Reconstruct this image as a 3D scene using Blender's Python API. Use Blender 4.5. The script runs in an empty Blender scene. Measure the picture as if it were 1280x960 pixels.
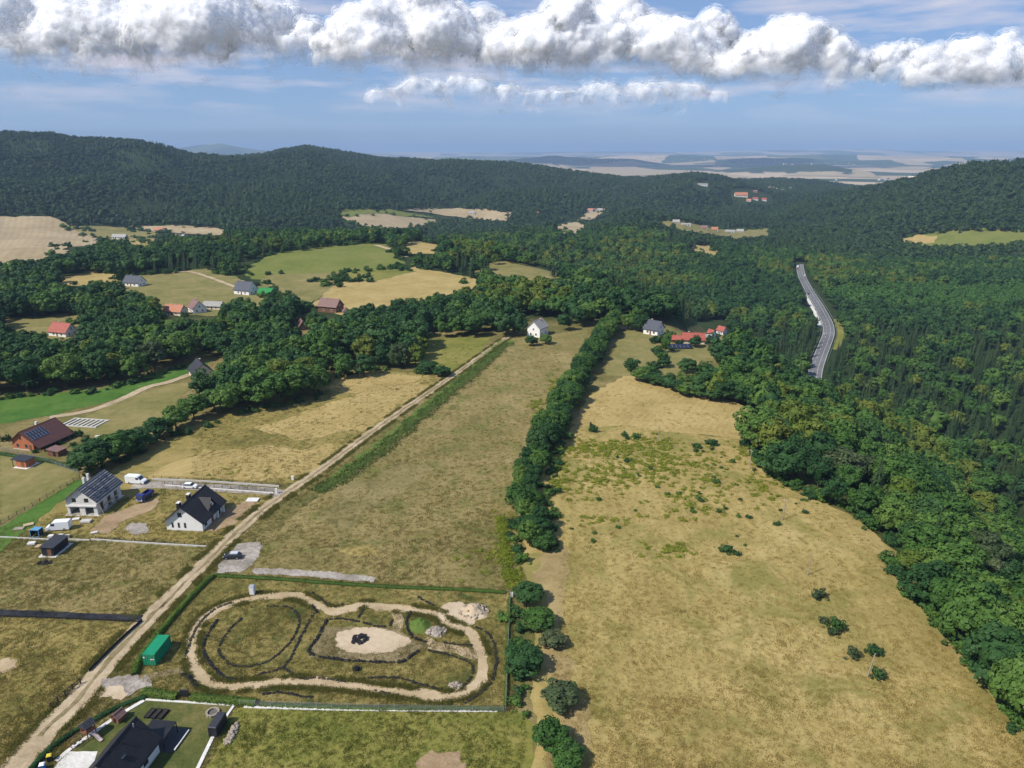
import bpy, bmesh, math, random
import numpy as np
from mathutils import Vector, Matrix
from mathutils.geometry import delaunay_2d_cdt

# ------------------------------------------------------------------ camera, sky, sun, exposure
random.seed(7)
RNG = np.random.default_rng(11)
SC = bpy.context.scene
COL = SC.collection
FPX = 897.0                    # focal length in pixels of a 1280 x 960 picture
PITCH = math.radians(18.0)
CAMZ = 95.0                    # drone height above the plateau
cam_data = bpy.data.cameras.new('camera')
cam_data.sensor_width = 36.0
cam_data.lens = FPX / 1280.0 * 36.0
cam_data.clip_start = 1.0
cam_data.clip_end = 120000.0
cam = bpy.data.objects.new('camera', cam_data)
cam.location = (0, 0, CAMZ)
cam.rotation_euler = (math.radians(90) - PITCH, 0, 0)
COL.objects.link(cam)
SC.camera = cam

SUN_EL = math.radians(47.0)
SUN_AZ = math.radians(31.0)     # shadows fall to +x, turned this much towards +y
sun_from = Vector((-math.cos(SUN_EL) * math.cos(SUN_AZ), -math.cos(SUN_EL) * math.sin(SUN_AZ), math.sin(SUN_EL)))
sl = bpy.data.lights.new('sun', 'SUN')
sl.energy = 4.7
sl.angle = math.radians(0.5)
sl.color = (1.0, 0.94, 0.84)
sun = bpy.data.objects.new('sun', sl)
sun.rotation_euler = sun_from.to_track_quat('Z', 'Y').to_euler()
sun.location = (0, 0, 3000)
COL.objects.link(sun)

world = bpy.data.worlds.new('World')
SC.world = world
world.use_nodes = True
wn = world.node_tree.nodes
wl = world.node_tree.links
wn.clear()
w_out = wn.new('ShaderNodeOutputWorld')
w_bg = wn.new('ShaderNodeBackground')
w_bg.inputs['Strength'].default_value = 0.082
w_sky = wn.new('ShaderNodeTexSky')
w_sky.sky_type = 'NISHITA'
w_sky.sun_disc = False
w_sky.sun_elevation = SUN_EL
w_sky.sun_rotation = math.atan2(sun_from.x, sun_from.y)
w_sky.altitude = 400
w_sky.air_density = 1.0
w_sky.dust_density = 0.3
w_sky.ozone_density = 3.0
# thin far cloud veils: horizontal noise in the direction, only low over the horizon
w_tc = wn.new('ShaderNodeTexCoord')
w_sep = wn.new('ShaderNodeSeparateXYZ')
wl.new(w_tc.outputs['Generated'], w_sep.inputs[0])
w_map = wn.new('ShaderNodeMapping')
w_map.inputs['Scale'].default_value = (6.0, 6.0, 42.0)
wl.new(w_tc.outputs['Generated'], w_map.inputs[0])
w_n = wn.new('ShaderNodeTexNoise')
w_n.inputs['Scale'].default_value = 1.0
w_n.inputs['Detail'].default_value = 7
w_n.inputs['Roughness'].default_value = 0.55
wl.new(w_map.outputs[0], w_n.inputs['Vector'])
w_r = wn.new('ShaderNodeValToRGB')
w_r.color_ramp.elements[0].position = 0.45
w_r.color_ramp.elements[0].color = (0, 0, 0, 1)
w_r.color_ramp.elements[1].position = 0.68
w_r.color_ramp.elements[1].color = (1, 1, 1, 1)
wl.new(w_n.outputs[0], w_r.inputs[0])
w_e = wn.new('ShaderNodeValToRGB')       # by elevation (z of the direction)
for e in list(w_e.color_ramp.elements)[1:]:
    w_e.color_ramp.elements.remove(e)
w_e.color_ramp.elements[0].position = 0.0
w_e.color_ramp.elements[0].color = (0, 0, 0, 1)
for p, c in ((0.03, 0.06), (0.055, 0.6), (0.08, 1.0), (0.14, 1.0), (0.19, 0.4), (0.30, 0.2), (1.0, 0.15)):
    el = w_e.color_ramp.elements.new(p)
    el.color = (c, c, c, 1)
wl.new(w_sep.outputs['Z'], w_e.inputs[0])
w_m = wn.new('ShaderNodeMath')
w_m.operation = 'MULTIPLY'
wl.new(w_r.outputs[0], w_m.inputs[0])
wl.new(w_e.outputs[0], w_m.inputs[1])
w_tint = wn.new('ShaderNodeMix')
w_tint.data_type = 'RGBA'
w_tint.blend_type = 'MULTIPLY'
w_tint.inputs['Factor'].default_value = 1.0
w_tint.inputs[7].default_value = (0.74, 0.90, 1.20, 1)
wl.new(w_sky.outputs[0], w_tint.inputs[6])
w_mix = wn.new('ShaderNodeMix')
w_mix.data_type = 'RGBA'
w_mix.inputs[7].default_value = (7.4, 7.2, 8.1, 1)
wl.new(w_m.outputs[0], w_mix.inputs['Factor'])
w_even = wn.new('ShaderNodeMix')       # summer haze evens the blue out between zenith and horizon
w_even.data_type = 'RGBA'
w_even.inputs['Factor'].default_value = 0.60
w_even.inputs[7].default_value = (2.75, 4.2, 6.8, 1)
wl.new(w_tint.outputs[2], w_even.inputs[6])
wl.new(w_even.outputs[2], w_mix.inputs[6])
wl.new(w_mix.outputs[2], w_bg.inputs['Color'])
wl.new(w_bg.outputs[0], w_out.inputs['Surface'])

SC.view_settings.view_transform = 'Standard'
SC.view_settings.look = 'None'
SC.view_settings.gamma = 1.0
SC.view_settings.use_curve_mapping = False
SC.view_settings.exposure = 0.28
SC.render.engine = 'CYCLES'
SC.cycles.use_denoising = True
try:
    SC.cycles.denoiser = 'OPENIMAGEDENOISE'
    SC.cycles.denoising_input_passes = 'RGB_ALBEDO_NORMAL'
except Exception:
    pass
SC.cycles.max_bounces = 6
SC.cycles.diffuse_bounces = 3
SC.cycles.glossy_bounces = 2
SC.cycles.transmission_bounces = 4
SC.cycles.transparent_max_bounces = 64
SC.cycles.volume_bounces = 0
SC.cycles.use_adaptive_sampling = True
SC.cycles.adaptive_threshold = 0.01

# ------------------------------------------------------------------ noise and terrain height
def _hash(ix, iy, s):
    h = (ix * 374761393 + iy * 668265263 + s * 974634777).astype(np.uint32)
    h ^= h >> np.uint32(13)
    h *= np.uint32(1274126177)
    h ^= h >> np.uint32(16)
    return h * (1.0 / 4294967295.0)

def vnoise(x, y, s=0):
    x, y = np.broadcast_arrays(np.atleast_1d(np.asarray(x, float)), np.atleast_1d(np.asarray(y, float)))
    ix = np.floor(x); iy = np.floor(y)
    fx = x - ix; fy = y - iy
    ix = ix.astype(np.int64); iy = iy.astype(np.int64)
    fx = fx * fx * fx * (fx * (fx * 6 - 15) + 10); fy = fy * fy * fy * (fy * (fy * 6 - 15) + 10)
    a = _hash(ix, iy, s); b = _hash(ix + 1, iy, s); c = _hash(ix, iy + 1, s); d = _hash(ix + 1, iy + 1, s)
    return (a + (b - a) * fx) * (1 - fy) + (c + (d - c) * fx) * fy

def fbm(x, y, s=0, o=4):
    t = 0.0; a = 0.5; n = 0.0
    for k in range(o):
        t = t + a * vnoise(x * 2 ** k + 13.7 * k, y * 2 ** k - 7.1 * k, s + k); n += a; a *= 0.5
    return t / n * 2 - 1

def sst(a, b, x):
    t = np.clip((x - a) / (b - a), 0, 1)
    return t * t * (3 - 2 * t)

def seg_dist(x, y, poly, closed=True):
    d = np.full(np.shape(x), 1e18)
    n = len(poly)
    for i in range(n if closed else n - 1):
        ax, ay = poly[i][:2]; bx, by = poly[(i + 1) % n][:2]
        dx, dy = bx - ax, by - ay
        t = np.clip(((x - ax) * dx + (y - ay) * dy) / (dx * dx + dy * dy + 1e-12), 0, 1)
        d = np.minimum(d, (x - ax - t * dx) ** 2 + (y - ay - t * dy) ** 2)
    return np.sqrt(d)

def in_poly(x, y, poly):
    x = np.asarray(x, float); y = np.asarray(y, float)
    r = np.zeros(x.shape, bool)
    n = len(poly)
    for i in range(n):
        ax, ay = poly[i][:2]; bx, by = poly[(i + 1) % n][:2]
        if ay == by:
            continue
        c = ((ay > y) != (by > y)) & (x < (bx - ax) * (y - ay) / (by - ay) + ax)
        r ^= c
    return r

PLATEAU = [(96, -900), (96, 250), (92, 300), (125, 370), (122, 430), (66, 530), (0, 650), (-110, 800), (-300, 830), (-520, 740), (-1000, 660), (-1000, -900)]
ROAD_W = [(180, 408), (200, 452), (218, 493), (238, 533), (255, 566), (273, 602), (288, 640), (301, 682), (315, 730), (330, 785), (345, 836), (362, 892), (388, 968), (400, 1000)]

def crest(table):
    xs = np.array([t[0] for t in table], float); ys = np.array([t[1] for t in table], float)
    return (np.arctan((xs - 640) / (FPX / math.cos(PITCH) * 1.0)), np.tan(np.arctan((480 - ys) / FPX) - PITCH))

RIDGES = [  # (distance, front width, back width, tree allowance, crest outline)
    (2500, 1250, 1600, 11, crest([(-700, 150), (-300, 160), (0, 168), (70, 169), (100, 174), (170, 176), (200, 180), (240, 191), (300, 196), (350, 202), (450, 224), (550, 250), (640, 270)])),
    (3200, 1500, 1800, 11, crest([(150, 230), (220, 210), (280, 196), (330, 192), (350, 187), (385, 182), (420, 187), (470, 196), (540, 199), (600, 202), (650, 207), (700, 215), (800, 228), (900, 250)])),
    (2700, 950, 900, 11, crest([(360, 250), (430, 222), (500, 205), (560, 200), (640, 203), (700, 210), (740, 216), (780, 222), (830, 219), (870, 214), (900, 219), (940, 229), (980, 243), (1030, 262)])),
    (1500, 380, 300, 9, crest([(720, 300), (740, 288), (770, 271), (800, 264), (850, 266), (885, 275), (920, 285), (980, 297)])),
    (1950, 750, 1200, 10, crest([(900, 275), (950, 264), (1000, 252), (1050, 240), (1090, 231), (1130, 222), (1170, 210), (1210, 202), (1250, 199), (1290, 198), (1400, 195), (1700, 185)])),
    (3300, 900, 900, 10, crest([(820, 240), (880, 228), (930, 222), (980, 222), (1030, 224), (1070, 229), (1120, 238), (1200, 250)])),
    (11000, 900, 1500, 0, crest([(590, 207), (640, 199), (690, 194), (740, 198), (790, 198), (840, 206), (900, 212)])),
    (8200, 650, 900, 0, crest([(880, 214), (930, 210), (980, 204), (1030, 204), (1080, 211), (1110, 216)])),
    (13500, 900, 1500, 0, crest([(840, 204), (900, 199), (960, 196), (1010, 197), (1060, 200), (1120, 198), (1200, 196), (1300, 199)])),
    (16000, 1000, 1500, 0, crest([(500, 197), (580, 195), (660, 196), (760, 195), (850, 193), (900, 195), (980, 193.5), (1060, 192.5), (1120, 194), (1300, 195)])),
    (1950, 480, 700, 10, crest([(-300, 205), (-100, 212), (40, 222), (120, 214), (180, 210), (240, 222), (300, 236), (350, 252), (420, 268)])),
    (2250, 520, 700, 10, crest([(220, 240), (290, 226), (350, 216), (420, 211), (480, 222), (540, 236), (600, 250), (660, 262)])),
    (2150, 420, 600, 10, crest([(560, 252), (620, 240), (690, 234), (760, 240), (820, 248), (880, 256)])),
    (21000, 4000, 4000, 0, crest([(150, 196), (200, 189), (240, 183), (275, 179), (300, 184), (330, 188), (380, 193), (450, 196)])),
    (30000, 5000, 5000, 0, crest([(-200, 193), (300, 192), (520, 190), (620, 191), (760, 189), (850, 190), (960, 188), (1040, 187), (1090, 187), (1150, 189), (1300, 189), (1600, 190)])),
]

def Hraw(x, y):
    x = np.atleast_1d(np.asarray(x, float)); y = np.atleast_1d(np.asarray(y, float))
    r = np.hypot(x, y)
    az = np.arctan2(x, y)
    ins = in_poly(x, y, PLATEAU)
    sd = seg_dist(x, y, PLATEAU)
    sd = np.where(ins, sd, -sd)
    rd = seg_dist(x, y, ROAD_W, False)
    M = sst(-120, 12, sd) * sst(18, 95, rd)
    valley = -55 + 20 * sst(0, -600, x) + 28 * sst(420, 1000, x) - 22 * sst(1100, 1800, y) * sst(-500, 0, x)
    hum = 24 * np.exp(-(((x - 150) / 170) ** 2 + ((y - 1150) / 260) ** 2)) + 16 * np.exp(-(((x + 60) / 160) ** 2 + ((y - 1000) / 120) ** 2))
    valley = valley + hum + 9 * fbm(x / 170, y / 170, 3) * sst(300, 700, r)
    valley = valley + (-55 - valley) * (1 - sst(14, 90, rd))
    valley = valley + (-112 - valley) * sst(2800, 4600, r)
    plat = 0.5 * fbm(x / 130, y / 130, 5, 2) + 5 * np.exp(-(((x + 160) / 140) ** 2 + ((y - 700) / 120) ** 2))
    z = valley + (plat - valley) * M
    z = z + 14 * fbm(x / 2600, y / 2600, 8) * sst(5000, 9000, r)
    rough = fbm(x / 330, y / 330, 20, 4) + 0.8 * fbm(x / 800, y / 800, 24, 2)
    for k, (r0, wf, wb, tr, (ca, ct)) in enumerate(RIDGES):
        rr = r0 * (1 + 0.05 * np.sin(az * 9 + k) + (0.04 * fbm(az * 14 + k, az * 0 + k, 30 + k, 2)))
        t = np.interp(az, ca, ct)
        cz = CAMZ + rr * t - tr
        off = sst(ca[0] - 0.12, ca[0], az) * sst(ca[-1] + 0.12, ca[-1], az)
        s = (r - rr)
        pr = np.where(s < 0, np.clip(1 + s / wf, 0, 1), np.clip(1 - s / wb, 0, 1))
        pr = pr ** 1.15
        pr = pr * pr * (3 - 2 * pr) * 0.55 + pr * 0.45
        gul = 1 + (0.30 * rough + 0.24 * fbm(az * 26 + k * 3, r / 900, 50 + k, 3)) * np.clip((1 - pr) * 4 * pr, 0, 1) * (1 if r0 < 5000 else 0.3)
        hz = z + np.maximum(cz - z, 0) * pr * gul * off
        z = np.maximum(z, hz)
    return z

# the height map is sampled once on the rings and spokes of the ground mesh; everything is laid on that
G_R = np.geomspace(18, 46000, 440)
G_A = np.radians(np.concatenate([np.arange(-180, -52, 4.0), np.arange(-52, 52.01, 0.25), np.arange(56, 181, 4.0)]))
_R, _A = np.meshgrid(G_R, G_A, indexing='ij')
G_Z = Hraw((_R * np.sin(_A)).ravel(), (_R * np.cos(_A)).ravel()).reshape(_R.shape)
G_Z[:, -1] = G_Z[:, 0]
_LR0, _LRS = math.log(18), (math.log(46000) - math.log(18)) / 439

def Hf(x, y):
    x = np.atleast_1d(np.asarray(x, float)); y = np.atleast_1d(np.asarray(y, float))
    r = np.maximum(np.hypot(x, y), 18.0)
    a = np.arctan2(x, y)
    i = np.clip(((np.log(r) - _LR0) / _LRS).astype(int), 0, 438)
    fr = np.clip((r - G_R[i]) / (G_R[i + 1] - G_R[i]), 0, 1)
    j = np.clip(np.searchsorted(G_A, a) - 1, 0, len(G_A) - 2)
    fa = np.clip((a - G_A[j]) / (G_A[j + 1] - G_A[j]), 0, 1)
    return (G_Z[i, j] * (1 - fa) + G_Z[i, j + 1] * fa) * (1 - fr) + (G_Z[i + 1, j] * (1 - fa) + G_Z[i + 1, j + 1] * fa) * fr

CP, SP = math.cos(PITCH), math.sin(PITCH)

def at(px, py):
    """points of the terrain seen at these picture positions (used while laying out the map)"""
    px = np.atleast_1d(np.asarray(px, float)); py = np.atleast_1d(np.asarray(py, float))
    u = (px - 640) / FPX; v = (py - 480) / FPX
    dx, dy, dz = u, CP - v * SP, -SP - v * CP
    n = len(px)
    lo = np.zeros(n); hi = np.full(n, 60000.0); live = np.ones(n, bool)
    t = np.full(n, 60.0)
    for _ in range(330):                       # march all rays together
        k = np.nonzero(live)[0]
        if not len(k):
            break
        g = CAMZ + dz[k] * t[k] - Hf(dx[k] * t[k], dy[k] * t[k])
        hit = g < 0
        hi[k[hit]] = t[k[hit]]
        live[k[hit]] = False
        go = k[~hit]
        lo[go] = t[go]
        t[go] = t[go] * 1.012 + np.clip(g[~hit], 0, 400) * 0.35
        live[go[t[go] > 58000]] = False
    for _ in range(20):
        m = 0.5 * (lo + hi)
        b = CAMZ + dz * m < Hf(dx * m, dy * m)
        hi = np.where(b, m, hi); lo = np.where(b, lo, m)
    return np.column_stack([dx * hi, dy * hi, CAMZ + dz * hi])

def at1(px, py):
    return at([px], [py])[0]

def project(x, y, z):
    dep = y * CP - (z - CAMZ) * SP
    dep = np.where(dep < 1, 1, dep)
    vv = (-(z - CAMZ) * CP - y * SP) / dep
    return 640 + FPX * x / dep, 480 + FPX * vv, dep

# ------------------------------------------------------------------ materials
MATS = {}
def nodes_of(m):
    m.use_nodes = True
    nt = m.node_tree
    nt.nodes.clear()
    out = nt.nodes.new('ShaderNodeOutputMaterial')
    bs = nt.nodes.new('ShaderNodeBsdfPrincipled')
    nt.links.new(bs.outputs[0], out.inputs[0])
    return nt, bs, out

def c4(c):
    return (c[0], c[1], c[2], 1.0)

def add_noise(nt, scale, detail=4, rough=0.55, vec=None, dist=0.0):
    n = nt.nodes.new('ShaderNodeTexNoise')
    n.inputs['Scale'].default_value = scale
    n.inputs['Detail'].default_value = detail
    n.inputs['Roughness'].default_value = rough
    n.inputs['Distortion'].default_value = dist
    if vec is not None:
        nt.links.new(vec, n.inputs['Vector'])
    return n

def ramp(nt, fac, stops):
    r = nt.nodes.new('ShaderNodeValToRGB')
    els = r.color_ramp.elements
    els[0].position, els[0].color = stops[0][0], c4(stops[0][1])
    els[1].position, els[1].color = stops[-1][0], c4(stops[-1][1])
    for p, c in stops[1:-1]:
        e = els.new(p); e.color = c4(c)
    nt.links.new(fac, r.inputs[0])
    return r

def mixc(nt, fac, a, b, mode='MIX'):
    m = nt.nodes.new('ShaderNodeMix')
    m.data_type = 'RGBA'
    m.blend_type = mode
    for s, val in ((m.inputs['Factor'], fac), (m.inputs[6], a), (m.inputs[7], b)):
        if isinstance(val, (int, float)):
            s.default_value = val
        elif isinstance(val, tuple):
            s.default_value = c4(val)
        else:
            nt.links.new(val, s)
    return m.outputs[2]

def plain(name, col, rough=0.75, var=0.18, scale=1.2, bump=0.0, bscale=8.0, metal=0.0, spec=0.3):
    if name in MATS:
        return MATS[name]
    m = bpy.data.materials.new(name)
    nt, bs, out = nodes_of(m)
    tc = nt.nodes.new('ShaderNodeTexCoord')
    n = add_noise(nt, scale, 5, 0.65, tc.outputs['Object'])
    d = tuple(x * (1 - var) for x in col); l = tuple(min(1, x * (1 + var)) for x in col)
    r = ramp(nt, n.outputs[0], [(0.3, d), (0.7, l)])
    nt.links.new(r.outputs[0], bs.inputs['Base Color'])
    bs.inputs['Roughness'].default_value = rough
    bs.inputs['Metallic'].default_value = metal
    bs.inputs['Specular IOR Level'].default_value = spec
    if bump:
        nb = add_noise(nt, bscale, 3, 0.6, tc.outputs['Object'])
        b = nt.nodes.new('ShaderNodeBump')
        b.inputs['Strength'].default_value = 0.6
        b.inputs['Distance'].default_value = bump
        nt.links.new(nb.outputs[0], b.inputs['Height'])
        nt.links.new(b.outputs[0], bs.inputs['Normal'])
    MATS[name] = m
    return m

def field(name, c_dark, c_mid, c_light, big=0.03, mid=0.22, fine=2.2, accent=None, acc_amt=0.62, stripes=None, bump=0.12):
    """ground cover: three scales of mottling, an accent patch colour, optional mowing / plough lines"""
    if name in MATS:
        return MATS[name]
    m = bpy.data.materials.new(name)
    nt, bs, out = nodes_of(m)
    tc = nt.nodes.new('ShaderNodeTexCoord')
    P = tc.outputs['Object']
    n1 = add_noise(nt, big, 5, 0.6, P, 0.4)
    n2 = add_noise(nt, mid, 6, 0.68, P, 0.3)
    n3 = add_noise(nt, fine, 4, 0.7, P)
    a1 = nt.nodes.new('ShaderNodeMath'); a1.operation = 'MULTIPLY_ADD'
    a1.inputs[1].default_value = 0.9
    nt.links.new(n1.outputs[0], a1.inputs[0]); 
    a2 = nt.nodes.new('ShaderNodeMath'); a2.operation = 'MULTIPLY_ADD'
    a2.inputs[1].default_value = 0.75; a2.inputs[2].default_value = -0.62
    nt.links.new(n2.outputs[0], a2.inputs[0])
    nt.links.new(a2.outputs[0], a1.inputs[2])
    a3 = nt.nodes.new('ShaderNodeMath'); a3.operation = 'MULTIPLY_ADD'
    a3.inputs[1].default_value = 0.62
    nt.links.new(n3.outputs[0], a3.inputs[0])
    nt.links.new(a1.outputs[0], a3.inputs[2])
    r = ramp(nt, a3.outputs[0], [(0.28, c_dark), (0.5, c_mid), (0.72, c_light)])
    colr = r.outputs[0]
    if stripes:
        ang, wid, amt = stripes
        mp = nt.nodes.new('ShaderNodeMapping')
        mp.inputs['Rotation'].default_value = (0, 0, ang)
        nt.links.new(P, mp.inputs[0])
        w = nt.nodes.new('ShaderNodeTexWave')
        w.inputs['Scale'].default_value = 0.314 / wid
        w.inputs['Distortion'].default_value = 2.2
        w.inputs['Detail'].default_value = 3
        w.inputs['Detail Scale'].default_value = 0.6
        nt.links.new(mp.outputs[0], w.inputs[0])
        sr = ramp(nt, w.outputs[0], [(0.1, (1 - amt,) * 3), (0.9, (1 + amt * 0.6,) * 3)])
        colr = mixc(nt, 1.0, colr, sr.outputs[0], 'MULTIPLY')
    if accent:
        n4 = add_noise(nt, mid * 0.55, 6, 0.72, P, 0.6)
        ar = ramp(nt, n4.outputs[0], [(acc_amt - 0.06, (0, 0, 0)), (acc_amt + 0.07, (1, 1, 1))])
        colr = mixc(nt, ar.outputs[0], colr, accent)
    nt.links.new(colr, bs.inputs['Base Color'])
    bs.inputs['Roughness'].default_value = 0.95
    bs.inputs['Specular IOR Level'].default_value = 0.1
    if bump:
        b = nt.nodes.new('ShaderNodeBump')
        b.inputs['Strength'].default_value = 0.9
        b.inputs['Distance'].default_value = bump
        nt.links.new(a3.outputs[0], b.inputs['Height'])
        nt.links.new(b.outputs[0], bs.inputs['Normal'])
    MATS[name] = m
    return m

def leafy(name, c_dark, c_mid, c_light, trans=0.25, tint_noise=0.35):
    """foliage: hue differs from plant to plant and a little inside each plant; some light comes through"""
    if name in MATS:
        return MATS[name]
    m = bpy.data.materials.new(name)
    nt, bs, out = nodes_of(m)
    oi = nt.nodes.new('ShaderNodeObjectInfo')
    r = ramp(nt, oi.outputs['Random'], [(0.0, c_dark), (0.55, c_mid), (1.0, c_light)])
    tc = nt.nodes.new('ShaderNodeTexCoord')
    n = add_noise(nt, tint_noise, 3, 0.6, tc.outputs['Object'])
    r2 = ramp(nt, n.outputs[0], [(0.3, (0.72, 0.76, 0.72)), (0.7, (1.25, 1.2, 1.1))])
    col = mixc(nt, 1.0, r.outputs[0], r2.outputs[0], 'MULTIPLY')
    nt.links.new(col, bs.inputs['Base Color'])
    bs.inputs['Roughness'].default_value = 0.62
    bs.inputs['Specular IOR Level'].default_value = 0.18
    tr = nt.nodes.new('ShaderNodeBsdfTranslucent')
    nt.links.new(col, tr.inputs['Color'])
    mx = nt.nodes.new('ShaderNodeMixShader')
    mx.inputs[0].default_value = trans
    nt.links.new(bs.outputs[0], mx.inputs[1])
    nt.links.new(tr.outputs[0], mx.inputs[2])
    nt.links.new(mx.outputs[0], out.inputs[0])
    MATS[name] = m
    return m

# ------------------------------------------------------------------ mesh and object helpers
class MB:
    def __init__(self):
        self.v = []; self.f = []
    def add(self, vs, fs):
        b = len(self.v)
        self.v.extend(tuple(map(float, p)) for p in vs)
        self.f.extend(tuple(b + i for i in f) for f in fs)
        return self
    def box(self, x0, x1, y0, y1, z0, z1, rz=0.0, c=None):
        vs = [(x, y, z) for z in (z0, z1) for x, y in ((x0, y0), (x1, y0), (x1, y1), (x0, y1))]
        if rz:
            cx, cy = c if c else ((x0 + x1) / 2, (y0 + y1) / 2)
            co, si = math.cos(rz), math.sin(rz)
            vs = [(cx + (x - cx) * co - (y - cy) * si, cy + (x - cx) * si + (y - cy) * co, z) for x, y, z in vs]
        return self.add(vs, [(3, 2, 1, 0), (4, 5, 6, 7), (0, 1, 5, 4), (1, 2, 6, 5), (2, 3, 7, 6), (3, 0, 4, 7)])
    def extrude_x(self, prof, x0, x1):
        """profile of (y, z) points extruded along x"""
        n = len(prof)
        vs = [(x0, p[0], p[1]) for p in prof] + [(x1, p[0], p[1]) for p in prof]
        fs = [tuple(range(n - 1, -1, -1)), tuple(range(n, 2 * n))]
        fs += [(i, (i + 1) % n, n + (i + 1) % n, n + i) for i in range(n)]
        return self.add(vs, fs)
    def extrude_y(self, prof, y0, y1):
        n = len(prof)
        vs = [(p[0], y0, p[1]) for p in prof] + [(p[0], y1, p[1]) for p in prof]
        fs = [tuple(range(n)), tuple(range(2 * n - 1, n - 1, -1))]
        fs += [(i, n + i, n + (i + 1) % n, (i + 1) % n) for i in range(n)]
        return self.add(vs, fs)
    def tube(self, p0, p1, r0, r1=None, n=8):
        r1 = r0 if r1 is None else r1
        a = Vector(p0); b = Vector(p1); d = (b - a).normalized()
        s = d.orthogonal().normalized(); t = d.cross(s)
        vs = []
        for c, r in ((a, r0), (b, r1)):
            for i in range(n):
                q = c + s * (r * math.cos(2 * math.pi * i / n)) + t * (r * math.sin(2 * math.pi * i / n))
                vs.append(tuple(q))
        fs = [tuple(range(n - 1, -1, -1)), tuple(range(n, 2 * n))] + [(i, (i + 1) % n, n + (i + 1) % n, n + i) for i in range(n)]
        return self.add(vs, fs)
    def mesh(self, name, m, smooth=False):
        me = bpy.data.meshes.new(name)
        me.from_pydata(self.v, [], self.f)
        me.update()
        if m is not None:
            me.materials.append(m)
        if smooth:
            me.polygons.foreach_set('use_smooth', [True] * len(me.polygons))
        return me
    def build(self, name, m, parent=None, loc=(0, 0, 0), rz=0.0, smooth=False):
        return link(name, self.mesh(name, m, smooth), parent, loc, rz)

def link(name, me, parent=None, loc=(0, 0, 0), rz=0.0):
    o = bpy.data.objects.new(name, me)
    o.location = loc
    o.rotation_euler = (0, 0, rz)
    if parent is not None:
        o.parent = parent
    COL.objects.link(o)
    return o

def np_mesh(name, verts, faces, m=None, smooth=False):
    """faces: (n, k) index array"""
    me = bpy.data.meshes.new(name)
    verts = np.asarray(verts, np.float32); faces = np.asarray(faces, np.int32)
    me.vertices.add(len(verts)); me.vertices.foreach_set('co', verts.ravel())
    k = faces.shape[1]
    me.loops.add(faces.size); me.loops.foreach_set('vertex_index', faces.ravel())
    me.polygons.add(len(faces))
    me.polygons.foreach_set('loop_start', np.arange(0, faces.size, k, dtype=np.int32))
    me.polygons.foreach_set('loop_total', np.full(len(faces), k, np.int32))
    if smooth:
        me.polygons.foreach_set('use_smooth', np.ones(len(faces), bool))
    me.update(calc_edges=True)
    if m is not None:
        me.materials.append(m)
    return me

def tag(o, label=None, cat=None, group=None, kind=None):
    if label: o['label'] = label
    if cat: o['category'] = cat
    if group: o['group'] = group
    if kind: o['kind'] = kind
    return o

def thing(name, label, cat, loc=(0, 0, 0), rz=0.0, group=None):
    o = bpy.data.objects.new(name, None)
    o.empty_display_size = 0.5
    o.location = loc
    o.rotation_euler = (0, 0, rz)
    COL.objects.link(o)
    return tag(o, label, cat, group)

def smooth_line(pts, step=1.0, closed=False):
    """Catmull-Rom through 2-D points, resampled evenly"""
    P = [np.array(p[:2], float) for p in pts]
    n = len(P)
    out = []
    for i in range(n if closed else n - 1):
        if closed:
            a, b, c, d = P[(i - 1) % n], P[i], P[(i + 1) % n], P[(i + 2) % n]
        else:
            a, b, c, d = P[max(i - 1, 0)], P[i], P[i + 1], P[min(i + 2, n - 1)]
        for t in np.linspace(0, 1, 14, endpoint=False):
            out.append(0.5 * (2 * b + (c - a) * t + (2 * a - 5 * b + 4 * c - d) * t * t + (3 * b - a - 3 * c + d) * t ** 3))
    out.append(P[0] if closed else P[-1])
    out = np.array(out)
    s = np.concatenate([[0], np.cumsum(np.hypot(*np.diff(out, axis=0).T))])
    m = max(int(round(s[-1] / step)), 2)
    q = np.linspace(0, s[-1], m + 1)
    return np.stack([np.interp(q, s, out[:, 0]), np.interp(q, s, out[:, 1])], 1)

def px_line(pts, step=1.0, closed=False):
    w = at([p[0] for p in pts], [p[1] for p in pts])
    return smooth_line(w[:, :2], step, closed)

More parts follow.
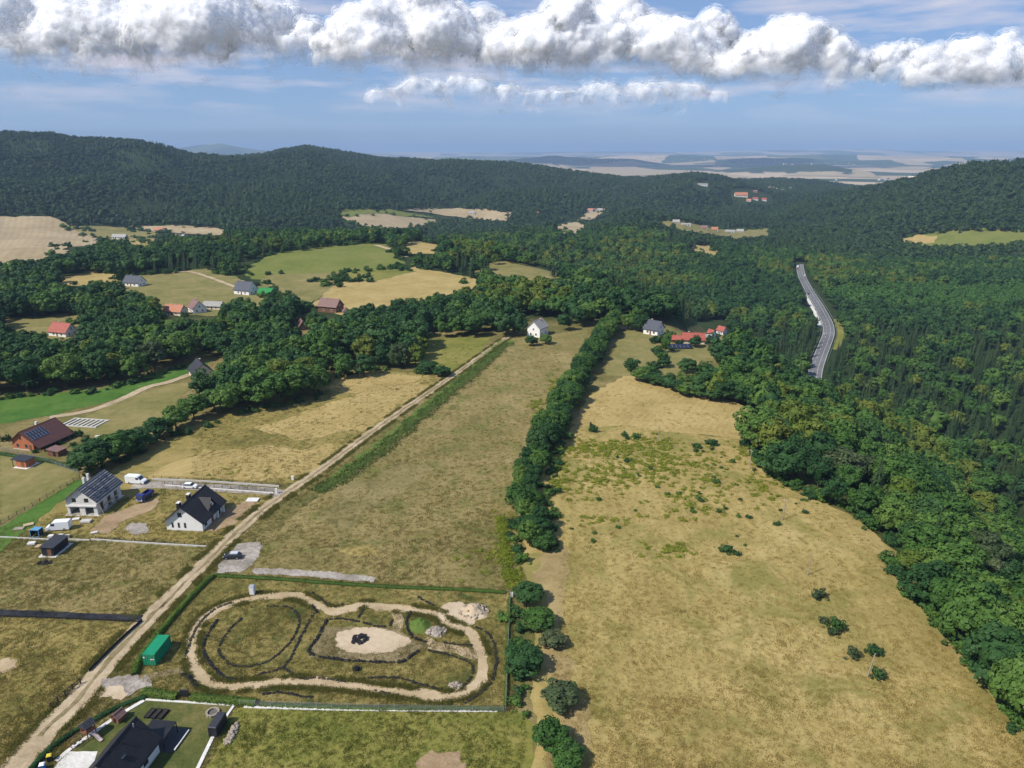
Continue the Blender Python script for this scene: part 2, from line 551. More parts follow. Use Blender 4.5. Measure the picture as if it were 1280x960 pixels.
SHEETS = []
def sheet(name, pts, m, off=0.05, step=None, jit=0.5, world=False, kind='structure', parent=None, straight=True):
    """a ground sheet draped on the terrain, with an uneven rim"""
    if world:
        w = np.array(pts, float)[:, :2]
    else:
        w = at([p[0] for p in pts], [p[1] for p in pts])[:, :2]
    ext = max(np.ptp(w[:, 0]), np.ptp(w[:, 1]))
    step = step or max(ext / 40.0, 0.8)
    rim = []
    n = len(w)
    for i in range(n):
        a, b = w[i], w[(i + 1) % n]
        k = max(int(np.hypot(*(b - a)) / (step * 0.5)), 1)
        for t in range(k):
            rim.append(a + (b - a) * t / k)
    rim = np.array(rim)
    if jit:
        s = 1.0 / max(jit * 4, 1.0)
        rim[:, 0] += jit * 2 * fbm(rim[:, 0] * s + 3.1, rim[:, 1] * s, 71, 3)
        rim[:, 1] += jit * 2 * fbm(rim[:, 0] * s, rim[:, 1] * s + 9.4, 72, 3)
    gx, gy = np.meshgrid(np.arange(rim[:, 0].min(), rim[:, 0].max(), step), np.arange(rim[:, 1].min(), rim[:, 1].max(), step))
    gx = gx.ravel() + RNG.uniform(-.2, .2, gx.size) * step; gy = gy.ravel() + RNG.uniform(-.2, .2, gy.size) * step
    ok = in_poly(gx, gy, rim) & (seg_dist(gx, gy, rim) > step * 0.35)
    pts2 = [Vector((float(a), float(b))) for a, b in rim] + [Vector((float(a), float(b))) for a, b in zip(gx[ok], gy[ok])]
    nr = len(rim)
    vs, es, fs, *_ = delaunay_2d_cdt(pts2, [], [list(range(nr))], 1, 1e-4)
    V = np.array([(q.x, q.y) for q in vs])
    Z = Hf(V[:, 0], V[:, 1]) + off
    F3 = []
    for f in fs:
        a, b, c = V[f[0]], V[f[1]], V[f[2]]
        if (b[0] - a[0]) * (c[1] - a[1]) - (b[1] - a[1]) * (c[0] - a[0]) < 0:
            f = f[::-1]
        F3.append(f)
    me = np_mesh(name, np.column_stack([V, Z]), np.array(F3), m, True)
    o = link(name, me, parent)
    if kind and parent is None:
        o['kind'] = kind
    SHEETS.append((o, rim))
    return o

def ribbon(name, line, width, m, off=0.06, jit=0.25, parent=None, kind='structure', cols=4):
    """a strip of ground along a line"""
    L = np.asarray(line); n = len(L)
    T = np.gradient(L, axis=0); T /= np.hypot(T[:, 0], T[:, 1])[:, None] + 1e-9
    N = np.stack([-T[:, 1], T[:, 0]], 1)
    wv = np.broadcast_to(np.asarray(width, float), (n,))
    V = []
    for j in range(cols + 1):
        s = (j / cols - 0.5)
        e = jit * fbm(L[:, 0] * 0.35 + j * 50, L[:, 1] * 0.35, 90 + j, 3) if j in (0, cols) else 0.0
        V.append(L + N * (s * wv + np.sign(s) * e)[:, None])
    V = np.stack(V, 1).reshape(-1, 2)
    Z = Hf(V[:, 0], V[:, 1]) + off
    F4 = []
    c1 = cols + 1
    for i in range(n - 1):
        for j in range(cols):
            F4.append((i * c1 + j + 1, i * c1 + j, (i + 1) * c1 + j, (i + 1) * c1 + j + 1))
    me = np_mesh(name, np.column_stack([V, Z]), np.array(F4), m, True)
    if me.polygons and me.polygons[0].normal.z < 0:
        me.flip_normals()
    o = link(name, me, parent)
    if kind and parent is None:
        o['kind'] = kind
    return o

def instancer(name, pts, scl, rot, idx, protos, label=None, cat=None, kind='stuff'):
    """one object whose points carry copies of the prototype meshes (for masses nobody could count)"""
    pc = bpy.data.collections.new(name + '_prototypes')
    for i, p in enumerate(protos):
        q = bpy.data.objects.new('%s_prototype_%02d' % (name, i), p)
        pc.objects.link(q)
    me = bpy.data.meshes.new(name)
    pts = np.asarray(pts, np.float32)
    n = len(pts)
    me.vertices.add(n); me.vertices.foreach_set('co', pts.ravel())
    a = me.attributes.new('scl', 'FLOAT_VECTOR', 'POINT'); a.data.foreach_set('vector', np.asarray(scl, np.float32).ravel())
    a = me.attributes.new('rot', 'FLOAT_VECTOR', 'POINT'); a.data.foreach_set('vector', np.asarray(rot, np.float32).ravel())
    a = me.attributes.new('idx', 'INT', 'POINT'); a.data.foreach_set('value', np.asarray(idx, np.int32))
    me.update()
    o = link(name, me)
    ng = bpy.data.node_groups.new(name, 'GeometryNodeTree')
    ng.interface.new_socket('Geometry', in_out='INPUT', socket_type='NodeSocketGeometry')
    ng.interface.new_socket('Geometry', in_out='OUTPUT', socket_type='NodeSocketGeometry')
    gi = ng.nodes.new('NodeGroupInput'); go = ng.nodes.new('NodeGroupOutput')
    ip = ng.nodes.new('GeometryNodeInstanceOnPoints')
    ci = ng.nodes.new('GeometryNodeCollectionInfo')
    ci.inputs['Collection'].default_value = pc
    ci.inputs['Separate Children'].default_value = True
    ci.inputs['Reset Children'].default_value = True
    ip.inputs['Pick Instance'].default_value = True
    def attr(nm, ty):
        k = ng.nodes.new('GeometryNodeInputNamedAttribute')
        k.data_type = ty
        k.inputs['Name'].default_value = nm
        return k.outputs[0]
    ng.links.new(gi.outputs[0], ip.inputs['Points'])
    ng.links.new(ci.outputs[0], ip.inputs['Instance'])
    ng.links.new(attr('idx', 'INT'), ip.inputs['Instance Index'])
    e2r = ng.nodes.new('FunctionNodeEulerToRotation')
    ng.links.new(attr('rot', 'FLOAT_VECTOR'), e2r.inputs[0])
    ng.links.new(e2r.outputs[0], ip.inputs['Rotation'])
    ng.links.new(attr('scl', 'FLOAT_VECTOR'), ip.inputs['Scale'])
    ng.links.new(ip.outputs[0], go.inputs[0])
    md = o.modifiers.new('scatter', 'NODES')
    md.node_group = ng
    tag(o, label, cat, None, kind)
    return o
# ------------------------------------------------------------------ terrain: one sheet out to the horizon
def make_terrain():
    na = len(G_A) - 1
    R, A = np.meshgrid(G_R, G_A[:-1], indexing='ij')
    X = R * np.sin(A); Y = R * np.cos(A)
    Z = G_Z[:, :-1]
    V = np.column_stack([X.ravel(), Y.ravel(), Z.ravel()])
    V = np.vstack([V, [[0, 0, float(Hf(0, 0)[0])]]])
    nr = len(G_R)
    i, j = np.meshgrid(np.arange(nr - 1), np.arange(na), indexing='ij')
    i = i.ravel(); j = j.ravel(); j2 = (j + 1) % na
    Fq = np.column_stack([i * na + j, i * na + j2, (i + 1) * na + j2, (i + 1) * na + j])[:, ::-1]
    me = np_mesh('ground', V, Fq, None, True)
    # cover: r = woodland floor, g = far farmland
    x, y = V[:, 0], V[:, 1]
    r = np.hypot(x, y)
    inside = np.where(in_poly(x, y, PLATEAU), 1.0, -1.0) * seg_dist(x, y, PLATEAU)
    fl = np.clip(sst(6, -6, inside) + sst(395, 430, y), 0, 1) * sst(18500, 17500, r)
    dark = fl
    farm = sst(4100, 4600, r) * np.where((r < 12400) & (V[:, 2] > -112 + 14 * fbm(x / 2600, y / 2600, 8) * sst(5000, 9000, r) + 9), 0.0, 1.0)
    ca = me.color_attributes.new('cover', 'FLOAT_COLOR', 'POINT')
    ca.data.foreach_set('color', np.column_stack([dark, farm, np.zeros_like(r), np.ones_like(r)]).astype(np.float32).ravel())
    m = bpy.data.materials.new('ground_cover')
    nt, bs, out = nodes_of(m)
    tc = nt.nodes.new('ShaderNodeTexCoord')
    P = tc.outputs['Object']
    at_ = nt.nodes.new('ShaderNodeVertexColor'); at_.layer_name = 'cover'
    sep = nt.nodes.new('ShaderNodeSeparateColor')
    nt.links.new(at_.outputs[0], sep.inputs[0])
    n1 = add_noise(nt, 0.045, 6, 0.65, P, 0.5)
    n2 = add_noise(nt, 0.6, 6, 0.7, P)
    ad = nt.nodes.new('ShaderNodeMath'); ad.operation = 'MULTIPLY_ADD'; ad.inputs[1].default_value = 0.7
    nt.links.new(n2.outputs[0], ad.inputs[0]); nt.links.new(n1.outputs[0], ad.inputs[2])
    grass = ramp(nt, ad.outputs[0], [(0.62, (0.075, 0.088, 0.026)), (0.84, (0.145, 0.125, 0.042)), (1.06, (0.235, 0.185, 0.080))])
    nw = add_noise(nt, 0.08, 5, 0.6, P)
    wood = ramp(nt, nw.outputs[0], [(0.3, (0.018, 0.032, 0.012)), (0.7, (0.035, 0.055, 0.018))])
    # far farmland: cells of stubble, green crop, wood
    mp = nt.nodes.new('ShaderNodeMapping'); mp.inputs['Rotation'].default_value = (0, 0, 0.35)
    mp.inputs['Scale'].default_value = (1 / 780.0, 1 / 1000.0, 0.0)
    nt.links.new(P, mp.inputs[0])
    nz = add_noise(nt, 1.6, 3, 0.5, mp.outputs[0])
    mv = mixc(nt, 0.22, mp.outputs[0], nz.outputs['Color'])
    vo = nt.nodes.new('ShaderNodeTexVoronoi'); vo.inputs['Scale'].default_value = 1.0
    nt.links.new(mv, vo.inputs['Vector'])
    sp = nt.nodes.new('ShaderNodeSeparateColor'); nt.links.new(vo.outputs['Color'], sp.inputs[0])
    farm_c = ramp(nt, sp.outputs[0], [(0.0, (0.035, 0.06, 0.022)), (0.36, (0.04, 0.07, 0.025)), (0.40, (0.10, 0.12, 0.045)), (0.5, (0.36, 0.275, 0.165)), (0.72, (0.44, 0.34, 0.22)), (1.0, (0.38, 0.28, 0.16))])
    farm_c.color_ramp.interpolation = 'CONSTANT'
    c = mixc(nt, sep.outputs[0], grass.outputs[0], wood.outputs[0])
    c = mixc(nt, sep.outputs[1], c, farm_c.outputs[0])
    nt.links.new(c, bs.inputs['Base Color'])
    bs.inputs['Roughness'].default_value = 0.95
    bs.inputs['Specular IOR Level'].default_value = 0.08
    b = nt.nodes.new('ShaderNodeBump'); b.inputs['Distance'].default_value = 0.12; b.inputs['Strength'].default_value = 0.8
    nt.links.new(ad.outputs[0], b.inputs['Height']); nt.links.new(b.outputs[0], bs.inputs['Normal'])
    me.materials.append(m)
    # the middle of the polar sheet
    bm = bmesh.new(); bm.from_mesh(me); bm.verts.ensure_lookup_table()
    for k in range(na):
        try:
            bm.faces.new((bm.verts[c_idx] for c_idx in (len(V) - 1, k, (k + 1) % na)))
        except Exception:
            pass
    bmesh.ops.recalc_face_normals(bm, faces=bm.faces[-na:])
    bm.to_mesh(me); bm.free()
    o = link('ground', me)
    o['kind'] = 'structure'
    up = sum(p.normal.z for p in me.polygons[:200])
    if up < 0:
        me.flip_normals()
    return o
GROUND = make_terrain()

# ------------------------------------------------------------------ fields, meadows, tracks
M_STRAW = field('dry_meadow', (0.238, 0.185, 0.063), (0.318, 0.244, 0.088), (0.390, 0.302, 0.124), 0.028, 0.10, 1.7, accent=(0.205, 0.182, 0.054), acc_amt=0.54, stripes=(0.06, 3.2, 0.05))
M_STUB = field('stubble', (0.27, 0.205, 0.075), (0.34, 0.255, 0.098), (0.40, 0.305, 0.13), 0.05, 0.3, 2.4, stripes=(0.5, 2.4, 0.035))
M_STRIP = field('weedy_fallow', (0.150, 0.128, 0.044), (0.210, 0.168, 0.064), (0.275, 0.215, 0.094), 0.035, 0.20, 2.0, accent=(0.130, 0.135, 0.038), acc_amt=0.58, stripes=(-0.1, 2.6, 0.05))
M_OLIVE = field('olive_meadow', (0.150, 0.128, 0.038), (0.225, 0.180, 0.056), (0.305, 0.235, 0.088), 0.04, 0.25, 2.2, accent=(0.105, 0.115, 0.028), acc_amt=0.6)
M_LOT = field('rough_lot', (0.115, 0.105, 0.030), (0.190, 0.158, 0.048), (0.270, 0.212, 0.080), 0.07, 0.4, 2.6, accent=(0.05, 0.075, 0.018), acc_amt=0.58)
M_LAWN = field('green_lawn', (0.040, 0.095, 0.016), (0.062, 0.135, 0.022), (0.105, 0.160, 0.035), 0.05, 0.3, 2.5)
M_GSTRIP = field('weedy_green_strip', (0.060, 0.105, 0.022), (0.090, 0.140, 0.028), (0.140, 0.165, 0.042), 0.08, 0.5, 2.5)
M_YARD = field('garden_lawn', (0.045, 0.062, 0.016), (0.085, 0.095, 0.026), (0.160, 0.135, 0.050), 0.08, 0.35, 2.5)
M_YG = field('yellow_green_field', (0.110, 0.125, 0.026), (0.165, 0.165, 0.036), (0.230, 0.200, 0.058), 0.04, 0.25, 2.0)
M_CROP = field('young_crop', (0.105, 0.130, 0.028), (0.140, 0.160, 0.036), (0.180, 0.180, 0.050), 0.03, 0.2, 1.5, stripes=(0.3, 3.0, 0.08))
M_TAN = field('tan_field', (0.27, 0.205, 0.115), (0.335, 0.262, 0.155), (0.395, 0.312, 0.192), 0.012, 0.08, 0.8, stripes=(-0.5, 9.0, 0.05))
M_PALE = field('pale_meadow', (0.125, 0.125, 0.036), (0.185, 0.165, 0.058), (0.25, 0.205, 0.085), 0.05, 0.3, 2.2)
M_DIRT = field('dirt_track', (0.27, 0.205, 0.125), (0.37, 0.290, 0.185), (0.47, 0.38, 0.26), 0.10, 0.6, 3.5, bump=0.05)
M_RUT = field('grassy_crown', (0.13, 0.105, 0.050), (0.21, 0.168, 0.088), (0.30, 0.24, 0.14), 0.15, 0.8, 3.5)
M_SAND = field('sand', (0.30, 0.225, 0.130), (0.39, 0.300, 0.182), (0.47, 0.37, 0.24), 0.12, 0.7, 4.0, bump=0.05)
M_PSAND = field('pale_sand', (0.37, 0.285, 0.185), (0.46, 0.365, 0.25), (0.53, 0.43, 0.31), 0.12, 0.7, 4.0, bump=0.05)
M_GRAVEL = field('grey_gravel', (0.16, 0.140, 0.115), (0.27, 0.235, 0.20), (0.42, 0.38, 0.335), 0.2, 1.2, 3.2, bump=0.06)
M_WHITEG = field('white_gravel', (0.42, 0.40, 0.37), (0.56, 0.54, 0.50), (0.68, 0.66, 0.62), 0.2, 1.2, 4.0, bump=0.04)
M_BARE = field('bare_soil', (0.20, 0.140, 0.080), (0.29, 0.205, 0.118), (0.38, 0.28, 0.17), 0.12, 0.6, 3.0)
M_BLACKF = field('black_ground_fabric', (0.010, 0.011, 0.014), (0.020, 0.021, 0.026), (0.045, 0.045, 0.05), 0.2, 1.0, 3.0, bump=0.03)
M_ASPH = field('asphalt', (0.105, 0.105, 0.112), (0.135, 0.135, 0.142), (0.17, 0.17, 0.175), 0.02, 0.1, 1.0, bump=0.01)

sheet('meadow', [(640, 1300), (668, 900), (660, 760), (652, 700), (668, 600), (700, 545), (728, 522), (790, 534), (850, 541), (905, 546), (925, 548), (952, 588), (1003, 620), (1063, 643), (1120, 690), (1150, 750), (1190, 805), (1255, 880), (1330, 950), (1500, 1300)], M_STRAW, 0.05, 3.0, 1.2)
sheet('stubble_field', [(716, 530), (735, 495), (783, 468), (850, 486), (938, 510), (952, 528), (925, 549), (905, 546), (850, 541), (790, 534)], M_STUB, 0.09, 2.5, 1.0)
sheet('fallow_field', [(300, 720), (330, 676), (396, 620), (480, 560), (566, 492), (625, 436), (640, 424), (735, 412), (722, 450), (692, 505), (662, 570), (650, 640), (648, 737), (560, 733), (420, 724)], M_STRIP, 0.06, 2.2, 0.8)
sheet('olive_field', [(140, 590), (200, 548), (300, 508), (400, 470), (440, 462), (545, 468), (562, 474), (500, 520), (420, 575), (385, 603), (350, 606), (190, 598)], M_OLIVE, 0.06, 2.2, 0.8)
sheet('yellow_green_field', [(505, 452), (530, 424), (616, 420), (600, 440), (568, 466), (530, 462)], M_YG, 0.09, 2.2, 0.8)
sheet('fenced_plot', [(262, 722), (450, 732), (634, 744), (632, 886), (460, 884), (300, 880), (165, 860)], M_LOT, 0.06, 1.2, 0.3)
sheet('lower_field', [(292, 886), (460, 888), (640, 890), (668, 905), (640, 1300), (100, 1300), (255, 965)], M_YG, 0.06, 1.5, 0.6)
sheet('house_plot', [(0, 690), (60, 610), (150, 600), (350, 612), (300, 660), (268, 684), (130, 672), (0, 660)], M_OLIVE, 0.05, 1.2, 0.5)
sheet('weedy_plot', [(-60, 760), (-10, 700), (60, 700), (140, 676), (266, 684), (180, 770), (60, 764)], M_STRIP, 0.055, 1.2, 0.5)
sheet('mown_plot', [(-200, 775), (0, 772), (172, 778), (108, 838), (60, 890), (10, 950), (-60, 1050), (-250, 1050)], M_OLIVE, 0.055, 1.2, 0.4)
sheet('garden_lawn', [(80, 950), (155, 888), (185, 872), (292, 881), (262, 940), (235, 985), (130, 1010), (60, 990)], M_YARD, 0.07, 0.9, 0.15)
sheet('lawn', [(-120, 545), (-120, 500), (0, 499), (120, 487), (230, 456), (262, 452), (236, 470), (200, 482), (130, 503), (60, 520), (0, 530)], M_LAWN, 0.06, 2.0, 0.8)
sheet('mown_garden', [(-120, 640), (-120, 560), (0, 566), (100, 582), (98, 598), (0, 656)], M_PALE, 0.06, 1.5, 0.4)
sheet('green_verge', [(-60, 690), (0, 660), (96, 600), (110, 600), (60, 640), (0, 690), (-40, 740)], M_LAWN, 0.10, 1.2, 0.4)
sheet('building_plot', [(70, 540), (150, 500), (215, 480), (240, 478), (215, 510), (190, 545), (120, 545)], M_PALE, 0.08, 1.5, 0.5)
sheet('pale_meadow', [(755, 470), (770, 430), (782, 412), (845, 412), (832, 432), (822, 455), (800, 470)], M_PALE, 0.10, 2.5, 0.8)
sheet('orchard_meadow', [(812, 474), (834, 432), (842, 414), (905, 414), (895, 440), (888, 465), (850, 476)], M_PALE, 0.11, 2.5, 0.8)
# far clearings
sheet('village_meadow', [(145, 375), (150, 345), (200, 343), (255, 336), (310, 352), (350, 360), (348, 392), (290, 395), (215, 395)], M_PALE, 0.25, 5, 2)
sheet('crop_field', [(296, 340), (340, 318), (430, 306), (482, 304), (505, 330), (470, 345), (400, 352), (320, 350)], M_CROP, 0.25, 6, 2)
sheet('hill_meadow', [(315, 358), (335, 344), (425, 340), (415, 362), (380, 384), (345, 376)], M_PALE, 0.30, 6, 2)
sheet('stubble_field', [(385, 384), (425, 352), (470, 346), (520, 334), (600, 350), (580, 372), (500, 384), (440, 396)], M_STUB, 0.35, 6, 2)
sheet('yellow_green_field', [(425, 352), (440, 340), (500, 334), (520, 340), (470, 352)], M_YG, 0.42, 6, 2)
sheet('stubble_field', [(500, 318), (515, 301), (550, 303), (548, 318)], M_STUB, 0.5, 6, 2)
sheet('pale_meadow', [(590, 345), (600, 330), (645, 328), (695, 338), (722, 347), (700, 356), (640, 352)], M_PALE, 0.5, 6, 2)
sheet('yellow_meadow', [(0, 425), (0, 398), (35, 397), (98, 390), (100, 425), (60, 430)], M_PALE, 0.3, 5, 2)
sheet('stubble_field', [(40, 356), (60, 348), (110, 340), (160, 340), (150, 356), (90, 358)], M_STUB, 0.3, 6, 2)
sheet('tan_field', [(-260, 345), (-260, 275), (0, 271), (62, 271), (88, 281), (112, 291), (125, 304), (70, 325), (0, 345)], M_TAN, 0.8, 14, 4)
sheet('tan_field', [(84, 284), (150, 284), (205, 290), (195, 301), (150, 304), (112, 294)], M_PALE, 1.0, 14, 4)
sheet('tan_field', [(158, 282), (230, 282), (284, 288), (278, 296), (230, 293), (186, 289)], M_TAN, 1.3, 14, 3)
sheet('tan_field', [(150, 298), (210, 302), (206, 311), (165, 308)], M_STUB, 1.0, 14, 3)
sheet('tan_field', [(428, 272), (475, 267), (548, 275), (512, 286), (470, 287), (440, 280)], M_TAN, 1.2, 16, 4)
sheet('crop_field', [(422, 269), (430, 262), (490, 263), (545, 272), (475, 268), (435, 273)], M_CROP, 1.6, 16, 4)
sheet('tan_field', [(500, 263), (540, 260), (580, 260), (640, 267), (634, 277), (580, 273), (540, 267)], M_TAN, 1.4, 16, 4)
sheet('tan_field', [(692, 285), (702, 279), (722, 278), (732, 283), (724, 293), (705, 293)], M_TAN, 1.2, 12, 2)
sheet('tan_field', [(720, 277), (738, 262), (757, 261), (740, 275)], M_TAN, 1.2, 12, 2)
sheet('stubble_field', [(860, 306), (885, 307), (900, 316), (893, 326), (872, 318)], M_STUB, 0.8, 8, 2)
sheet('village_green', [(818, 275), (850, 277), (905, 287), (965, 285), (962, 298), (915, 300), (866, 292), (838, 285)], M_PALE, 1.0, 10, 3)
sheet('clearing', [(1110, 302), (1160, 292), (1300, 290), (1300, 304), (1200, 310), (1165, 308)], M_CROP, 1.0, 10, 3)
sheet('bare_clearing', [(1115, 302), (1150, 294), (1172, 296), (1168, 304)], M_STUB, 1.4, 8, 2)
# pale stubble on the far plain
for pl in ([(680, 213), (740, 205), (790, 206), (842, 215), (870, 219), (780, 220)], [(655, 205), (690, 204), (720, 210), (690, 211)], [(760, 204), (800, 203), (830, 207), (790, 208)], [(975, 220), (1000, 215), (1055, 216), (1058, 221)], [(1058, 222), (1075, 213), (1100, 222)], [(878, 210), (900, 207), (915, 210), (900, 213)], [(1100, 211), (1140, 208), (1165, 209), (1150, 213)]):
    sheet('tan_field', pl, M_TAN, 3.0, None, 20)

# dirt road up the left side, with two wheel ruts
ROAD_PX = [(-30, 1010), (18, 962), (60, 912), (100, 872), (135, 828), (170, 790), (205, 754), (240, 720), (272, 688), (300, 661), (330, 636), (355, 618), (400, 588), (470, 536), (550, 481), (600, 446), (625, 428), (637, 420)]
road_line = px_line(ROAD_PX, 1.0)
wv = np.interp(road_line[:, 1], [80, 100, 115, 150, 200, 400], [5.2, 5.0, 4.4, 3.6, 3.3, 3.0])
ribbon('dirt_road', road_line, wv, M_DIRT, 0.11, 0.5, cols=6)
crown = ribbon('grassy_crown', road_line[14:], 0.8, M_RUT, 0.135, 0.75, cols=2)
ribbon('farm_track', px_line([(352, 618), (330, 614), (280, 611), (230, 608), (195, 606), (165, 608)], 1.0), 4.6, M_GRAVEL, 0.12, 0.3)
ribbon('farm_track', px_line([(62, 522), (110, 514), (150, 500), (185, 484), (210, 478), (238, 468)], 1.5), 3.6, M_DIRT, 0.13, 0.4)
ribbon('farm_track', px_line([(310, 366), (285, 356), (255, 345), (235, 340), (215, 342)], 4), 3.4, M_DIRT, 0.5, 0.8)
ribbon('farm_track', px_line([(507, 322), (492, 314), (470, 307)], 4), 6.0, M_SAND, 0.6, 0.8)
ribbon('green_strip', px_line([(398, 612), (470, 560), (545, 500), (600, 455), (634, 425)], 1.5), np.linspace(3.5, 7.5, len(px_line([(398, 612), (470, 560), (545, 500), (600, 455), (634, 425)], 1.5))), M_GSTRIP, 0.12, 1.6)
sheet('sand_spill', [(120, 868), (135, 858), (152, 857), (160, 868), (150, 877), (140, 870), (125, 872)], M_PSAND, 0.14, 0.6, 0.35)
sheet('gravel_verge', [(130, 850), (170, 842), (182, 858), (160, 872), (128, 868)], M_GRAVEL, 0.115, 0.8, 0.4)
sheet('gravel_parking', [(272, 706), (296, 680), (326, 678), (330, 684), (318, 706), (300, 716), (270, 716)], M_GRAVEL, 0.12, 0.8, 0.4)
sheet('stone_strip', [(318, 710), (400, 714), (470, 722), (468, 728), (390, 722), (316, 717)], M_GRAVEL, 0.125, 0.8, 0.3)
sheet('bare_patch', [(112, 668), (130, 646), (180, 628), (200, 622), (196, 634), (150, 655), (135, 668)], M_BARE, 0.11, 0.8, 0.4)
sheet('bare_patch', [(268, 645), (300, 630), (318, 622), (322, 634), (296, 655), (272, 664), (256, 664)], M_BARE, 0.11, 0.8, 0.4)
sheet('bare_patch', [(155, 662), (165, 654), (182, 654), (186, 664), (172, 669)], M_GRAVEL, 0.115, 0.6, 0.4)
sheet('sand_patch', [(-8, 842), (-6, 828), (12, 822), (22, 826), (18, 835), (4, 841)], M_SAND, 0.10, 0.6, 0.3)
sheet('bare_patch', [(520, 955), (540, 940), (575, 940), (582, 960), (560, 985), (525, 980)], M_BARE, 0.10, 0.8, 0.5)
sheet('black_fabric_strip', [(-60, 762), (0, 762), (90, 766), (180, 770), (176, 776), (90, 773), (0, 771), (-60, 771)], M_BLACKF, 0.12, 0.7, 0.12)
sheet('bare_patch', [(418, 688), (440, 682), (466, 684), (470, 692), (440, 695)], M_STRAW, 0.10, 0.8, 0.5)
sheet('light_patch', [(400, 650), (440, 610), (510, 575), (545, 585), (500, 625), (440, 660)], field('stony_fallow', (0.125, 0.112, 0.042), (0.185, 0.155, 0.062), (0.255, 0.205, 0.092), 0.06, 0.3, 2.2), 0.10, 2.0, 2.5)

sheet('worn_path', [(672, 690), (700, 684), (706, 720), (700, 760), (712, 820), (730, 900), (745, 980), (700, 985), (690, 900), (686, 820), (684, 760), (676, 725)], field('worn_grass', (0.21, 0.155, 0.068), (0.275, 0.205, 0.092), (0.34, 0.26, 0.12), 0.06, 0.3, 2.0), 0.09, 1.2, 2.0)
sheet('golden_patch', [(318, 538), (360, 520), (420, 500), (520, 478), (548, 482), (490, 520), (440, 545), (380, 548)], M_STUB, 0.09, 2.0, 3.0)
sheet('golden_patch', [(200, 592), (250, 562), (330, 553), (420, 560), (400, 588), (320, 600)], M_STUB, 0.09, 2.0, 3.0)
sheet('golden_patch', [(420, 470), (480, 466), (530, 470), (500, 488), (440, 492), (410, 486)], M_STUB, 0.09, 2.0, 2.0)
# kart track in the fenced plot
kart = px_line([(240, 812), (243, 790), (258, 770), (285, 756), (320, 747), (355, 745), (378, 747), (398, 757), (415, 765), (432, 762), (455, 756), (480, 759), (510, 762), (545, 768), (560, 780), (585, 790), (600, 810), (604, 830), (600, 850), (585, 864), (560, 871), (520, 868), (470, 862), (420, 856), (370, 853), (320, 856), (275, 858), (252, 848), (242, 830)], 0.5, closed=True)
ribbon('kart_track', kart, 2.5, M_SAND, 0.115, 0.8, cols=4)
ribbon('kart_track', px_line([(530, 800), (545, 808), (570, 812), (598, 822)], 0.5), 2.4, M_SAND, 0.10, 0.3)
ribbon('kart_track', px_line([(490, 762), (498, 772), (497, 786)], 0.5), 1.9, M_SAND, 0.10, 0.3)
ribbon('kart_track', px_line([(175, 850), (205, 842), (228, 838), (243, 832)], 0.5), 1.8, M_RUT, 0.10, 0.3)
sheet('sandy_yard', [(386, 822), (392, 802), (405, 785), (440, 784), (500, 786), (512, 800), (540, 808), (520, 816), (506, 826), (480, 830), (430, 826)], M_RUT, 0.10, 0.6, 0.2)
sheet('sand_circle', [(418, 800), (424, 790), (446, 785), (472, 785), (492, 790), (512, 798), (512, 806), (490, 815), (464, 818), (436, 816), (422, 809)], M_PSAND, 0.13, 0.5, 0.25)
sheet('sand_patch', [(545, 766), (556, 756), (575, 752), (590, 760), (600, 768), (590, 782), (570, 784), (556, 776)], M_PSAND, 0.135, 0.5, 0.3)
# ------------------------------------------------------------------ vegetation: prototypes
def rand_dirs(rng, n):
    d = rng.normal(size=(n, 3))
    return d / np.linalg.norm(d, axis=1)[:, None]

def leaf_quads(pos, nrm, size, rng):
    n = len(pos)
    r = rand_dirs(rng, n)
    a = np.cross(nrm, r); a /= np.linalg.norm(a, axis=1)[:, None] + 1e-9
    b = np.cross(nrm, a)
    s = (size * rng.uniform(0.6, 1.35, n))[:, None]
    w = rng.uniform(0.55, 0.95, n)[:, None]
    V = np.stack([pos - a * s, pos - b * s * w, pos + a * s, pos + b * s * w], 1).reshape(-1, 3)
    return V, np.arange(4 * n).reshape(-1, 4)

def ico(sub, center, rad, squash=(1, 1, 1)):
    bm = bmesh.new()
    bmesh.ops.create_icosphere(bm, subdivisions=sub, radius=1.0)
    V = np.array([v.co[:] for v in bm.verts]); Fc = np.array([[v.index for v in f.verts] for f in bm.faces])
    bm.free()
    return V * rad * np.array(squash) + np.array(center), Fc, V

def quads_tris_mesh(name, Vq, Fq, Vt, Ft, m):
    me = bpy.data.meshes.new(name)
    V = np.vstack([Vq, Vt]).astype(np.float32)
    Ft = Ft + len(Vq)
    me.vertices.add(len(V)); me.vertices.foreach_set('co', V.ravel())
    li = np.concatenate([Fq.ravel(), Ft.ravel()]).astype(np.int32)
    me.loops.add(len(li)); me.loops.foreach_set('vertex_index', li)
    me.polygons.add(len(Fq) + len(Ft))
    me.polygons.foreach_set('loop_start', np.concatenate([np.arange(len(Fq)) * 4, len(Fq) * 4 + np.arange(len(Ft)) * 3]).astype(np.int32))
    me.polygons.foreach_set('loop_total', np.concatenate([np.full(len(Fq), 4), np.full(len(Ft), 3)]).astype(np.int32))
    me.update(calc_edges=True)
    me.materials.append(m)
    return me

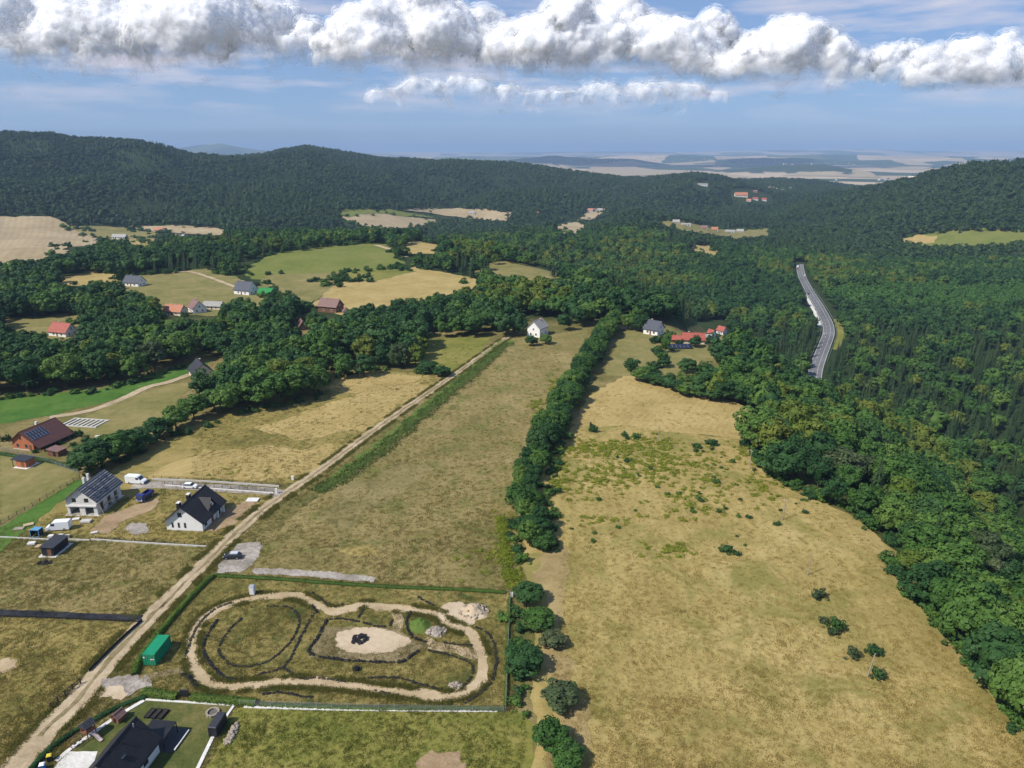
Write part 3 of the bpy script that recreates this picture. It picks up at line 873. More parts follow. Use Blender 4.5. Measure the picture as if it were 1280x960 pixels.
def broad_crown(name, seed, m, R=3.9, z0=1.6, z1=10.0, clumps=38, per=70, leaf=0.34, core=2, low=0.0):
    """crown about 10 m high: leaf clumps spread over an uneven body"""
    rng = np.random.default_rng(seed)
    cz = (z0 + z1) / 2; hz = (z1 - z0) / 2
    d = rand_dirs(rng, clumps * 3)
    d = d[d[:, 2] > -0.55 - low][:clumps]
    lump = 0.74 + 0.26 * rng.random(len(d))
    cc = d * lump[:, None] * np.array([R, R, hz]) * 0.80 + np.array([0, 0, cz])
    cc += rng.normal(size=cc.shape) * 0.28
    cr = rng.uniform(0.24, 0.44, len(d)) * R
    P = []; N = []
    for k in range(len(d)):
        q = rand_dirs(rng, per)
        q += d[k] * 0.55
        q /= np.linalg.norm(q, axis=1)[:, None]
        P.append(cc[k] + q * (cr[k] * rng.uniform(0.72, 1.08, per))[:, None] * np.array([1, 1, 0.8]))
        nn = q + rand_dirs(rng, per) * 0.55 + np.array([0, 0, 0.25])
        N.append(nn / np.linalg.norm(nn, axis=1)[:, None])
    Vq, Fq = leaf_quads(np.vstack(P), np.vstack(N), leaf, rng)
    Vt, Ft, U = ico(core, (0, 0, cz), 1.0)
    ns = 0.60 + 0.13 * np.sin(U[:, 0] * 5 + seed) * np.cos(U[:, 1] * 4.3 + seed * 2) + 0.08 * np.sin(U[:, 2] * 7 + seed)
    Vt = U * ns[:, None] * np.array([R, R, hz]) + np.array([0, 0, cz])
    return quads_tris_mesh(name, Vq, Fq, Vt, Ft, m)

def conifer_crown(name, seed, m, Hh=12.0, R=2.3, whorls=17, per=10, z0=1.2):
    rng = np.random.default_rng(seed)
    V = []; Fq = []
    for w in range(whorls):
        t = w / (whorls - 1)
        z = z0 + (Hh - z0 - 0.3) * t
        rad = R * (1 - t) ** 0.85 * rng.uniform(0.82, 1.1) + 0.16
        k = max(int(per * (1 - 0.55 * t)), 5)
        for i in range(k):
            a = 2 * math.pi * (i + rng.random() * 0.7) / k
            L = rad * rng.uniform(0.75, 1.15); wd = L * rng.uniform(0.28, 0.4) + 0.08
            dr = -0.22 * L - 0.1; up = 0.30 * (1 - t)
            c, s = math.cos(a), math.sin(a)
            for (r0, r1, za, zb, wa, wb) in ((0.0, 0.55, up, up + dr * 0.3, 0.35, 1.0), (0.55, 1.0, up + dr * 0.3, up + dr, 1.0, 0.25)):
                b = len(V)
                for rr, zz, ww in ((r0, za, wa), (r1, zb, wb)):
                    V.append((c * L * rr - s * wd * ww * 0.5, s * L * rr + c * wd * ww * 0.5, z + zz - 0.10 * ww * wd))
                    V.append((c * L * rr + s * wd * ww * 0.5, s * L * rr - c * wd * ww * 0.5, z + zz + 0.05))
                Fq.append((b, b + 1, b + 3, b + 2))
    Vq = np.array(V); Fq = np.array(Fq)
    n = 7
    core = [(math.cos(6.283 * i / n) * R * 0.42, math.sin(6.283 * i / n) * R * 0.42, z0) for i in range(n)] + [(0, 0, Hh)]
    Ft = np.array([(i, (i + 1) % n, n) for i in range(n)])
    return quads_tris_mesh(name, Vq, Fq, np.array(core), Ft, m)

def trunk_mesh(name, seed, m, h=7.0, r=0.24, limbs=4):
    rng = random.Random(seed)
    mb = MB()
    p = Vector((0, 0, -0.4)); segs = 4
    for i in range(segs):
        q = Vector((rng.uniform(-.15, .15), rng.uniform(-.15, .15), h * (i + 1) / segs))
        mb.tube(p, q, r * (1 - 0.2 * i), r * (1 - 0.2 * (i + 1)), 7)
        if i >= 1:
            for _ in range(limbs // 2):
                a = rng.uniform(0, 6.283)
                mb.tube(p, p + Vector((math.cos(a) * 1.8, math.sin(a) * 1.8, 1.5)), r * 0.45, r * 0.15, 5)
        p = q
    return mb.mesh(name, m)

L_BROAD = leafy('broadleaf_foliage', (0.042, 0.102, 0.021), (0.066, 0.142, 0.028), (0.105, 0.180, 0.036))
L_DARK = leafy('dark_foliage', (0.024, 0.070, 0.021), (0.034, 0.090, 0.026), (0.050, 0.110, 0.031))
L_YEL = leafy('yellowish_foliage', (0.085, 0.135, 0.020), (0.110, 0.155, 0.024), (0.140, 0.170, 0.028))
L_GREY = leafy('greyish_foliage', (0.052, 0.082, 0.034), (0.068, 0.098, 0.042), (0.088, 0.112, 0.05))
L_CON = leafy('spruce_needles', (0.018, 0.042, 0.017), (0.028, 0.056, 0.021), (0.042, 0.068, 0.025), 0.15)
L_FAR = leafy('far_foliage', (0.017, 0.043, 0.018), (0.023, 0.054, 0.021), (0.031, 0.064, 0.024), 0.2)
L_FARL = leafy('far_light_foliage', (0.030, 0.066, 0.022), (0.040, 0.080, 0.025), (0.052, 0.092, 0.028), 0.2)
L_YOUNG = leafy('young_foliage', (0.048, 0.125, 0.028), (0.062, 0.150, 0.032), (0.080, 0.170, 0.038), 0.25)
L_HEDGE = leafy('hedge_leaves', (0.060, 0.115, 0.016), (0.080, 0.140, 0.020), (0.10, 0.155, 0.026), 0.3, 1.2)
L_BARK = plain('bark', (0.085, 0.066, 0.050), 0.9, 0.3, 2.0)

TONES = {'mid green': L_BROAD, 'dark green': L_DARK, 'yellowish green': L_YEL, 'greyish green': L_GREY}
HI = {}
for tn, m_ in TONES.items():
    k = tn.split()[0]
    HI[tn] = [broad_crown('crown', 100 + 7 * i + len(k), m_, R=3.7 + 0.35 * (i % 3), z0=[0.5, 0.2, 0.8, 0.3][i % 4], z1=10.0, clumps=34 + 5 * (i % 3)) for i in range(4 if tn in ('mid green', 'dark green') else 2)]
SHRUBC = {tn: [broad_crown('crown', 300 + i, m_, R=1.25, z0=-0.15, z1=1.75, clumps=16, per=42, leaf=0.14, core=2, low=0.3) for i in range(2)] for tn, m_ in TONES.items()}
CON_HI = [conifer_crown('crown', 500 + i, L_CON, 12.0, 2.2 + 0.25 * i) for i in range(3)]
TRUNKS = [trunk_mesh('trunk', 40 + i, L_BARK) for i in range(3)]
TRUNK_SH = [trunk_mesh('trunk', 60, L_BARK, 1.2, 0.06, 4)]
TRUNK_CON = [trunk_mesh('trunk', 70, L_BARK, 10.0, 0.2, 0)]
MID = [broad_crown('m', 700 + i, m_, R=3.9, z0=1.2, z1=10, clumps=24, per=34, leaf=0.50, core=2) for i, m_ in enumerate((L_DARK, L_DARK, L_DARK, L_BROAD, L_BROAD, L_YEL, L_YOUNG))]
MIDC = [conifer_crown('c', 720 + i, L_CON, 12.0, 2.3, 13, 8) for i in range(2)]
LOW = [broad_crown('l', 740 + i, L_FAR if i < 2 else L_FARL, R=4.2, z0=0.5, z1=10, clumps=14, per=9, leaf=0.95, core=2) for i in range(4)]
LOWC = [conifer_crown('lc', 760 + i, L_CON, 13.0, 2.6, 8, 6) for i in range(2)]

def tree(name, label, cat, x, y, h, w, crown_me, trunk_me, group=None, base=10.0, rz=None):
    z = float(Hf(x, y)[0])
    t = thing(name, label, cat, (x, y, z), random.uniform(0, 6.283) if rz is None else rz, group)
    s = h / base
    sw = w
    c = link('crown', crown_me, t); c.scale = (sw, sw, s)
    k = link('trunk', trunk_me, t); k.scale = (max(sw, .4), max(sw, .4), s)
    return t

# picture regions where no tree stands in front of open land (fields, yards, roads, roofs)
OPEN = [
    [(-300, 1400), (-300, 505), (0, 500), (40, 492), (130, 488), (170, 476), (225, 455), (262, 450), (285, 458), (270, 480), (235, 500), (200, 525), (190, 550), (250, 535), (300, 515), (405, 492), (408, 474), (440, 463), (490, 461), (550, 470), (575, 458), (540, 442), (533, 424), (612, 420), (660, 424), (700, 417), (742, 406), (725, 440), (700, 490), (660, 560), (645, 640), (640, 760), (660, 1400)],
    [(640, 1400), (690, 860), (700, 720), (690, 600), (720, 530), (745, 495), (783, 472), (850, 490), (938, 514), (924, 545), (950, 590), (1000, 622), (1060, 645), (1114, 690), (1110, 720), (1142, 760), (1182, 810), (1245, 880), (1290, 945), (1350, 1400)],
    [(640, 1400), (640, 700), (700, 480), (745, 400), (775, 400), (740, 495), (700, 1400)],
    [(760, 460), (775, 425), (800, 405), (845, 405), (905, 400), (912, 418), (888, 428), (888, 450), (850, 468), (800, 470)],
    [(150, 360), (152, 345), (200, 343), (250, 338), (300, 348), (300, 330), (340, 319), (430, 307), (482, 305), (500, 322), (520, 334), (580, 344), (598, 354), (560, 364), (500, 372), (440, 382), (436, 392), (398, 392), (396, 372), (350, 366), (350, 374), (300, 372), (262, 376), (255, 386), (215, 380), (180, 366)],
    [(505, 310), (520, 303), (548, 305), (545, 312), (515, 314)],
    [(600, 333), (640, 330), (690, 339), (717, 346), (680, 346), (630, 343)],
    [(0, 405), (35, 400), (96, 393), (96, 404), (104, 424), (62, 424), (60, 414), (0, 410)],
    [(50, 352), (110, 342), (157, 342), (150, 349), (90, 352)],
    [(-300, 340), (-300, 275), (0, 271), (62, 271), (88, 281), (112, 292), (124, 302), (60, 320), (0, 327)],
    [(85, 284), (150, 284), (200, 288), (192, 298), (150, 301), (115, 293)], [(165, 283), (230, 283), (282, 288), (277, 293), (230, 292), (190, 288)], [(155, 299), (207, 303), (202, 307), (165, 304)],
    [(425, 266), (432, 263), (490, 263), (548, 275), (510, 284), (470, 284), (430, 279)], [(500, 263), (560, 260), (638, 267), (632, 275), (580, 271)],
    [(694, 284), (704, 279), (722, 279), (731, 283), (722, 290), (706, 290)], [(724, 271), (740, 262), (756, 262), (738, 275)],
    [(864, 307), (885, 308), (898, 316), (892, 321), (872, 313)], [(822, 277), (850, 278), (905, 287), (962, 286), (960, 293), (915, 295), (870, 289), (840, 283)],
    [(1116, 299), (1160, 293), (1290, 291), (1290, 300), (1200, 305), (1168, 304)],
    [(991, 329), (1004, 327), (1014, 350), (1032, 375), (1048, 400), (1045, 428), (1032, 458), (1026, 472), (1006, 468), (1023, 432), (1028, 408), (1012, 380), (998, 355)],
    [(914, 237), (935, 236), (965, 244), (965, 254), (940, 252), (914, 248)], [(866, 227), (886, 227), (886, 236), (866, 234)],
    [(205, 395), (205, 383), (225, 382), (235, 376), (275, 378), (275, 394), (235, 398)], [(234, 474), (234, 450), (270, 448), (272, 474)], [(373, 414), (373, 402), (384, 402), (384, 414)],
    [(657, 424), (657, 396), (690, 396), (690, 424)], [(776, 413), (776, 396), (786, 396), (786, 413)],
    [(735, 268), (735, 260), (756, 260), (756, 268)],
]

def blocked(x, y, z, h, w):
    """would a tree here stand in the picture in front of open land?"""
    bad = np.zeros(len(x), bool)
    for f in (0.0, 0.35, 0.65, 0.92):
        ww = w * (0.75 if 0.2 < f < 0.8 else 0.3)
        for sx in (-1, 0, 1):
            u, v, d = project(x + sx * ww, y, z + f * h)
            for pl in OPEN:
                P = np.array(pl)
                k = np.nonzero((u >= P[:, 0].min()) & (u <= P[:, 0].max()) & (v >= P[:, 1].min()) & (v <= P[:, 1].max()) & ~bad)[0]
                if len(k):
                    bad[k] |= in_poly(u[k], v[k], pl)
    return bad

def scatter(r0, r1, sp, azl=47):
    c = math.radians(azl)
    xm = r1 * math.sin(c)
    gx, gy = np.meshgrid(np.arange(-xm, xm, sp), np.arange(0, r1, sp))
    gx = gx.ravel() + RNG.uniform(-.42, .42, gx.size) * sp; gy = gy.ravel() + RNG.uniform(-.42, .42, gy.size) * sp
    r = np.hypot(gx, gy); a = np.arctan2(gx, gy)
    ok = (r >= r0) & (r < r1) & (np.abs(a) < c) & (gy > 60)
    return gx[ok], gy[ok]

forest = []      # rows: x, y, z, h, w, con
for r0, r1, sp in ((90, 620, 8.0), (620, 1150, 9.4), (1150, 2000, 11.5), (2000, 4300, 14.5)):
    x, y = scatter(r0, r1, sp)
    if r0 == 90:
        keep = (y > 230) | (x > 80)
        x, y = x[keep], y[keep]
    z = Hf(x, y)
    gap = fbm(x / 60, y / 60, 200, 3)
    con = (fbm(x / 120, y / 120, 210, 3) + 0.55 * np.exp(-(((x - 330) / 150) ** 2 + ((y - 470) / 170) ** 2)) * 2.3 + 0.25 * sst(900, 1600, y) > 0.42)
    con &= ~((x < 190) & (y < 330))
    con = np.where(con, RNG.random(len(x)) < 0.8, RNG.random(len(x)) < 0.06)
    con &= ~((x < 0) & (y < 480))
    h = np.where(con, RNG.uniform(11, 18, len(x)), RNG.uniform(9.0, 15.5, len(x))) * (sp / 9.5) ** 0.25
    h *= 1 + 0.22 * gap
    w = np.where(con, h / 12.0 * 2.3, h / 10.0 * 3.9)
    ok = ~blocked(x, y, z, h, w)
    rd = seg_dist(x, y, ROAD_W, False)
    ok &= rd > 6.8
    # small gaps in the far cover
    ok &= ~((np.hypot(x, y) > 1500) & (RNG.random(len(x)) < 0.04))
    forest.append(np.column_stack([x, y, z, h, w, con])[ok])
near = np.vstack(forest[:2]); far = np.vstack(forest[2:])

# ---- individual trees: those that show largest
ORD = ['first', 'second', 'third', 'fourth', 'fifth', 'sixth', 'seventh', 'eighth', 'ninth', 'tenth', 'eleventh', 'twelfth', 'thirteenth', 'fourteenth', 'fifteenth', 'sixteenth', 'seventeenth', 'eighteenth', 'nineteenth', 'twentieth']
for _t, _u in (('twenty', 'thirtieth'), ('thirty', 'fortieth'), ('forty', 'fiftieth'), ('fifty', 'sixtieth'), ('sixty', 'seventieth'), ('seventy', 'eightieth'), ('eighty', 'ninetieth'), ('ninety', 'hundredth')):
    ORD += [_t + '-' + o for o in ORD[:9]] + [_u]
n_ind = 0
def pick_tone(rng_):
    t = rng_.random()
    return 'mid green' if t < 0.60 else 'dark green' if t < 0.80 else 'yellowish green' if t < 0.93 else 'greyish green'

rt = random.Random(5)
# hedgerow between the fallow strip and the dry meadow
hl = px_line([(672, 684), (664, 655), (656, 625), (662, 596), (676, 566), (692, 538), (706, 512), (722, 482), (736, 456), (750, 432), (764, 412), (772, 402)], 4.3)
for i, (x, y) in enumerate(hl):
    for row in (-1, 1):
        if rt.random() < (0.06 if i < 14 else 0.12):
            continue
        xx = x + row * rt.uniform(1.0, 2.4); yy = y + rt.uniform(-1, 1)
        h = rt.uniform(4.2, 7.6) if i < 14 else rt.uniform(5.5, 10.5)
        tn = 'dark green' if rt.random() < 0.35 else 'mid green'
        side = 'facing the dry meadow' if row > 0 else 'facing the fallow strip'
        tree('hedgerow_tree', '%s hedgerow tree %s, %s from the near end' % (tn, side, ORD[i]), 'tree', xx, yy, h, rt.uniform(0.65, 1.1) * (0.75 if i < 14 else 1.0), HI[tn][rt.randrange(4)], TRUNKS[rt.randrange(3)], 'trees of the hedgerow between the fields')
        n_ind += 1
# named single trees and clumps: (px, py, height, width factor, tone, label)
SINGLE = [
    (200, 548, 5.5, 0.95, 'dark green', 'low dark green tree at the lower left tip of the field-edge clump'),
    (220, 536, 6.0, 1.0, 'mid green', 'round green tree second from the left tip of the field-edge clump'),
    (243, 524, 6.5, 1.0, 'mid green', 'green tree third from the left tip of the field-edge clump'),
    (268, 514, 6.5, 1.05, 'mid green', 'green tree fourth from the left tip of the field-edge clump'),
    (294, 508, 7.5, 1.0, 'mid green', 'green tree just left of the big round tree in the clump'),
    (330, 508, 10.5, 1.45, 'mid green', 'big round bright green tree in the middle of the field-edge clump'),
    (368, 500, 10.0, 1.3, 'mid green', 'broad green tree right of the big round clump tree'),
    (393, 492, 8.0, 1.0, 'mid green', 'green tree at the right end of the field-edge clump'),
    (258, 497, 8.0, 1.1, 'dark green', 'dark tree behind the left half of the field-edge clump'),
    (288, 488, 8.5, 1.1, 'mid green', 'green tree right behind the dark roofed house in the trees'),
    (322, 480, 9.0, 1.15, 'mid green', 'green tree behind the big round clump tree'),
    (356, 476, 9.0, 1.15, 'dark green', 'dark tree behind the right half of the field-edge clump'),
    (112, 590, 6.0, 1.0, 'dark green', 'dark green bushy tree at the lower left end of the garden thicket'),
    (128, 584, 6.8, 1.1, 'dark green', 'dark green bushy tree second from left in the garden thicket'),
    (144, 577, 6.5, 1.05, 'mid green', 'green bushy tree in the middle of the garden thicket'),
    (160, 569, 6.0, 1.0, 'dark green', 'dark green bushy tree second from right in the garden thicket'),
    (175, 562, 5.0, 0.85, 'dark green', 'small dark tree at the upper right end of the garden thicket'),
    (500, 460, 10.5, 1.0, 'greyish green', 'pale olive tree standing at the corner of the olive field'),
    (520, 458, 9.5, 1.0, 'yellowish green', 'yellowish tree beside the pale olive tree at the field corner'),
    (535, 466, 5.0, 1.0, 'dark green', 'low dark bush left of the dirt road at the field corner'),
    (552, 470, 4.5, 0.95, 'dark green', 'low dark bush nearest the dirt road at the field corner'),
    (430, 472, 10.0, 1.2, 'mid green', 'large green tree at the top edge of the olive field'),
    (455, 470, 9.0, 1.15, 'dark green', 'dark tree at the top edge of the olive field'),
    (832, 441, 9.0, 0.55, 'mid green', 'slender green tree standing between the two pale meadows'),
    (830, 459, 4.5, 0.75, 'dark green', 'small dark tree below the slender tree between the pale meadows'),
    (790, 464, 5.5, 0.8, 'dark green', 'small round tree at the lower edge of the pale meadow'),
    (868, 434, 5.5, 0.8, 'dark green', 'small tree in front of the red roofed barn'),
    (858, 466, 6.0, 1.0, 'dark green', 'round tree at the lower edge of the orchard meadow'),
    (886, 432, 5.0, 0.5, 'dark green', 'thin conical tree beside the red roofed farm'),
    (1123, 282, 14.0, 1.2, 'mid green', 'lone pale green tree on the edge of the far right clearing'),
    (664, 432, 5.0, 0.8, 'dark green', 'dark tree in front of the pale house at the end of the strip'),
    (682, 430, 4.5, 0.7, 'mid green', 'small tree right of the pale house at the end of the strip'),
    (785, 412, 8.0, 1.0, 'mid green', 'round green tree beside the dark roofed white farmhouse'),
    (800, 414, 9.0, 1.1, 'dark green', 'dark round tree left of the dark roofed white farmhouse'),
]
for px, py, h, w, tn, lab in SINGLE:
    p = at1(px, py)
    tree('broadleaf_tree', lab, 'tree', p[0], p[1], h * (1.5 if px < 420 else 1.15), w * (1.5 if 285 < px < 420 else 1.35 if px < 420 else 1.1), HI[tn][rt.randrange(len(HI[tn]))], TRUNKS[rt.randrange(3)])
    n_ind += 1
# dark trees along the lower rim of the pale meadow
rim_l = px_line([(800, 476), (822, 482), (846, 490), (870, 497), (896, 503), (920, 505), (938, 508)], 5.0)
for i, (x, y) in enumerate(rim_l):
    tn = 'dark green' if rt.random() < 0.7 else 'mid green'
    tree('field_edge_tree', '%s tree on the upper rim of the stubble field, %s from left' % (tn, ORD[i]), 'tree', x, y + rt.uniform(0, 2), rt.uniform(5, 8) + 4 * (i > 7), rt.uniform(0.9, 1.2), HI[tn][rt.randrange(4)], TRUNKS[rt.randrange(3)], 'trees on the rim of the stubble field')
    n_ind += 1

# nearest trees of the wood
u, v, d = project(near[:, 0], near[:, 1], near[:, 2] + near[:, 3] * 0.6)
inview = (u > -10) & (u < 1290) & (v < 970)
size = near[:, 3] / d * inview
order = np.argsort(-size)
take = np.zeros(len(near), bool)
nb = nc = 0
EDGE = at([925, 952, 1003, 1063, 1116, 1112, 1144, 1184, 1247, 1290], [547, 588, 620, 643, 690, 720, 758, 808, 880, 945])[:, :2]
edge_d = seg_dist(near[:, 0], near[:, 1], [tuple(p) for p in EDGE], False)
edge_rows = []
cnt = {}
for k in order:
    if size[k] <= 0 or (nb >= 300 - n_ind and nc >= 70):
        break
    if near[k, 5]:
        if nc >= 70: continue
        nc += 1
    else:
        if nb >= 300 - n_ind: continue
        nb += 1
    take[k] = True
sel = np.nonzero(take)[0]
sel = sel[np.argsort(near[sel, 1])]
e_i = 0
NTH = {}
def nth(key):
    NTH[key] = NTH.get(key, 0) + 1
    return ORD[min(NTH[key] - 1, len(ORD) - 1)]
for k in sel:
    x, y, z, h, w, con = near[k]
    if con:
        place = 'by the main road' if seg_dist(np.array([x]), np.array([y]), ROAD_W, False)[0] < 45 else 'in the wooded valley right of meadow'
        tree('spruce_tree', 'dark pointed spruce %s, %s counting up' % (place, nth(place)), 'tree', x, y, h, h / 12.0 * rt.uniform(0.85, 1.15), CON_HI[rt.randrange(3)], TRUNK_CON[0], 'spruces ' + place, 12.0)
        continue
    tn = pick_tone(rt)
    if edge_d[k] < 7 and x > 60 and e_i < len(ORD):
        lab = '%s tree on the wood edge along the dry meadow, %s from the bottom' % (tn, ORD[e_i]); e_i += 1
        grp = 'trees on the wood edge along the dry meadow'
    elif x > 60 and y < 420:
        lab = '%s tree inside the wood right of the meadow, %s counting up from below' % (tn, nth(tn + 'a'))
        grp = '%s trees in the wood right of the dry meadow' % tn
    elif x < 0:
        lab = '%s tree in the belt behind the left fields, %s counting up from below' % (tn, nth(tn + 'b'))
        grp = '%s trees in the belt behind the left fields' % tn
    else:
        lab = '%s tree in the wood behind the fields, %s counting up from below' % (tn, nth(tn + 'c'))
        grp = '%s trees in the wood behind the fields' % tn
    tree('broadleaf_tree', lab, 'tree', x, y, h * rt.uniform(0.9, 1.1), w / 3.9 * rt.uniform(0.95, 1.2), HI[tn][rt.randrange(len(HI[tn]))], TRUNKS[rt.randrange(3)], grp)

rest = near[~take]
def mass(name, rows, protos_b, protos_c, label, stand_size):
    n = len(rows)
    con = rows[:, 5] > 0.5
    nbp = len(protos_b)
    nst = nbp - 1 if protos_b is MID else nbp
    stand = np.clip(0.5 + 0.75 * fbm(rows[:, 0] / stand_size, rows[:, 1] / stand_size, 333, 3) + RNG.normal(0, 0.17, n), 0, 0.999)
    young = np.exp(-(((rows[:, 0] - 480) / 190) ** 2 + ((rows[:, 1] - 730) / 75) ** 2)) > 0.45
    stand = np.where(young, np.clip(0.55 + RNG.normal(0, 0.12, n), 0, 0.82), stand)
    con = con & ~young
    idx = np.where(con, nbp + RNG.integers(0, len(protos_c), n), np.where(young & (protos_b is MID), nbp - 1, (stand * nst).astype(int)))
    s = np.where(con, rows[:, 3] / 12.5, rows[:, 3] / 10.0)
    s = s * np.where(young, 0.75, 1.0)
    sw = s * RNG.uniform(0.92, 1.22, n)
    scl = np.column_stack([sw, sw, s])
    rot = np.column_stack([np.zeros(n), np.zeros(n), RNG.uniform(0, 6.283, n)])
    return instancer(name, rows[:, :3], scl, rot, idx, protos_b + protos_c, label, 'forest')
mass('forest', rest, MID, MIDC, 'dense mixed green forest filling the middle distance and valley', 90.0)
mass('hill_forest', far, LOW, LOWC, 'far dark forest covering the hills along the horizon', 260.0)
print('TREES individual', n_ind + nb, nc, 'rest', len(rest), 'far', len(far))

# ---- shrubs
def shrub(px, py, h, w, tn, label, group=None):
    p = at1(px, py)
    return tree('shrub', label, 'shrub', p[0], p[1], h, w, SHRUBC[tn][rt.randrange(2)], TRUNK_SH[0], group, 1.75)
SH = [
    (660, 752, 3.6, 1.9, 'dark green', 'dark green shrub at the top of the fence line beside the kart plot'),
    (672, 785, 3.6, 2.0, 'mid green', 'green shrub second down the fence line beside the kart plot'),
    (654, 838, 4.2, 2.2, 'dark green', 'big dark shrub against the plot fence at its middle'),
    (690, 808, 2.8, 1.6, 'greyish green', 'thin greyish shrub standing right of the fence line'),
    (700, 882, 3.6, 2.2, 'greyish green', 'pale bare-twigged shrub at the bottom of the fence line'),
    (688, 934, 4.0, 1.9, 'mid green', 'bright green round shrub at the bottom edge left of the meadow'),
    (708, 955, 3.2, 1.8, 'mid green', 'green shrub cut by the bottom edge beside the meadow'),
    (645, 880, 1.4, 1.2, 'mid green', 'low green shrub at the corner of the kart plot'),
    (908, 690, 1.9, 1.25, 'dark green', 'dark double shrub in the middle of the dry meadow'),
    (920, 694, 1.2, 0.8, 'dark green', 'small shrub right beside the dark double shrub in the meadow'),
    (1023, 747, 2.2, 1.3, 'greyish green', 'greyish round shrub in the meadow below the upper leaning pole'),
    (1045, 788, 3.0, 1.35, 'mid green', 'bright green shrub, largest of the trio in the lower meadow'),
    (1031, 780, 1.6, 0.9, 'greyish green', 'small pale shrub left of the bright green meadow shrub'),
    (1042, 793, 1.3, 0.9, 'greyish green', 'small pale shrub below the bright green meadow shrub'),
    (1067, 822, 2.0, 1.2, 'greyish green', 'greyish shrub between the trio and the lower leaning pole'),
    (1092, 818, 2.0, 1.2, 'dark green', 'round dark shrub above the lower leaning pole'),
    (1097, 848, 2.2, 1.1, 'dark green', 'dark shrub just right of the lower leaning pole'),
    (795, 548, 1.6, 1.5, 'mid green', 'wide low shrub below the stubble field'),
    (780, 545, 1.4, 1.2, 'dark green', 'wide dark shrub left of the shrub below the stubble field'),
    (740, 540, 3.0, 1.3, 'dark green', 'tall dark shrub at the upper left corner of the meadow'),
    (890, 556, 2.0, 1.6, 'dark green', 'broad dark shrub at the upper right of the meadow'),
    (872, 560, 1.7, 1.3, 'mid green', 'green shrub left of the broad dark meadow shrub'),
]
for a in SH:
    if a[0] < 720 and a[1] > 740 and a[2] > 2:      # big bushes of the fence line
        q = at1(a[0], a[1])
        tree('shrub', a[5], 'shrub', q[0], q[1], a[2] * 1.2, a[3] * 0.42, HI[a[4]][rt.randrange(len(HI[a[4]]))], TRUNKS[0])
    else:
        shrub(*a)
rs = random.Random(21)
small = []
cl = [(880, 585, 40, 22), (890, 610, 40, 16), (890, 640, 35, 14), (930, 660, 60, 18), (985, 632, 40, 10), (800, 575, 60, 22), (820, 620, 60, 16), (740, 650, 60, 30), (900, 575, 40, 14)]
for cx, cy, sx, sy in cl:
    for _ in range(6):
        px, py = rs.gauss(cx, sx * 0.55), rs.gauss(cy, sy * 0.6)
        if in_poly([px], [py], OPEN[1])[0] and 705 < px < 1040:
            w = rs.uniform(0.3, 0.75)
            small.append((px, py, w * rs.uniform(1.2, 1.8), w, 'dark green' if rs.random() < .4 else 'mid green'))
small.sort()
for a in small:
    shrub(*a, 'small %s shrub dotted on the upper dry meadow, %s of them from the left' % (a[4], nth('sh' + a[4])), 'small shrubs dotted over the dry meadow')

# ---- hedges
def hedge(name, label, line, width, height, m, per=70, leaf=0.11, cat='hedge', rag=0.0):
    rng = np.random.default_rng(len(label))
    L = np.asarray(line)
    seg = np.hypot(*np.diff(L, axis=0).T)
    n = int(seg.sum() * per)
    s = np.concatenate([[0], np.cumsum(seg)])
    q = rng.uniform(0, s[-1], n)
    X = np.interp(q, s, L[:, 0]); Y = np.interp(q, s, L[:, 1])
    T = np.gradient(L, axis=0); T /= np.hypot(T[:, 0], T[:, 1])[:, None]
    tx = np.interp(q, s, T[:, 0]); ty = np.interp(q, s, T[:, 1])
    prof = 0.75 + 0.25 * fbm(q * 0.5, q * 0 + 3, 400, 3)
    ang = rng.uniform(-0.25, math.pi + 0.25, n)
    o = np.cos(ang) * width / 2 * rng.uniform(0.75, 1.1, n) * (0.8 + 0.3 * prof)
    o = o + rag * fbm(q * 0.22, q * 0 + 8, 410, 3) + rag * rng.normal(0, 0.45, n)
    hh = height * (0.35 + 0.62 * np.sin(np.clip(ang, 0, math.pi)) ** 0.6) * prof * rng.uniform(0.5, 1.1, n)
    P = np.column_stack([X - ty * o, Y + tx * o, Hf(X, Y) + np.maximum(hh, 0.03)])
    N = np.column_stack([-ty * np.cos(ang), tx * np.cos(ang), np.sin(ang) + 0.3]) + rand_dirs(rng, n) * 0.6
    N /= np.linalg.norm(N, axis=1)[:, None]
    V, Fq = leaf_quads(P, N, leaf, rng)
    # inner twig body
    B = []; Fb = []
    for i, (x, y) in enumerate(L):
        tx_, ty_ = T[i]
        zz = float(Hf(x, y)[0])
        for oo, z_ in ((-0.36, 0.0), (-0.3, 0.55), (0.3, 0.55), (0.36, 0.0)) if not rag else ((-0.3, -0.2), (-0.2, 0.15), (0.2, 0.15), (0.3, -0.2)):
            B.append((x - ty_ * oo * width, y + tx_ * oo * width, zz + z_ * height))
        if i:
            a, b = (i - 1) * 4, i * 4
            for j in range(3):
                Fb.append((a + j, a + j + 1, b + j + 1, b + j))
    b0 = len(V)
    me = np_mesh(name, np.vstack([V, np.array(B)]), np.vstack([Fq, np.array(Fb) + b0]), m)
    return tag(link(name, me), label, cat)
hedge('hedge', 'bright green hedge along the dirt road side of the kart plot', px_line([(266, 721), (248, 738), (222, 766), (196, 797), (176, 824), (168, 845)], 0.8), 1.5, 1.3, L_HEDGE, 90, 0.13)
hedge('hedge', 'long low green hedge along the top of the kart plot', px_line([(268, 720), (340, 724), (420, 730), (500, 735), (560, 737), (632, 741)], 0.8), 1.2, 0.8, L_HEDGE, 60, 0.12)
hedge('hedge', 'bright green hedge between kart plot and the lower garden', px_line([(180, 866), (210, 871), (222, 872)], 0.6), 1.9, 1.5, L_HEDGE, 110, 0.13)
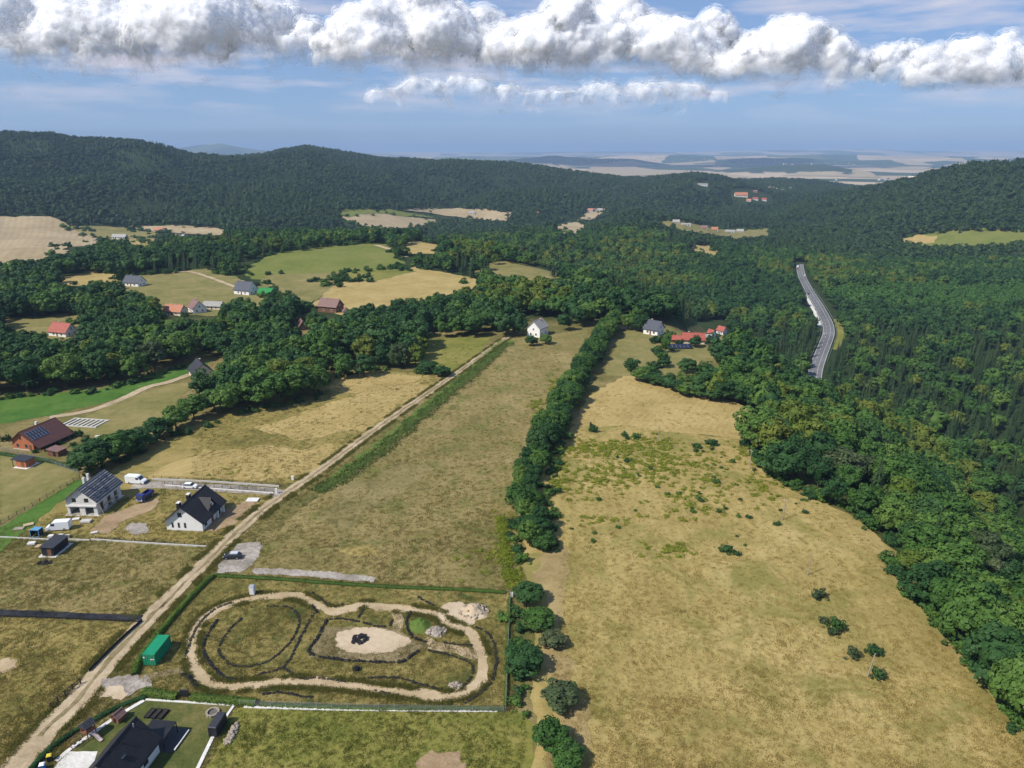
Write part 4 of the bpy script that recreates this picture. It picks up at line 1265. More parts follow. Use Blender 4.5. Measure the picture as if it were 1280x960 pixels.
hedge('hedge', 'bright green hedge right of the dark gate by the lower garden', px_line([(240, 873), (270, 876), (298, 878), (320, 880)], 0.6), 1.9, 1.4, L_HEDGE, 110, 0.13)
hedge('hedge', 'low patchy green hedge along the bottom of the kart plot', px_line([(325, 881), (400, 884), (480, 886), (560, 886), (630, 887)], 0.8), 1.2, 0.6, L_HEDGE, 45, 0.12)
hedge('hedge', 'narrow yellowish hedge on the right fence of the kart plot', px_line([(637, 748), (635, 790), (634, 830), (632, 884)], 0.8), 0.8, 0.9, L_YEL, 60, 0.11)
hedge('hedge', 'dark clipped hedge along the road side of the lower garden', px_line([(35, 968), (60, 940), (90, 918), (120, 900), (150, 884), (182, 872)], 0.8), 1.1, 1.0, L_DARK, 90, 0.11)
hedge('hedge', 'dark hedge along the front of the brick house garden', px_line([(0, 568), (30, 573), (60, 577), (100, 588)], 0.8), 1.6, 1.3, L_DARK, 70, 0.14)
hedge('weed_band', 'broad band of green weeds along the right side of the dirt road', px_line([(398, 616), (430, 595), (480, 559), (545, 505), (600, 459), (636, 428)], 1.2), 5.6, 0.55, leafy('tall_weeds', (0.050, 0.100, 0.022), (0.070, 0.125, 0.026), (0.11, 0.15, 0.03), 0.3, 0.25), 60, 0.26, cat='weeds', rag=1.6)
hedge('weed_bank', 'yellow green weed bank at the right end of the fallow strip', px_line([(628, 648), (630, 680), (636, 712), (641, 728)], 0.8), 3.0, 1.3, leafy('weed_leaves', (0.12, 0.17, 0.014), (0.14, 0.19, 0.016), (0.16, 0.2, 0.02), 0.3, 1.0), 60, 0.16, cat='weeds', rag=1.1)

# ---- grass tufts and weeds
def tuft(seed, m, n=14, h=0.26, spread=0.34):
    rng = np.random.default_rng(seed)
    V = []; Ft = []
    for i in range(n):
        a = rng.uniform(0, 6.283); r = spread * math.sqrt(rng.random())
        bx, by = r * math.cos(a), r * math.sin(a)
        ln = h * rng.uniform(0.6, 1.2); le = rng.uniform(0.1, 0.55) * ln; la = rng.uniform(0, 6.283)
        w = 0.035 * rng.uniform(0.8, 1.6); wa = rng.uniform(0, 3.14)
        b = len(V)
        V += [(bx - w * math.cos(wa), by - w * math.sin(wa), -0.05), (bx + w * math.cos(wa), by + w * math.sin(wa), -0.05), (bx + le * math.cos(la), by + le * math.sin(la), ln)]
        Ft.append((b, b + 1, b + 2))
    return np_mesh('tuft', np.array(V), np.array(Ft), m)
G_DRY = leafy('straw_blades', (0.33, 0.255, 0.080), (0.42, 0.325, 0.115), (0.52, 0.41, 0.165), 0.45)
G_OLV = leafy('olive_blades', (0.16, 0.165, 0.045), (0.25, 0.210, 0.066), (0.36, 0.285, 0.11), 0.45)
G_GRN = leafy('green_blades', (0.11, 0.15, 0.028), (0.17, 0.19, 0.036), (0.25, 0.235, 0.06), 0.45)
G_WEED = leafy('weed_plants', (0.220, 0.270, 0.026), (0.270, 0.310, 0.034), (0.32, 0.34, 0.05), 0.45)
BARE = [r for o, r in SHEETS if o.data.materials[0] in (M_PSAND, M_SAND, M_GRAVEL, M_WHITEG, M_BLACKF, M_DIRT, M_BARE)]
def tufts(name, m, n, region, label, smin=0.7, smax=1.6, not_in=(), x0=-140, x1=1420, y0=430, y1=1080):
    px = RNG.uniform(x0, x1, n); py = y0 + (y1 - y0) * RNG.random(n) ** 0.9
    vv = (py - 480) / FPX; dd = CAMZ / (SP + vv * CP)
    x = (px - 640) / FPX * dd; y = dd * (CP - vv * SP)
    ok = np.zeros(n, bool)
    for pl in region:
        ok |= in_poly(px, py, pl)
    for pl in not_in:
        ok &= ~in_poly(px, py, pl)
    x, y = x[ok], y[ok]
    bad = seg_dist(x, y, road_line[::4], False) < 2.1
    bad |= seg_dist(x, y, kart[::3], False) < 1.3
    for r in BARE:
        bad |= in_poly(x, y, r)
    x, y = x[~bad], y[~bad]
    z = Hf(x, y) + 0.04
    k = len(x)
    clump = 0.75 + 0.45 * np.clip(fbm(x / 7, y / 7, 600, 3) + 0.5, 0, 1)
    s = RNG.uniform(smin, smax, k) * clump * (0.85 + np.hypot(x, y) / 700)
    return instancer(name, np.column_stack([x, y, z]), np.column_stack([s, s, s * 0.85]), np.column_stack([np.zeros(k), np.zeros(k), RNG.uniform(0, 6.28, k)]), RNG.integers(0, 3, k), [tuft(900 + i + n % 97, m) for i in range(3)], label, 'grass')
R_MEADOW = OPEN[1]
R_LEFT = OPEN[0]
R_LOW = [(292, 886), (640, 890), (660, 905), (640, 1200), (100, 1200), (255, 965)]
R_GARD = [(80, 950), (155, 888), (185, 872), (292, 881), (235, 985), (60, 1100)]
tufts('dry_grass', G_DRY, 90000, [R_MEADOW], 'dry straw coloured grass of the big meadow', not_in=[])
tufts('weedy_grass', G_OLV, 90000, [R_LEFT], 'brown green weedy grass of the left fields', not_in=[R_LOW, R_GARD, [(0, 500), (240, 455), (240, 600), (0, 660)]], x1=700)
tufts('green_grass', G_GRN, 14000, [R_LOW], 'green yellow grass of the lower field', x0=90, x1=680, y0=880, y1=1080)
# yellow green weed patches
wp = []
for cx, cy, sx, sy, k in ((700, 575, 14, 16, 60), (697, 605, 10, 10, 40), (735, 560, 22, 8, 70), (770, 562, 34, 10, 120), (812, 556, 30, 9, 110), (790, 590, 50, 16, 110), (850, 580, 40, 16, 90), (730, 600, 26, 22, 60), (870, 630, 44, 18, 60), (950, 610, 30, 14, 40), (760, 600, 30, 14, 50), (760, 650, 40, 6, 30), (835, 690, 28, 8, 30), (820, 575, 40, 14, 70), (690, 480, 6, 14, 40), (670, 505, 8, 14, 40), (628, 655, 8, 12, 80), (632, 690, 9, 14, 90), (640, 722, 9, 10, 60), (880, 600, 50, 20, 60), (600, 700, 30, 14, 20), (925, 570, 30, 14, 40), (300, 590, 60, 10, 10)):
    for _ in range(k):
        wp.append((RNG.normal(cx, sx * 0.6), RNG.normal(cy, sy * 0.6)))
wp = np.array(wp)
vv = (wp[:, 1] - 480) / FPX; dd = CAMZ / (SP + vv * CP)
wx = (wp[:, 0] - 640) / FPX * dd; wy = dd * (CP - vv * SP)
k = len(wx)
s = RNG.uniform(0.25, 0.6, k)
instancer('weeds', np.column_stack([wx, wy, Hf(wx, wy)]), np.column_stack([s * 1.6, s * 1.6, s]), np.column_stack([np.zeros(k), np.zeros(k), RNG.uniform(0, 6.28, k)]), RNG.integers(0, 2, k), [broad_crown('weed', 880 + i, G_WEED, R=1.0, z0=-0.2, z1=1.2, clumps=9, per=16, leaf=0.16, core=1, low=0.2) for i in range(2)], 'patches of yellow green weeds in the dry fields', 'weeds')

# ---- ragged scrub along the margins of clearings and the foot of the wood
SCR = []
for o, rim in SHEETS:
    nm = o.name.split('.')[0]
    ext = np.hypot(rim[:, 0], rim[:, 1]).mean()
    if nm in ('village_meadow', 'crop_field', 'hill_meadow', 'stubble_field', 'pale_meadow', 'yellow_meadow', 'orchard_meadow', 'tan_field', 'village_green', 'clearing', 'yellow_green_field') and 420 < ext < 2200:
        per = np.hypot(*np.diff(np.vstack([rim, rim[:1]]), axis=0).T).sum()
        n = int(per / (5.0 if ext < 900 else 14.0))
        k = RNG.integers(0, len(rim), n)
        gate = fbm(rim[k, 0] / 25, rim[k, 1] / 25, 777, 2) > -0.15
        p = rim[k][gate] + RNG.normal(0, 3.0 if ext < 900 else 8.0, (gate.sum(), 2))
        SCR.append(np.column_stack([p, RNG.uniform(1.2, 4.0, len(p)) * (1.0 if ext < 900 else 1.7)]))
el_ = smooth_line([tuple(q) for q in EDGE], 1.4)
p = el_ + RNG.normal(0, 1.0, el_.shape) + np.array([2.2, 0.8])
SCR.append(np.column_stack([p, RNG.uniform(0.7, 3.2, len(p))]))
for ln in ([(0, 500), (60, 493), (130, 488), (200, 468), (230, 456)], [(190, 552), (250, 538), (300, 518), (405, 494)], [(405, 480), (440, 466), (490, 463), (550, 471)], [(105, 594), (140, 582), (180, 566)], [(645, 700), (648, 640), (662, 580), (690, 520)], [(690, 690), (684, 640), (690, 590), (706, 545)], [(650, 900), (655, 840), (650, 770)]):
    l_ = px_line(ln, 1.6)
    l_ = l_[RNG.random(len(l_)) < 0.75]
    p = l_ + RNG.normal(0, 1.1, l_.shape)
    SCR.append(np.column_stack([p, RNG.uniform(0.5, 2.2, len(p))]))
SCR = np.vstack(SCR)
k = len(SCR)
sc_ = SCR[:, 2] / 1.75
instancer('scrub', np.column_stack([SCR[:, :2], Hf(SCR[:, 0], SCR[:, 1])]), np.column_stack([sc_ * RNG.uniform(0.9, 1.5, k), sc_ * RNG.uniform(0.9, 1.5, k), sc_]), np.column_stack([np.zeros(k), np.zeros(k), RNG.uniform(0, 6.28, k)]), RNG.integers(0, 4, k), SHRUBC['dark green'] + SHRUBC['mid green'], 'ragged low scrub along field margins and the foot of the wood', 'scrub')

# ---- taller grass on the verges of the dirt road and the kart track
def verge(line, lo, hi, n):
    q = RNG.integers(1, len(line) - 1, n)
    T = line[q + 1] - line[q - 1]; T /= np.hypot(T[:, 0], T[:, 1])[:, None] + 1e-9
    o = RNG.uniform(lo, hi, n) * np.where(RNG.random(n) < 0.5, -1, 1)
    return line[q] + np.stack([-T[:, 1], T[:, 0]], 1) * o[:, None] + RNG.normal(0, 0.15, (n, 2))
VP = np.vstack([verge(road_line[:110], 2.2, 3.6, 2600), verge(road_line[60:], 1.7, 2.8, 5200), verge(kart, 1.0, 1.9, 5200)])
VP = VP[fbm(VP[:, 0] / 4, VP[:, 1] / 4, 888, 2) > -0.2]
k = len(VP)
sv = RNG.uniform(1.0, 2.2, k)
instancer('verge_grass', np.column_stack([VP, Hf(VP[:, 0], VP[:, 1]) + 0.05]), np.column_stack([sv, sv, sv]), np.column_stack([np.zeros(k), np.zeros(k), RNG.uniform(0, 6.28, k)]), RNG.integers(0, 4, k), [tuft(960 + i, G_OLV if i < 2 else G_GRN) for i in range(4)], 'taller grass on the verges of the dirt road and kart track', 'grass')
# ------------------------------------------------------------------ buildings
def tiles(name, col, pitch=0.34, metal=False):
    if name in MATS:
        return MATS[name]
    m = bpy.data.materials.new(name)
    nt, bs, out = nodes_of(m)
    tc = nt.nodes.new('ShaderNodeTexCoord')
    P = tc.outputs['Object']
    n = add_noise(nt, 1.1, 5, 0.7, P)
    r = ramp(nt, n.outputs[0], [(0.3, tuple(c * 0.72 for c in col)), (0.7, tuple(c * 1.3 for c in col))])
    hs = []
    for d in ('X', 'Y'):
        w = nt.nodes.new('ShaderNodeTexWave'); w.bands_direction = d; w.wave_profile = 'SAW' if d == 'X' else 'SIN'
        w.inputs['Scale'].default_value = 0.314 / pitch
        nt.links.new(P, w.inputs[0]); hs.append(w)
    a = nt.nodes.new('ShaderNodeMath'); a.operation = 'ADD'
    nt.links.new(hs[0].outputs[1], a.inputs[0]); nt.links.new(hs[1].outputs[1], a.inputs[1])
    b = nt.nodes.new('ShaderNodeBump'); b.inputs['Distance'].default_value = 0.04; b.inputs['Strength'].default_value = 0.8
    nt.links.new(a.outputs[0], b.inputs['Height']); nt.links.new(b.outputs[0], bs.inputs['Normal'])
    nt.links.new(r.outputs[0], bs.inputs['Base Color'])
    bs.inputs['Roughness'].default_value = 0.6
    bs.inputs['Specular IOR Level'].default_value = 0.3
    MATS[name] = m
    return m

def bricks(name, col):
    if name in MATS:
        return MATS[name]
    m = bpy.data.materials.new(name)
    nt, bs, out = nodes_of(m)
    tc = nt.nodes.new('ShaderNodeTexCoord')
    w = nt.nodes.new('ShaderNodeTexWave'); w.bands_direction = 'Z'; w.inputs['Scale'].default_value = 0.314 / 0.16
    nt.links.new(tc.outputs['Object'], w.inputs[0])
    n = add_noise(nt, 2.0, 5, 0.7, tc.outputs['Object'])
    r = ramp(nt, n.outputs[0], [(0.3, tuple(c * 0.7 for c in col)), (0.7, tuple(min(1, c * 1.25) for c in col))])
    r2 = ramp(nt, w.outputs[1], [(0.05, (0.75, 0.75, 0.75)), (0.25, (1, 1, 1))])
    nt.links.new(mixc(nt, 1.0, r.outputs[0], r2.outputs[0], 'MULTIPLY'), bs.inputs['Base Color'])
    bs.inputs['Roughness'].default_value = 0.85
    MATS[name] = m
    return m

W_WHITE = plain('white_render', (0.74, 0.73, 0.70), 0.85, 0.06, 0.7)
W_CREAM = plain('cream_render', (0.62, 0.56, 0.45), 0.85, 0.10, 0.7)
W_BLOCK = plain('pale_block_wall', (0.60, 0.58, 0.54), 0.9, 0.16, 1.3)
W_BRICK = bricks('orange_brick', (0.42, 0.135, 0.055))
W_WOOD = plain('brown_boards', (0.16, 0.075, 0.04), 0.8, 0.3, 1.5)
W_GREYW = plain('grey_boards', (0.30, 0.28, 0.26), 0.8, 0.25, 1.5)
R_BLACK = tiles('black_tiles', (0.018, 0.018, 0.021))
R_ANTH = tiles('anthracite_tiles', (0.032, 0.034, 0.042))
R_BLUE = tiles('blue_grey_tiles', (0.062, 0.068, 0.090))
R_BROWN = tiles('brown_tiles', (0.095, 0.042, 0.036))
R_RED = tiles('red_tiles', (0.32, 0.080, 0.055))
R_ORANGE = tiles('orange_tiles', (0.40, 0.16, 0.09))
R_GREY = tiles('grey_tiles', (0.30, 0.29, 0.27))
R_PINK = tiles('faded_red_tiles', (0.19, 0.11, 0.095))
GLASS = plain('window_glass', (0.02, 0.024, 0.03), 0.08, 0.1, 1.0, spec=0.8)
FRAME = plain('window_frame', (0.10, 0.10, 0.11), 0.5, 0.1)
FRAMEW = plain('white_frame', (0.75, 0.75, 0.75), 0.5, 0.05)
CONC = plain('concrete', (0.48, 0.46, 0.43), 0.9, 0.18, 1.4, 0.01, 10)
CONCW = plain('pale_concrete', (0.62, 0.60, 0.57), 0.9, 0.14, 1.4)
DARKM = plain('dark_metal', (0.022, 0.023, 0.027), 0.5, 0.2, 1.0, metal=0.2)
STEEL = plain('galvanised_steel', (0.42, 0.43, 0.45), 0.45, 0.12, 1.0, metal=0.6)
TIMBER = plain('fresh_timber', (0.46, 0.34, 0.20), 0.8, 0.2, 1.5)
OLDWOOD = plain('weathered_wood', (0.30, 0.25, 0.20), 0.9, 0.25, 1.5)
RUBBER = plain('tyre_rubber', (0.016, 0.016, 0.018), 0.85, 0.3, 0.8)

def window(t, face, pos, z, w, h, W, L, fm=FRAME):
    """a window on one wall of a house: frame with its pane"""
    b = 0.07
    fr = MB(); pn = MB()
    for x0, x1, z0, z1 in ((-w / 2, -w / 2 + b, 0, h), (w / 2 - b, w / 2, 0, h), (-w / 2 + b, w / 2 - b, 0, b), (-w / 2 + b, w / 2 - b, h - b, h), (-0.03, 0.03, b, h - b)):
        if x0 == -0.03 and w < 0.9:
            continue
        fr.box(x0, x1, -0.05, 0.03, z0, z1)
    pn.box(-w / 2 + b, w / 2 - b, -0.015, 0.03, b, h - b)
    loc, rz = {'f': ((pos, -L / 2, z), 0), 'b': ((pos, L / 2, z), math.pi), 'r': ((W / 2, pos, z), math.pi / 2), 'l': ((-W / 2, pos, z), -math.pi / 2)}[face]
    o = fr.build('window', fm, t, loc, rz)
    pn.build('pane', GLASS, o)
    return o

def door(t, face, pos, w, h, W, L, m):
    mb = MB().box(-w / 2, w / 2, -0.05, 0.03, 0.02, h)
    loc, rz = {'f': ((pos, -L / 2, 0), 0), 'b': ((pos, L / 2, 0), math.pi), 'r': ((W / 2, pos, 0), math.pi / 2), 'l': ((-W / 2, pos, 0), -math.pi / 2)}[face]
    o = mb.build('door', m, t, loc, rz)
    MB().box(w / 2 - 0.2, w / 2 - 0.08, -0.10, -0.05, 1.0, 1.06).build('handle', STEEL, o)
    return o

def roof_pair(t, W, L, he, hr, ov, m, th=0.22, right_ext=0.0):
    s = (hr - he) / (W / 2)
    rx = W / 2 + ov + right_ext
    mb = MB()
    mb.extrude_y([(-0.001, hr), (-0.001, hr + th), (-W / 2 - ov, he - s * ov + th), (-W / 2 - ov, he - s * ov)], -L / 2 - ov, L / 2 + ov)
    sr = s if not right_ext else s * 0.86
    mb.extrude_y([(0.001, hr), (rx, hr - sr * rx), (rx, hr - sr * rx + th), (0.001, hr + th)], -L / 2 - ov, L / 2 + ov)
    r = mb.build('roof', m, t)
    MB().extrude_y([(-0.2, hr + th - 0.08), (0.2, hr + th - 0.08), (0.08, hr + th + 0.08), (-0.08, hr + th + 0.08)], -L / 2 - ov - 0.02, L / 2 + ov + 0.02).build('ridge_cap', m, r)
    g = MB()
    g.tube((-W / 2 - ov - 0.07, -L / 2 - ov, he - s * ov + 0.06), (-W / 2 - ov - 0.07, L / 2 + ov, he - s * ov + 0.06), 0.07, None, 6)
    g.tube((rx + 0.07, -L / 2 - ov, hr - sr * rx + 0.06), (rx + 0.07, L / 2 + ov, hr - sr * rx + 0.06), 0.07, None, 6)
    g.build('gutter', DARKM, r)
    return r

def house(name, label, x, y, rz, W, L, he, hr, wm, rm, wins=(), doors=(), chims=(), ov=0.45, cat='house', group=None, plinth=True, chim_m=None, right_ext=0.0, fm=FRAME):
    z = float(min(Hf(x + a * W / 2, y + b * L / 2)[0] for a in (-1, 0, 1) for b in (-1, 0, 1))) + 0.06
    t = thing(name, label, cat, (x, y, z), rz, group)
    MB().extrude_y([(-W / 2, -1.2), (W / 2, -1.2), (W / 2, he), (0, hr), (-W / 2, he)], -L / 2, L / 2).build('wall', wm, t)
    r = roof_pair(t, W, L, he, hr, ov, rm, right_ext=right_ext)
    if plinth:
        MB().box(-W / 2 - 0.03, W / 2 + 0.03, -L / 2 - 0.03, L / 2 + 0.03, -1.0, 0.28).build('plinth', CONC, t)
    for w in wins:
        window(t, *w, W, L, fm)
    for d in doors:
        door(t, *d, W, L, W_WOOD)
    for cx, cy, cw, ch in chims:
        zb = hr - (hr - he) / (W / 2) * abs(cx)
        c = MB().box(cx - cw / 2, cx + cw / 2, cy - cw / 2, cy + cw / 2, zb - 0.6, zb + ch).build('chimney', chim_m or W_BRICK, r)
        MB().box(cx - cw / 2 - 0.06, cx + cw / 2 + 0.06, cy - cw / 2 - 0.06, cy + cw / 2 + 0.06, zb + ch, zb + ch + 0.1).build('chimney_cap', CONCW, t)
    return t, r

# --- white house with black roof
WA, LA, HEA, HRA = 9.8, 12.0, 3.0, 7.0
ha, ra = house('white_house', 'white gabled house with black tiled roof, dormer and two dark chimneys', -85.4, 173.4, math.radians(-4.5), WA, LA, HEA, HRA, W_WHITE, R_BLACK,
    wins=[('f', -0.9, 4.0, 1.1, 1.3), ('f', -3.2, 0.9, 0.55, 1.5), ('f', -1.5, 0.9, 0.55, 1.5), ('f', 0.2, 0.9, 0.55, 1.5), ('r', -4.2, 0.8, 1.2, 1.5), ('r', 3.0, 0.2, 1.9, 2.2), ('l', -3, 0.9, 1.4, 1.4), ('l', 2, 0.9, 1.4, 1.4), ('b', 0, 0.9, 1.6, 1.4)],
    doors=[('r', -0.6, 1.1, 2.1)], ov=0.75)
for cx, cy in ((-1.7, -4.3), (-0.9, -0.6)):
    zb = HRA - (HRA - HEA) / (WA / 2) * abs(cx)
    c = MB().box(cx - 0.4, cx + 0.4, cy - 0.55, cy + 0.55, zb - 0.5, zb + 1.7).build('chimney', DARKM, ra)
    MB().box(cx - 0.45, cx + 0.45, cy - 0.6, cy + 0.6, zb + 1.7, zb + 1.85).build('chimney_cap', CONCW, ha)
d_ = MB()      # gabled dormer on the right slope: white front wall with its own little roof
dx = 4.2
d_.extrude_x([(-2.0, 3.2), (2.0, 3.2), (0, 5.9)], 0.8, dx)
dor = d_.build('dormer', W_WHITE, ha, (0, 0.8, 0))
MB().add([(dx + 0.35, -2.5, 3.05), (dx + 0.35, 0, 6.25), (0.4, 0, 6.25), (3.6, -2.5, 3.05), (dx + 0.35, -2.5, 3.25), (dx + 0.35, 0, 6.45), (0.4, 0, 6.45), (3.6, -2.5, 3.25)], [(0, 1, 2, 3), (7, 6, 5, 4), (0, 4, 5, 1), (3, 2, 6, 7), (0, 3, 7, 4)]).build('dormer_roof', R_BLACK, dor)
MB().add([(dx + 0.35, 2.5, 3.05), (dx + 0.35, 0.002, 6.25), (0.4, 0.002, 6.25), (3.6, 2.5, 3.05), (dx + 0.35, 2.5, 3.25), (dx + 0.35, 0.002, 6.45), (0.4, 0.002, 6.45), (3.6, 2.5, 3.25)], [(3, 2, 1, 0), (4, 5, 6, 7), (1, 5, 4, 0), (7, 6, 2, 3), (4, 7, 3, 0)]).build('dormer_roof', R_BLACK, dor)
MB().box(dx, dx + 0.05, -0.55, 0.55, 3.5, 4.7).build('dormer_window', GLASS, dor)
for py_ in (1.6, 4.9):
    MB().box(WA / 2 + 0.25, WA / 2 + 0.65, py_ - 0.2, py_ + 0.2, 0, 2.45).build('porch_pillar', W_WHITE, ha)

# --- house under construction
def house_b():
    W, L, he, hr = 8.4, 11.5, 4.6, 8.0
    x, y = -117.4, 182.0
    z = float(Hf(x, y)[0]) + 0.05
    t = thing('unfinished_house', 'unfinished pale block house with open garage bays and half battened grey roof', 'house', (x, y, z), math.radians(-2.5))
    f = -L / 2
    MB().box(-W / 2 - 0.6, W / 2 + 0.6, f - 0.8, L / 2 + 0.4, -0.6, 0.06).build('floor_slab', CONC, t)
    for x0, x1 in ((-4.2, -3.5), (-0.75, 0.75), (3.2, 4.2)):
        MB().box(x0, x1, f, f + 0.35, 0.06, 2.5).build('garage_pier', W_BLOCK, t)
    MB().box(-W / 2 - 0.05, W / 2 + 0.05, f - 0.35, f + 0.4, 2.5, 2.95).build('lintel', CONCW, t)
    s = (hr - he) / (W / 2)
    up = MB()
    wx = [(-2.6, -1.3), (0.9, 2.2)]
    z0, z1 = 3.55, 4.95
    up.box(-W / 2, wx[0][0], f, f + 0.3, 2.95, he); up.box(wx[0][1], wx[1][0], f, f + 0.3, 2.95, z1); up.box(wx[1][1], W / 2, f, f + 0.3, 2.95, he)
    for a, b in wx:
        up.box(a, b, f, f + 0.3, 2.95, z0)
    up.extrude_y([(-W / 2, he), (wx[0][0], he), (wx[0][0], z1), (wx[0][0] - 0.0, he + s * (wx[0][0] + W / 2) - 0.02)], f, f + 0.3)
    up.extrude_y([(W / 2, he), (wx[1][1], he + s * (W / 2 - wx[1][1]) - 0.02), (wx[1][1], z1), (wx[1][1], he)], f, f + 0.3)
    up.extrude_y([(wx[0][0], z1), (wx[1][1], z1), (wx[1][1], he + s * (W / 2 - wx[1][1]) - 0.02), (0, hr - 0.02), (wx[0][0], he + s * (wx[0][0] + W / 2) - 0.02)], f, f + 0.3)
    up.build('gable_wall', W_BLOCK, t)
    for a, b in wx:
        o = MB().box(a, b, f + 0.12, f + 0.16, z0, z1).build('window', FRAMEW, t)
        MB().box(a + 0.08, b - 0.08, f + 0.10, f + 0.12, z0 + 0.08, z1 - 0.08).build('pane', GLASS, o)
    MB().box(-W / 2, -W / 2 + 0.3, f + 0.36, L / 2, 0.06, he).build('side_wall', W_BLOCK, t)
    rw = MB()
    for a, b in ((f + 0.36, f + 1.6), (f + 3.2, f + 5.0), (f + 6.6, f + 8.2), (f + 9.8, L / 2)):
        rw.box(W / 2 - 0.3, W / 2, a, b, 0.06, he - 0.3)
    rw.box(W / 2 - 0.3, W / 2, f + 0.36, L / 2, he - 0.3, he)
    rw.build('side_wall', W_BLOCK, t)
    MB().extrude_y([(-W / 2 + 0.3, 0.06), (W / 2 - 0.3, 0.06), (W / 2 - 0.3, he), (0, hr - 0.05), (-W / 2 + 0.3, he)], L / 2 - 0.3, L / 2).build('rear_wall', W_BLOCK, t)
    MB().box(-W / 2 + 0.3, W / 2 - 0.3, f + 0.42, L / 2 - 0.3, 2.6, 2.85).build('upper_floor', CONC, t)
    mem = plain('roof_membrane', (0.060, 0.066, 0.082), 0.6, 0.25, 0.8)
    ov = 0.7
    r = MB()
    r.extrude_y([(-0.001, hr), (-0.001, hr + 0.12), (-W / 2 - ov, he - s * ov + 0.12), (-W / 2 - ov, he - s * ov)], f - ov, L / 2 + ov)
    r.extrude_y([(0.001, hr), (W / 2 + ov, he - s * ov), (W / 2 + ov, he - s * ov + 0.12), (0.001, hr + 0.12)], f - ov, L / 2 + ov)
    ro = r.build('roof', mem, t)
    bat = plain('pale_battens', (0.33, 0.32, 0.31), 0.8, 0.15)
    for side in (-1, 1):
        for k in range(9):
            xx = 0.35 + k * 0.52
            zz = hr + 0.13 - s * xx
            wid = 0.16 if k in (1, 3, 5) else 0.06
            b = MB().box(-wid, wid, f - ov + 0.05, L / 2 + ov - 0.05, 0, 0.06)
            o = b.build('batten', bat, ro, (side * xx, 0, zz))
            o.rotation_euler = (0, side * math.atan(s), 0)
    rg = random.Random(3)
    tl = plain('stacked_tiles', (0.075, 0.085, 0.125), 0.5, 0.3)
    for k in range(16):          # small stacks of tiles laid out on the battens
        xx = rg.choice([1.1, 2.1, 2.6, 3.2, 3.7]); yy = rg.uniform(f + 0.5, L / 2 - 0.5)
        o = MB().box(-0.3, 0.3, -0.35, 0.35, 0.06, 0.24).build('tile_stack', tl, ro, (xx, yy, hr + 0.13 - s * xx))
        o.rotation_euler = (0, math.atan(s), 0)
    MB().box(-2.9, -2.3, 2.4, 3.0, 5.0, 8.3).build('chimney', CONCW, t)
    MB().box(-2.9, -2.3, 0.4, 1.0, 5.0, 8.0).build('chimney', CONCW, t)
    MB().box(W / 2 + 0.62, W / 2 + 0.82, f - 0.8, L / 2 + 0.9, he - 0.85, he - 0.62).build('eave_beam', CONCW, t)
    MB().tube((W / 2 + 0.1, f + 0.8, 3.6), (W / 2 + 1.9, f - 0.2, 0.0), 0.06).build('brace', TIMBER, t)
    for yy in (f + 2, f + 5, f + 8):
        MB().tube((W / 2 + 1.2, yy, 0), (W / 2 + 1.2, yy, 3.9), 0.05).build('scaffold_post', STEEL, t)
    MB().box(W / 2 + 0.95, W / 2 + 1.45, f + 1.5, f + 8.6, 2.2, 2.27).build('scaffold_deck', TIMBER, t)
house_b()

# --- brick house with solar panels
WD, LD, HED, HRD = 8.8, 13.2, 2.9, 6.3
xd, yd, rd_ = -161.2, 227.4, math.radians(-15)
hd, rfd = house('brick_house', 'orange brick house with brown roof carrying twelve solar panels', xd, yd, rd_, WD, LD, HED, HRD, W_BRICK, R_BROWN,
    wins=[('f', -2.2, 0.9, 1.0, 1.1), ('f', 1.4, 0.9, 1.0, 1.2), ('f', -0.6, 3.6, 0.9, 1.0), ('r', -3, 0.9, 1.3, 1.3), ('r', 2, 0.9, 1.3, 1.3)], doors=[('f', 3.0, 1.0, 2.1)], ov=0.7, right_ext=2.3)
sD = (HRD - HED) / (WD / 2) * 0.86
PV = plain('solar_cells', (0.012, 0.018, 0.045), 0.15, 0.2, 3.0, spec=0.8)
for r_ in range(2):
    for k in range(6):
        xx = 1.0 + r_ * 1.75 + 0.8
        o = MB().box(-0.8, 0.8, -0.5, 0.5, 0.06, 0.11).build('solar_panel', PV, rfd, (xx, -5.6 + k * 1.12, HRD + 0.22 - sD * xx))
        o.rotation_euler = (0, math.atan(sD), 0)
        e = MB()
        for a in ((-0.83, -0.79, -0.53, 0.53), (0.79, 0.83, -0.53, 0.53), (-0.79, 0.79, -0.53, -0.49), (-0.79, 0.79, 0.49, 0.53)):
            e.box(a[0], a[1], a[2], a[3], 0.05, 0.13)
        fo = e.build('panel_frame', STEEL, rfd, o.location)
        fo.rotation_euler = o.rotation_euler
zc = HRD - (HRD - HED) / (WD / 2) * 1.2
MB().box(-1.6, -0.9, 0.5, 1.2, zc - 0.4, zc + 1.8).build('chimney', CONCW, rfd)
for k in range(5):
    MB().box(WD / 2 + 2.0, WD / 2 + 2.2, -6.2 + k * 3.1, -6.0 + k * 3.1, 0, 2.0).build('porch_post', W_WOOD, hd)

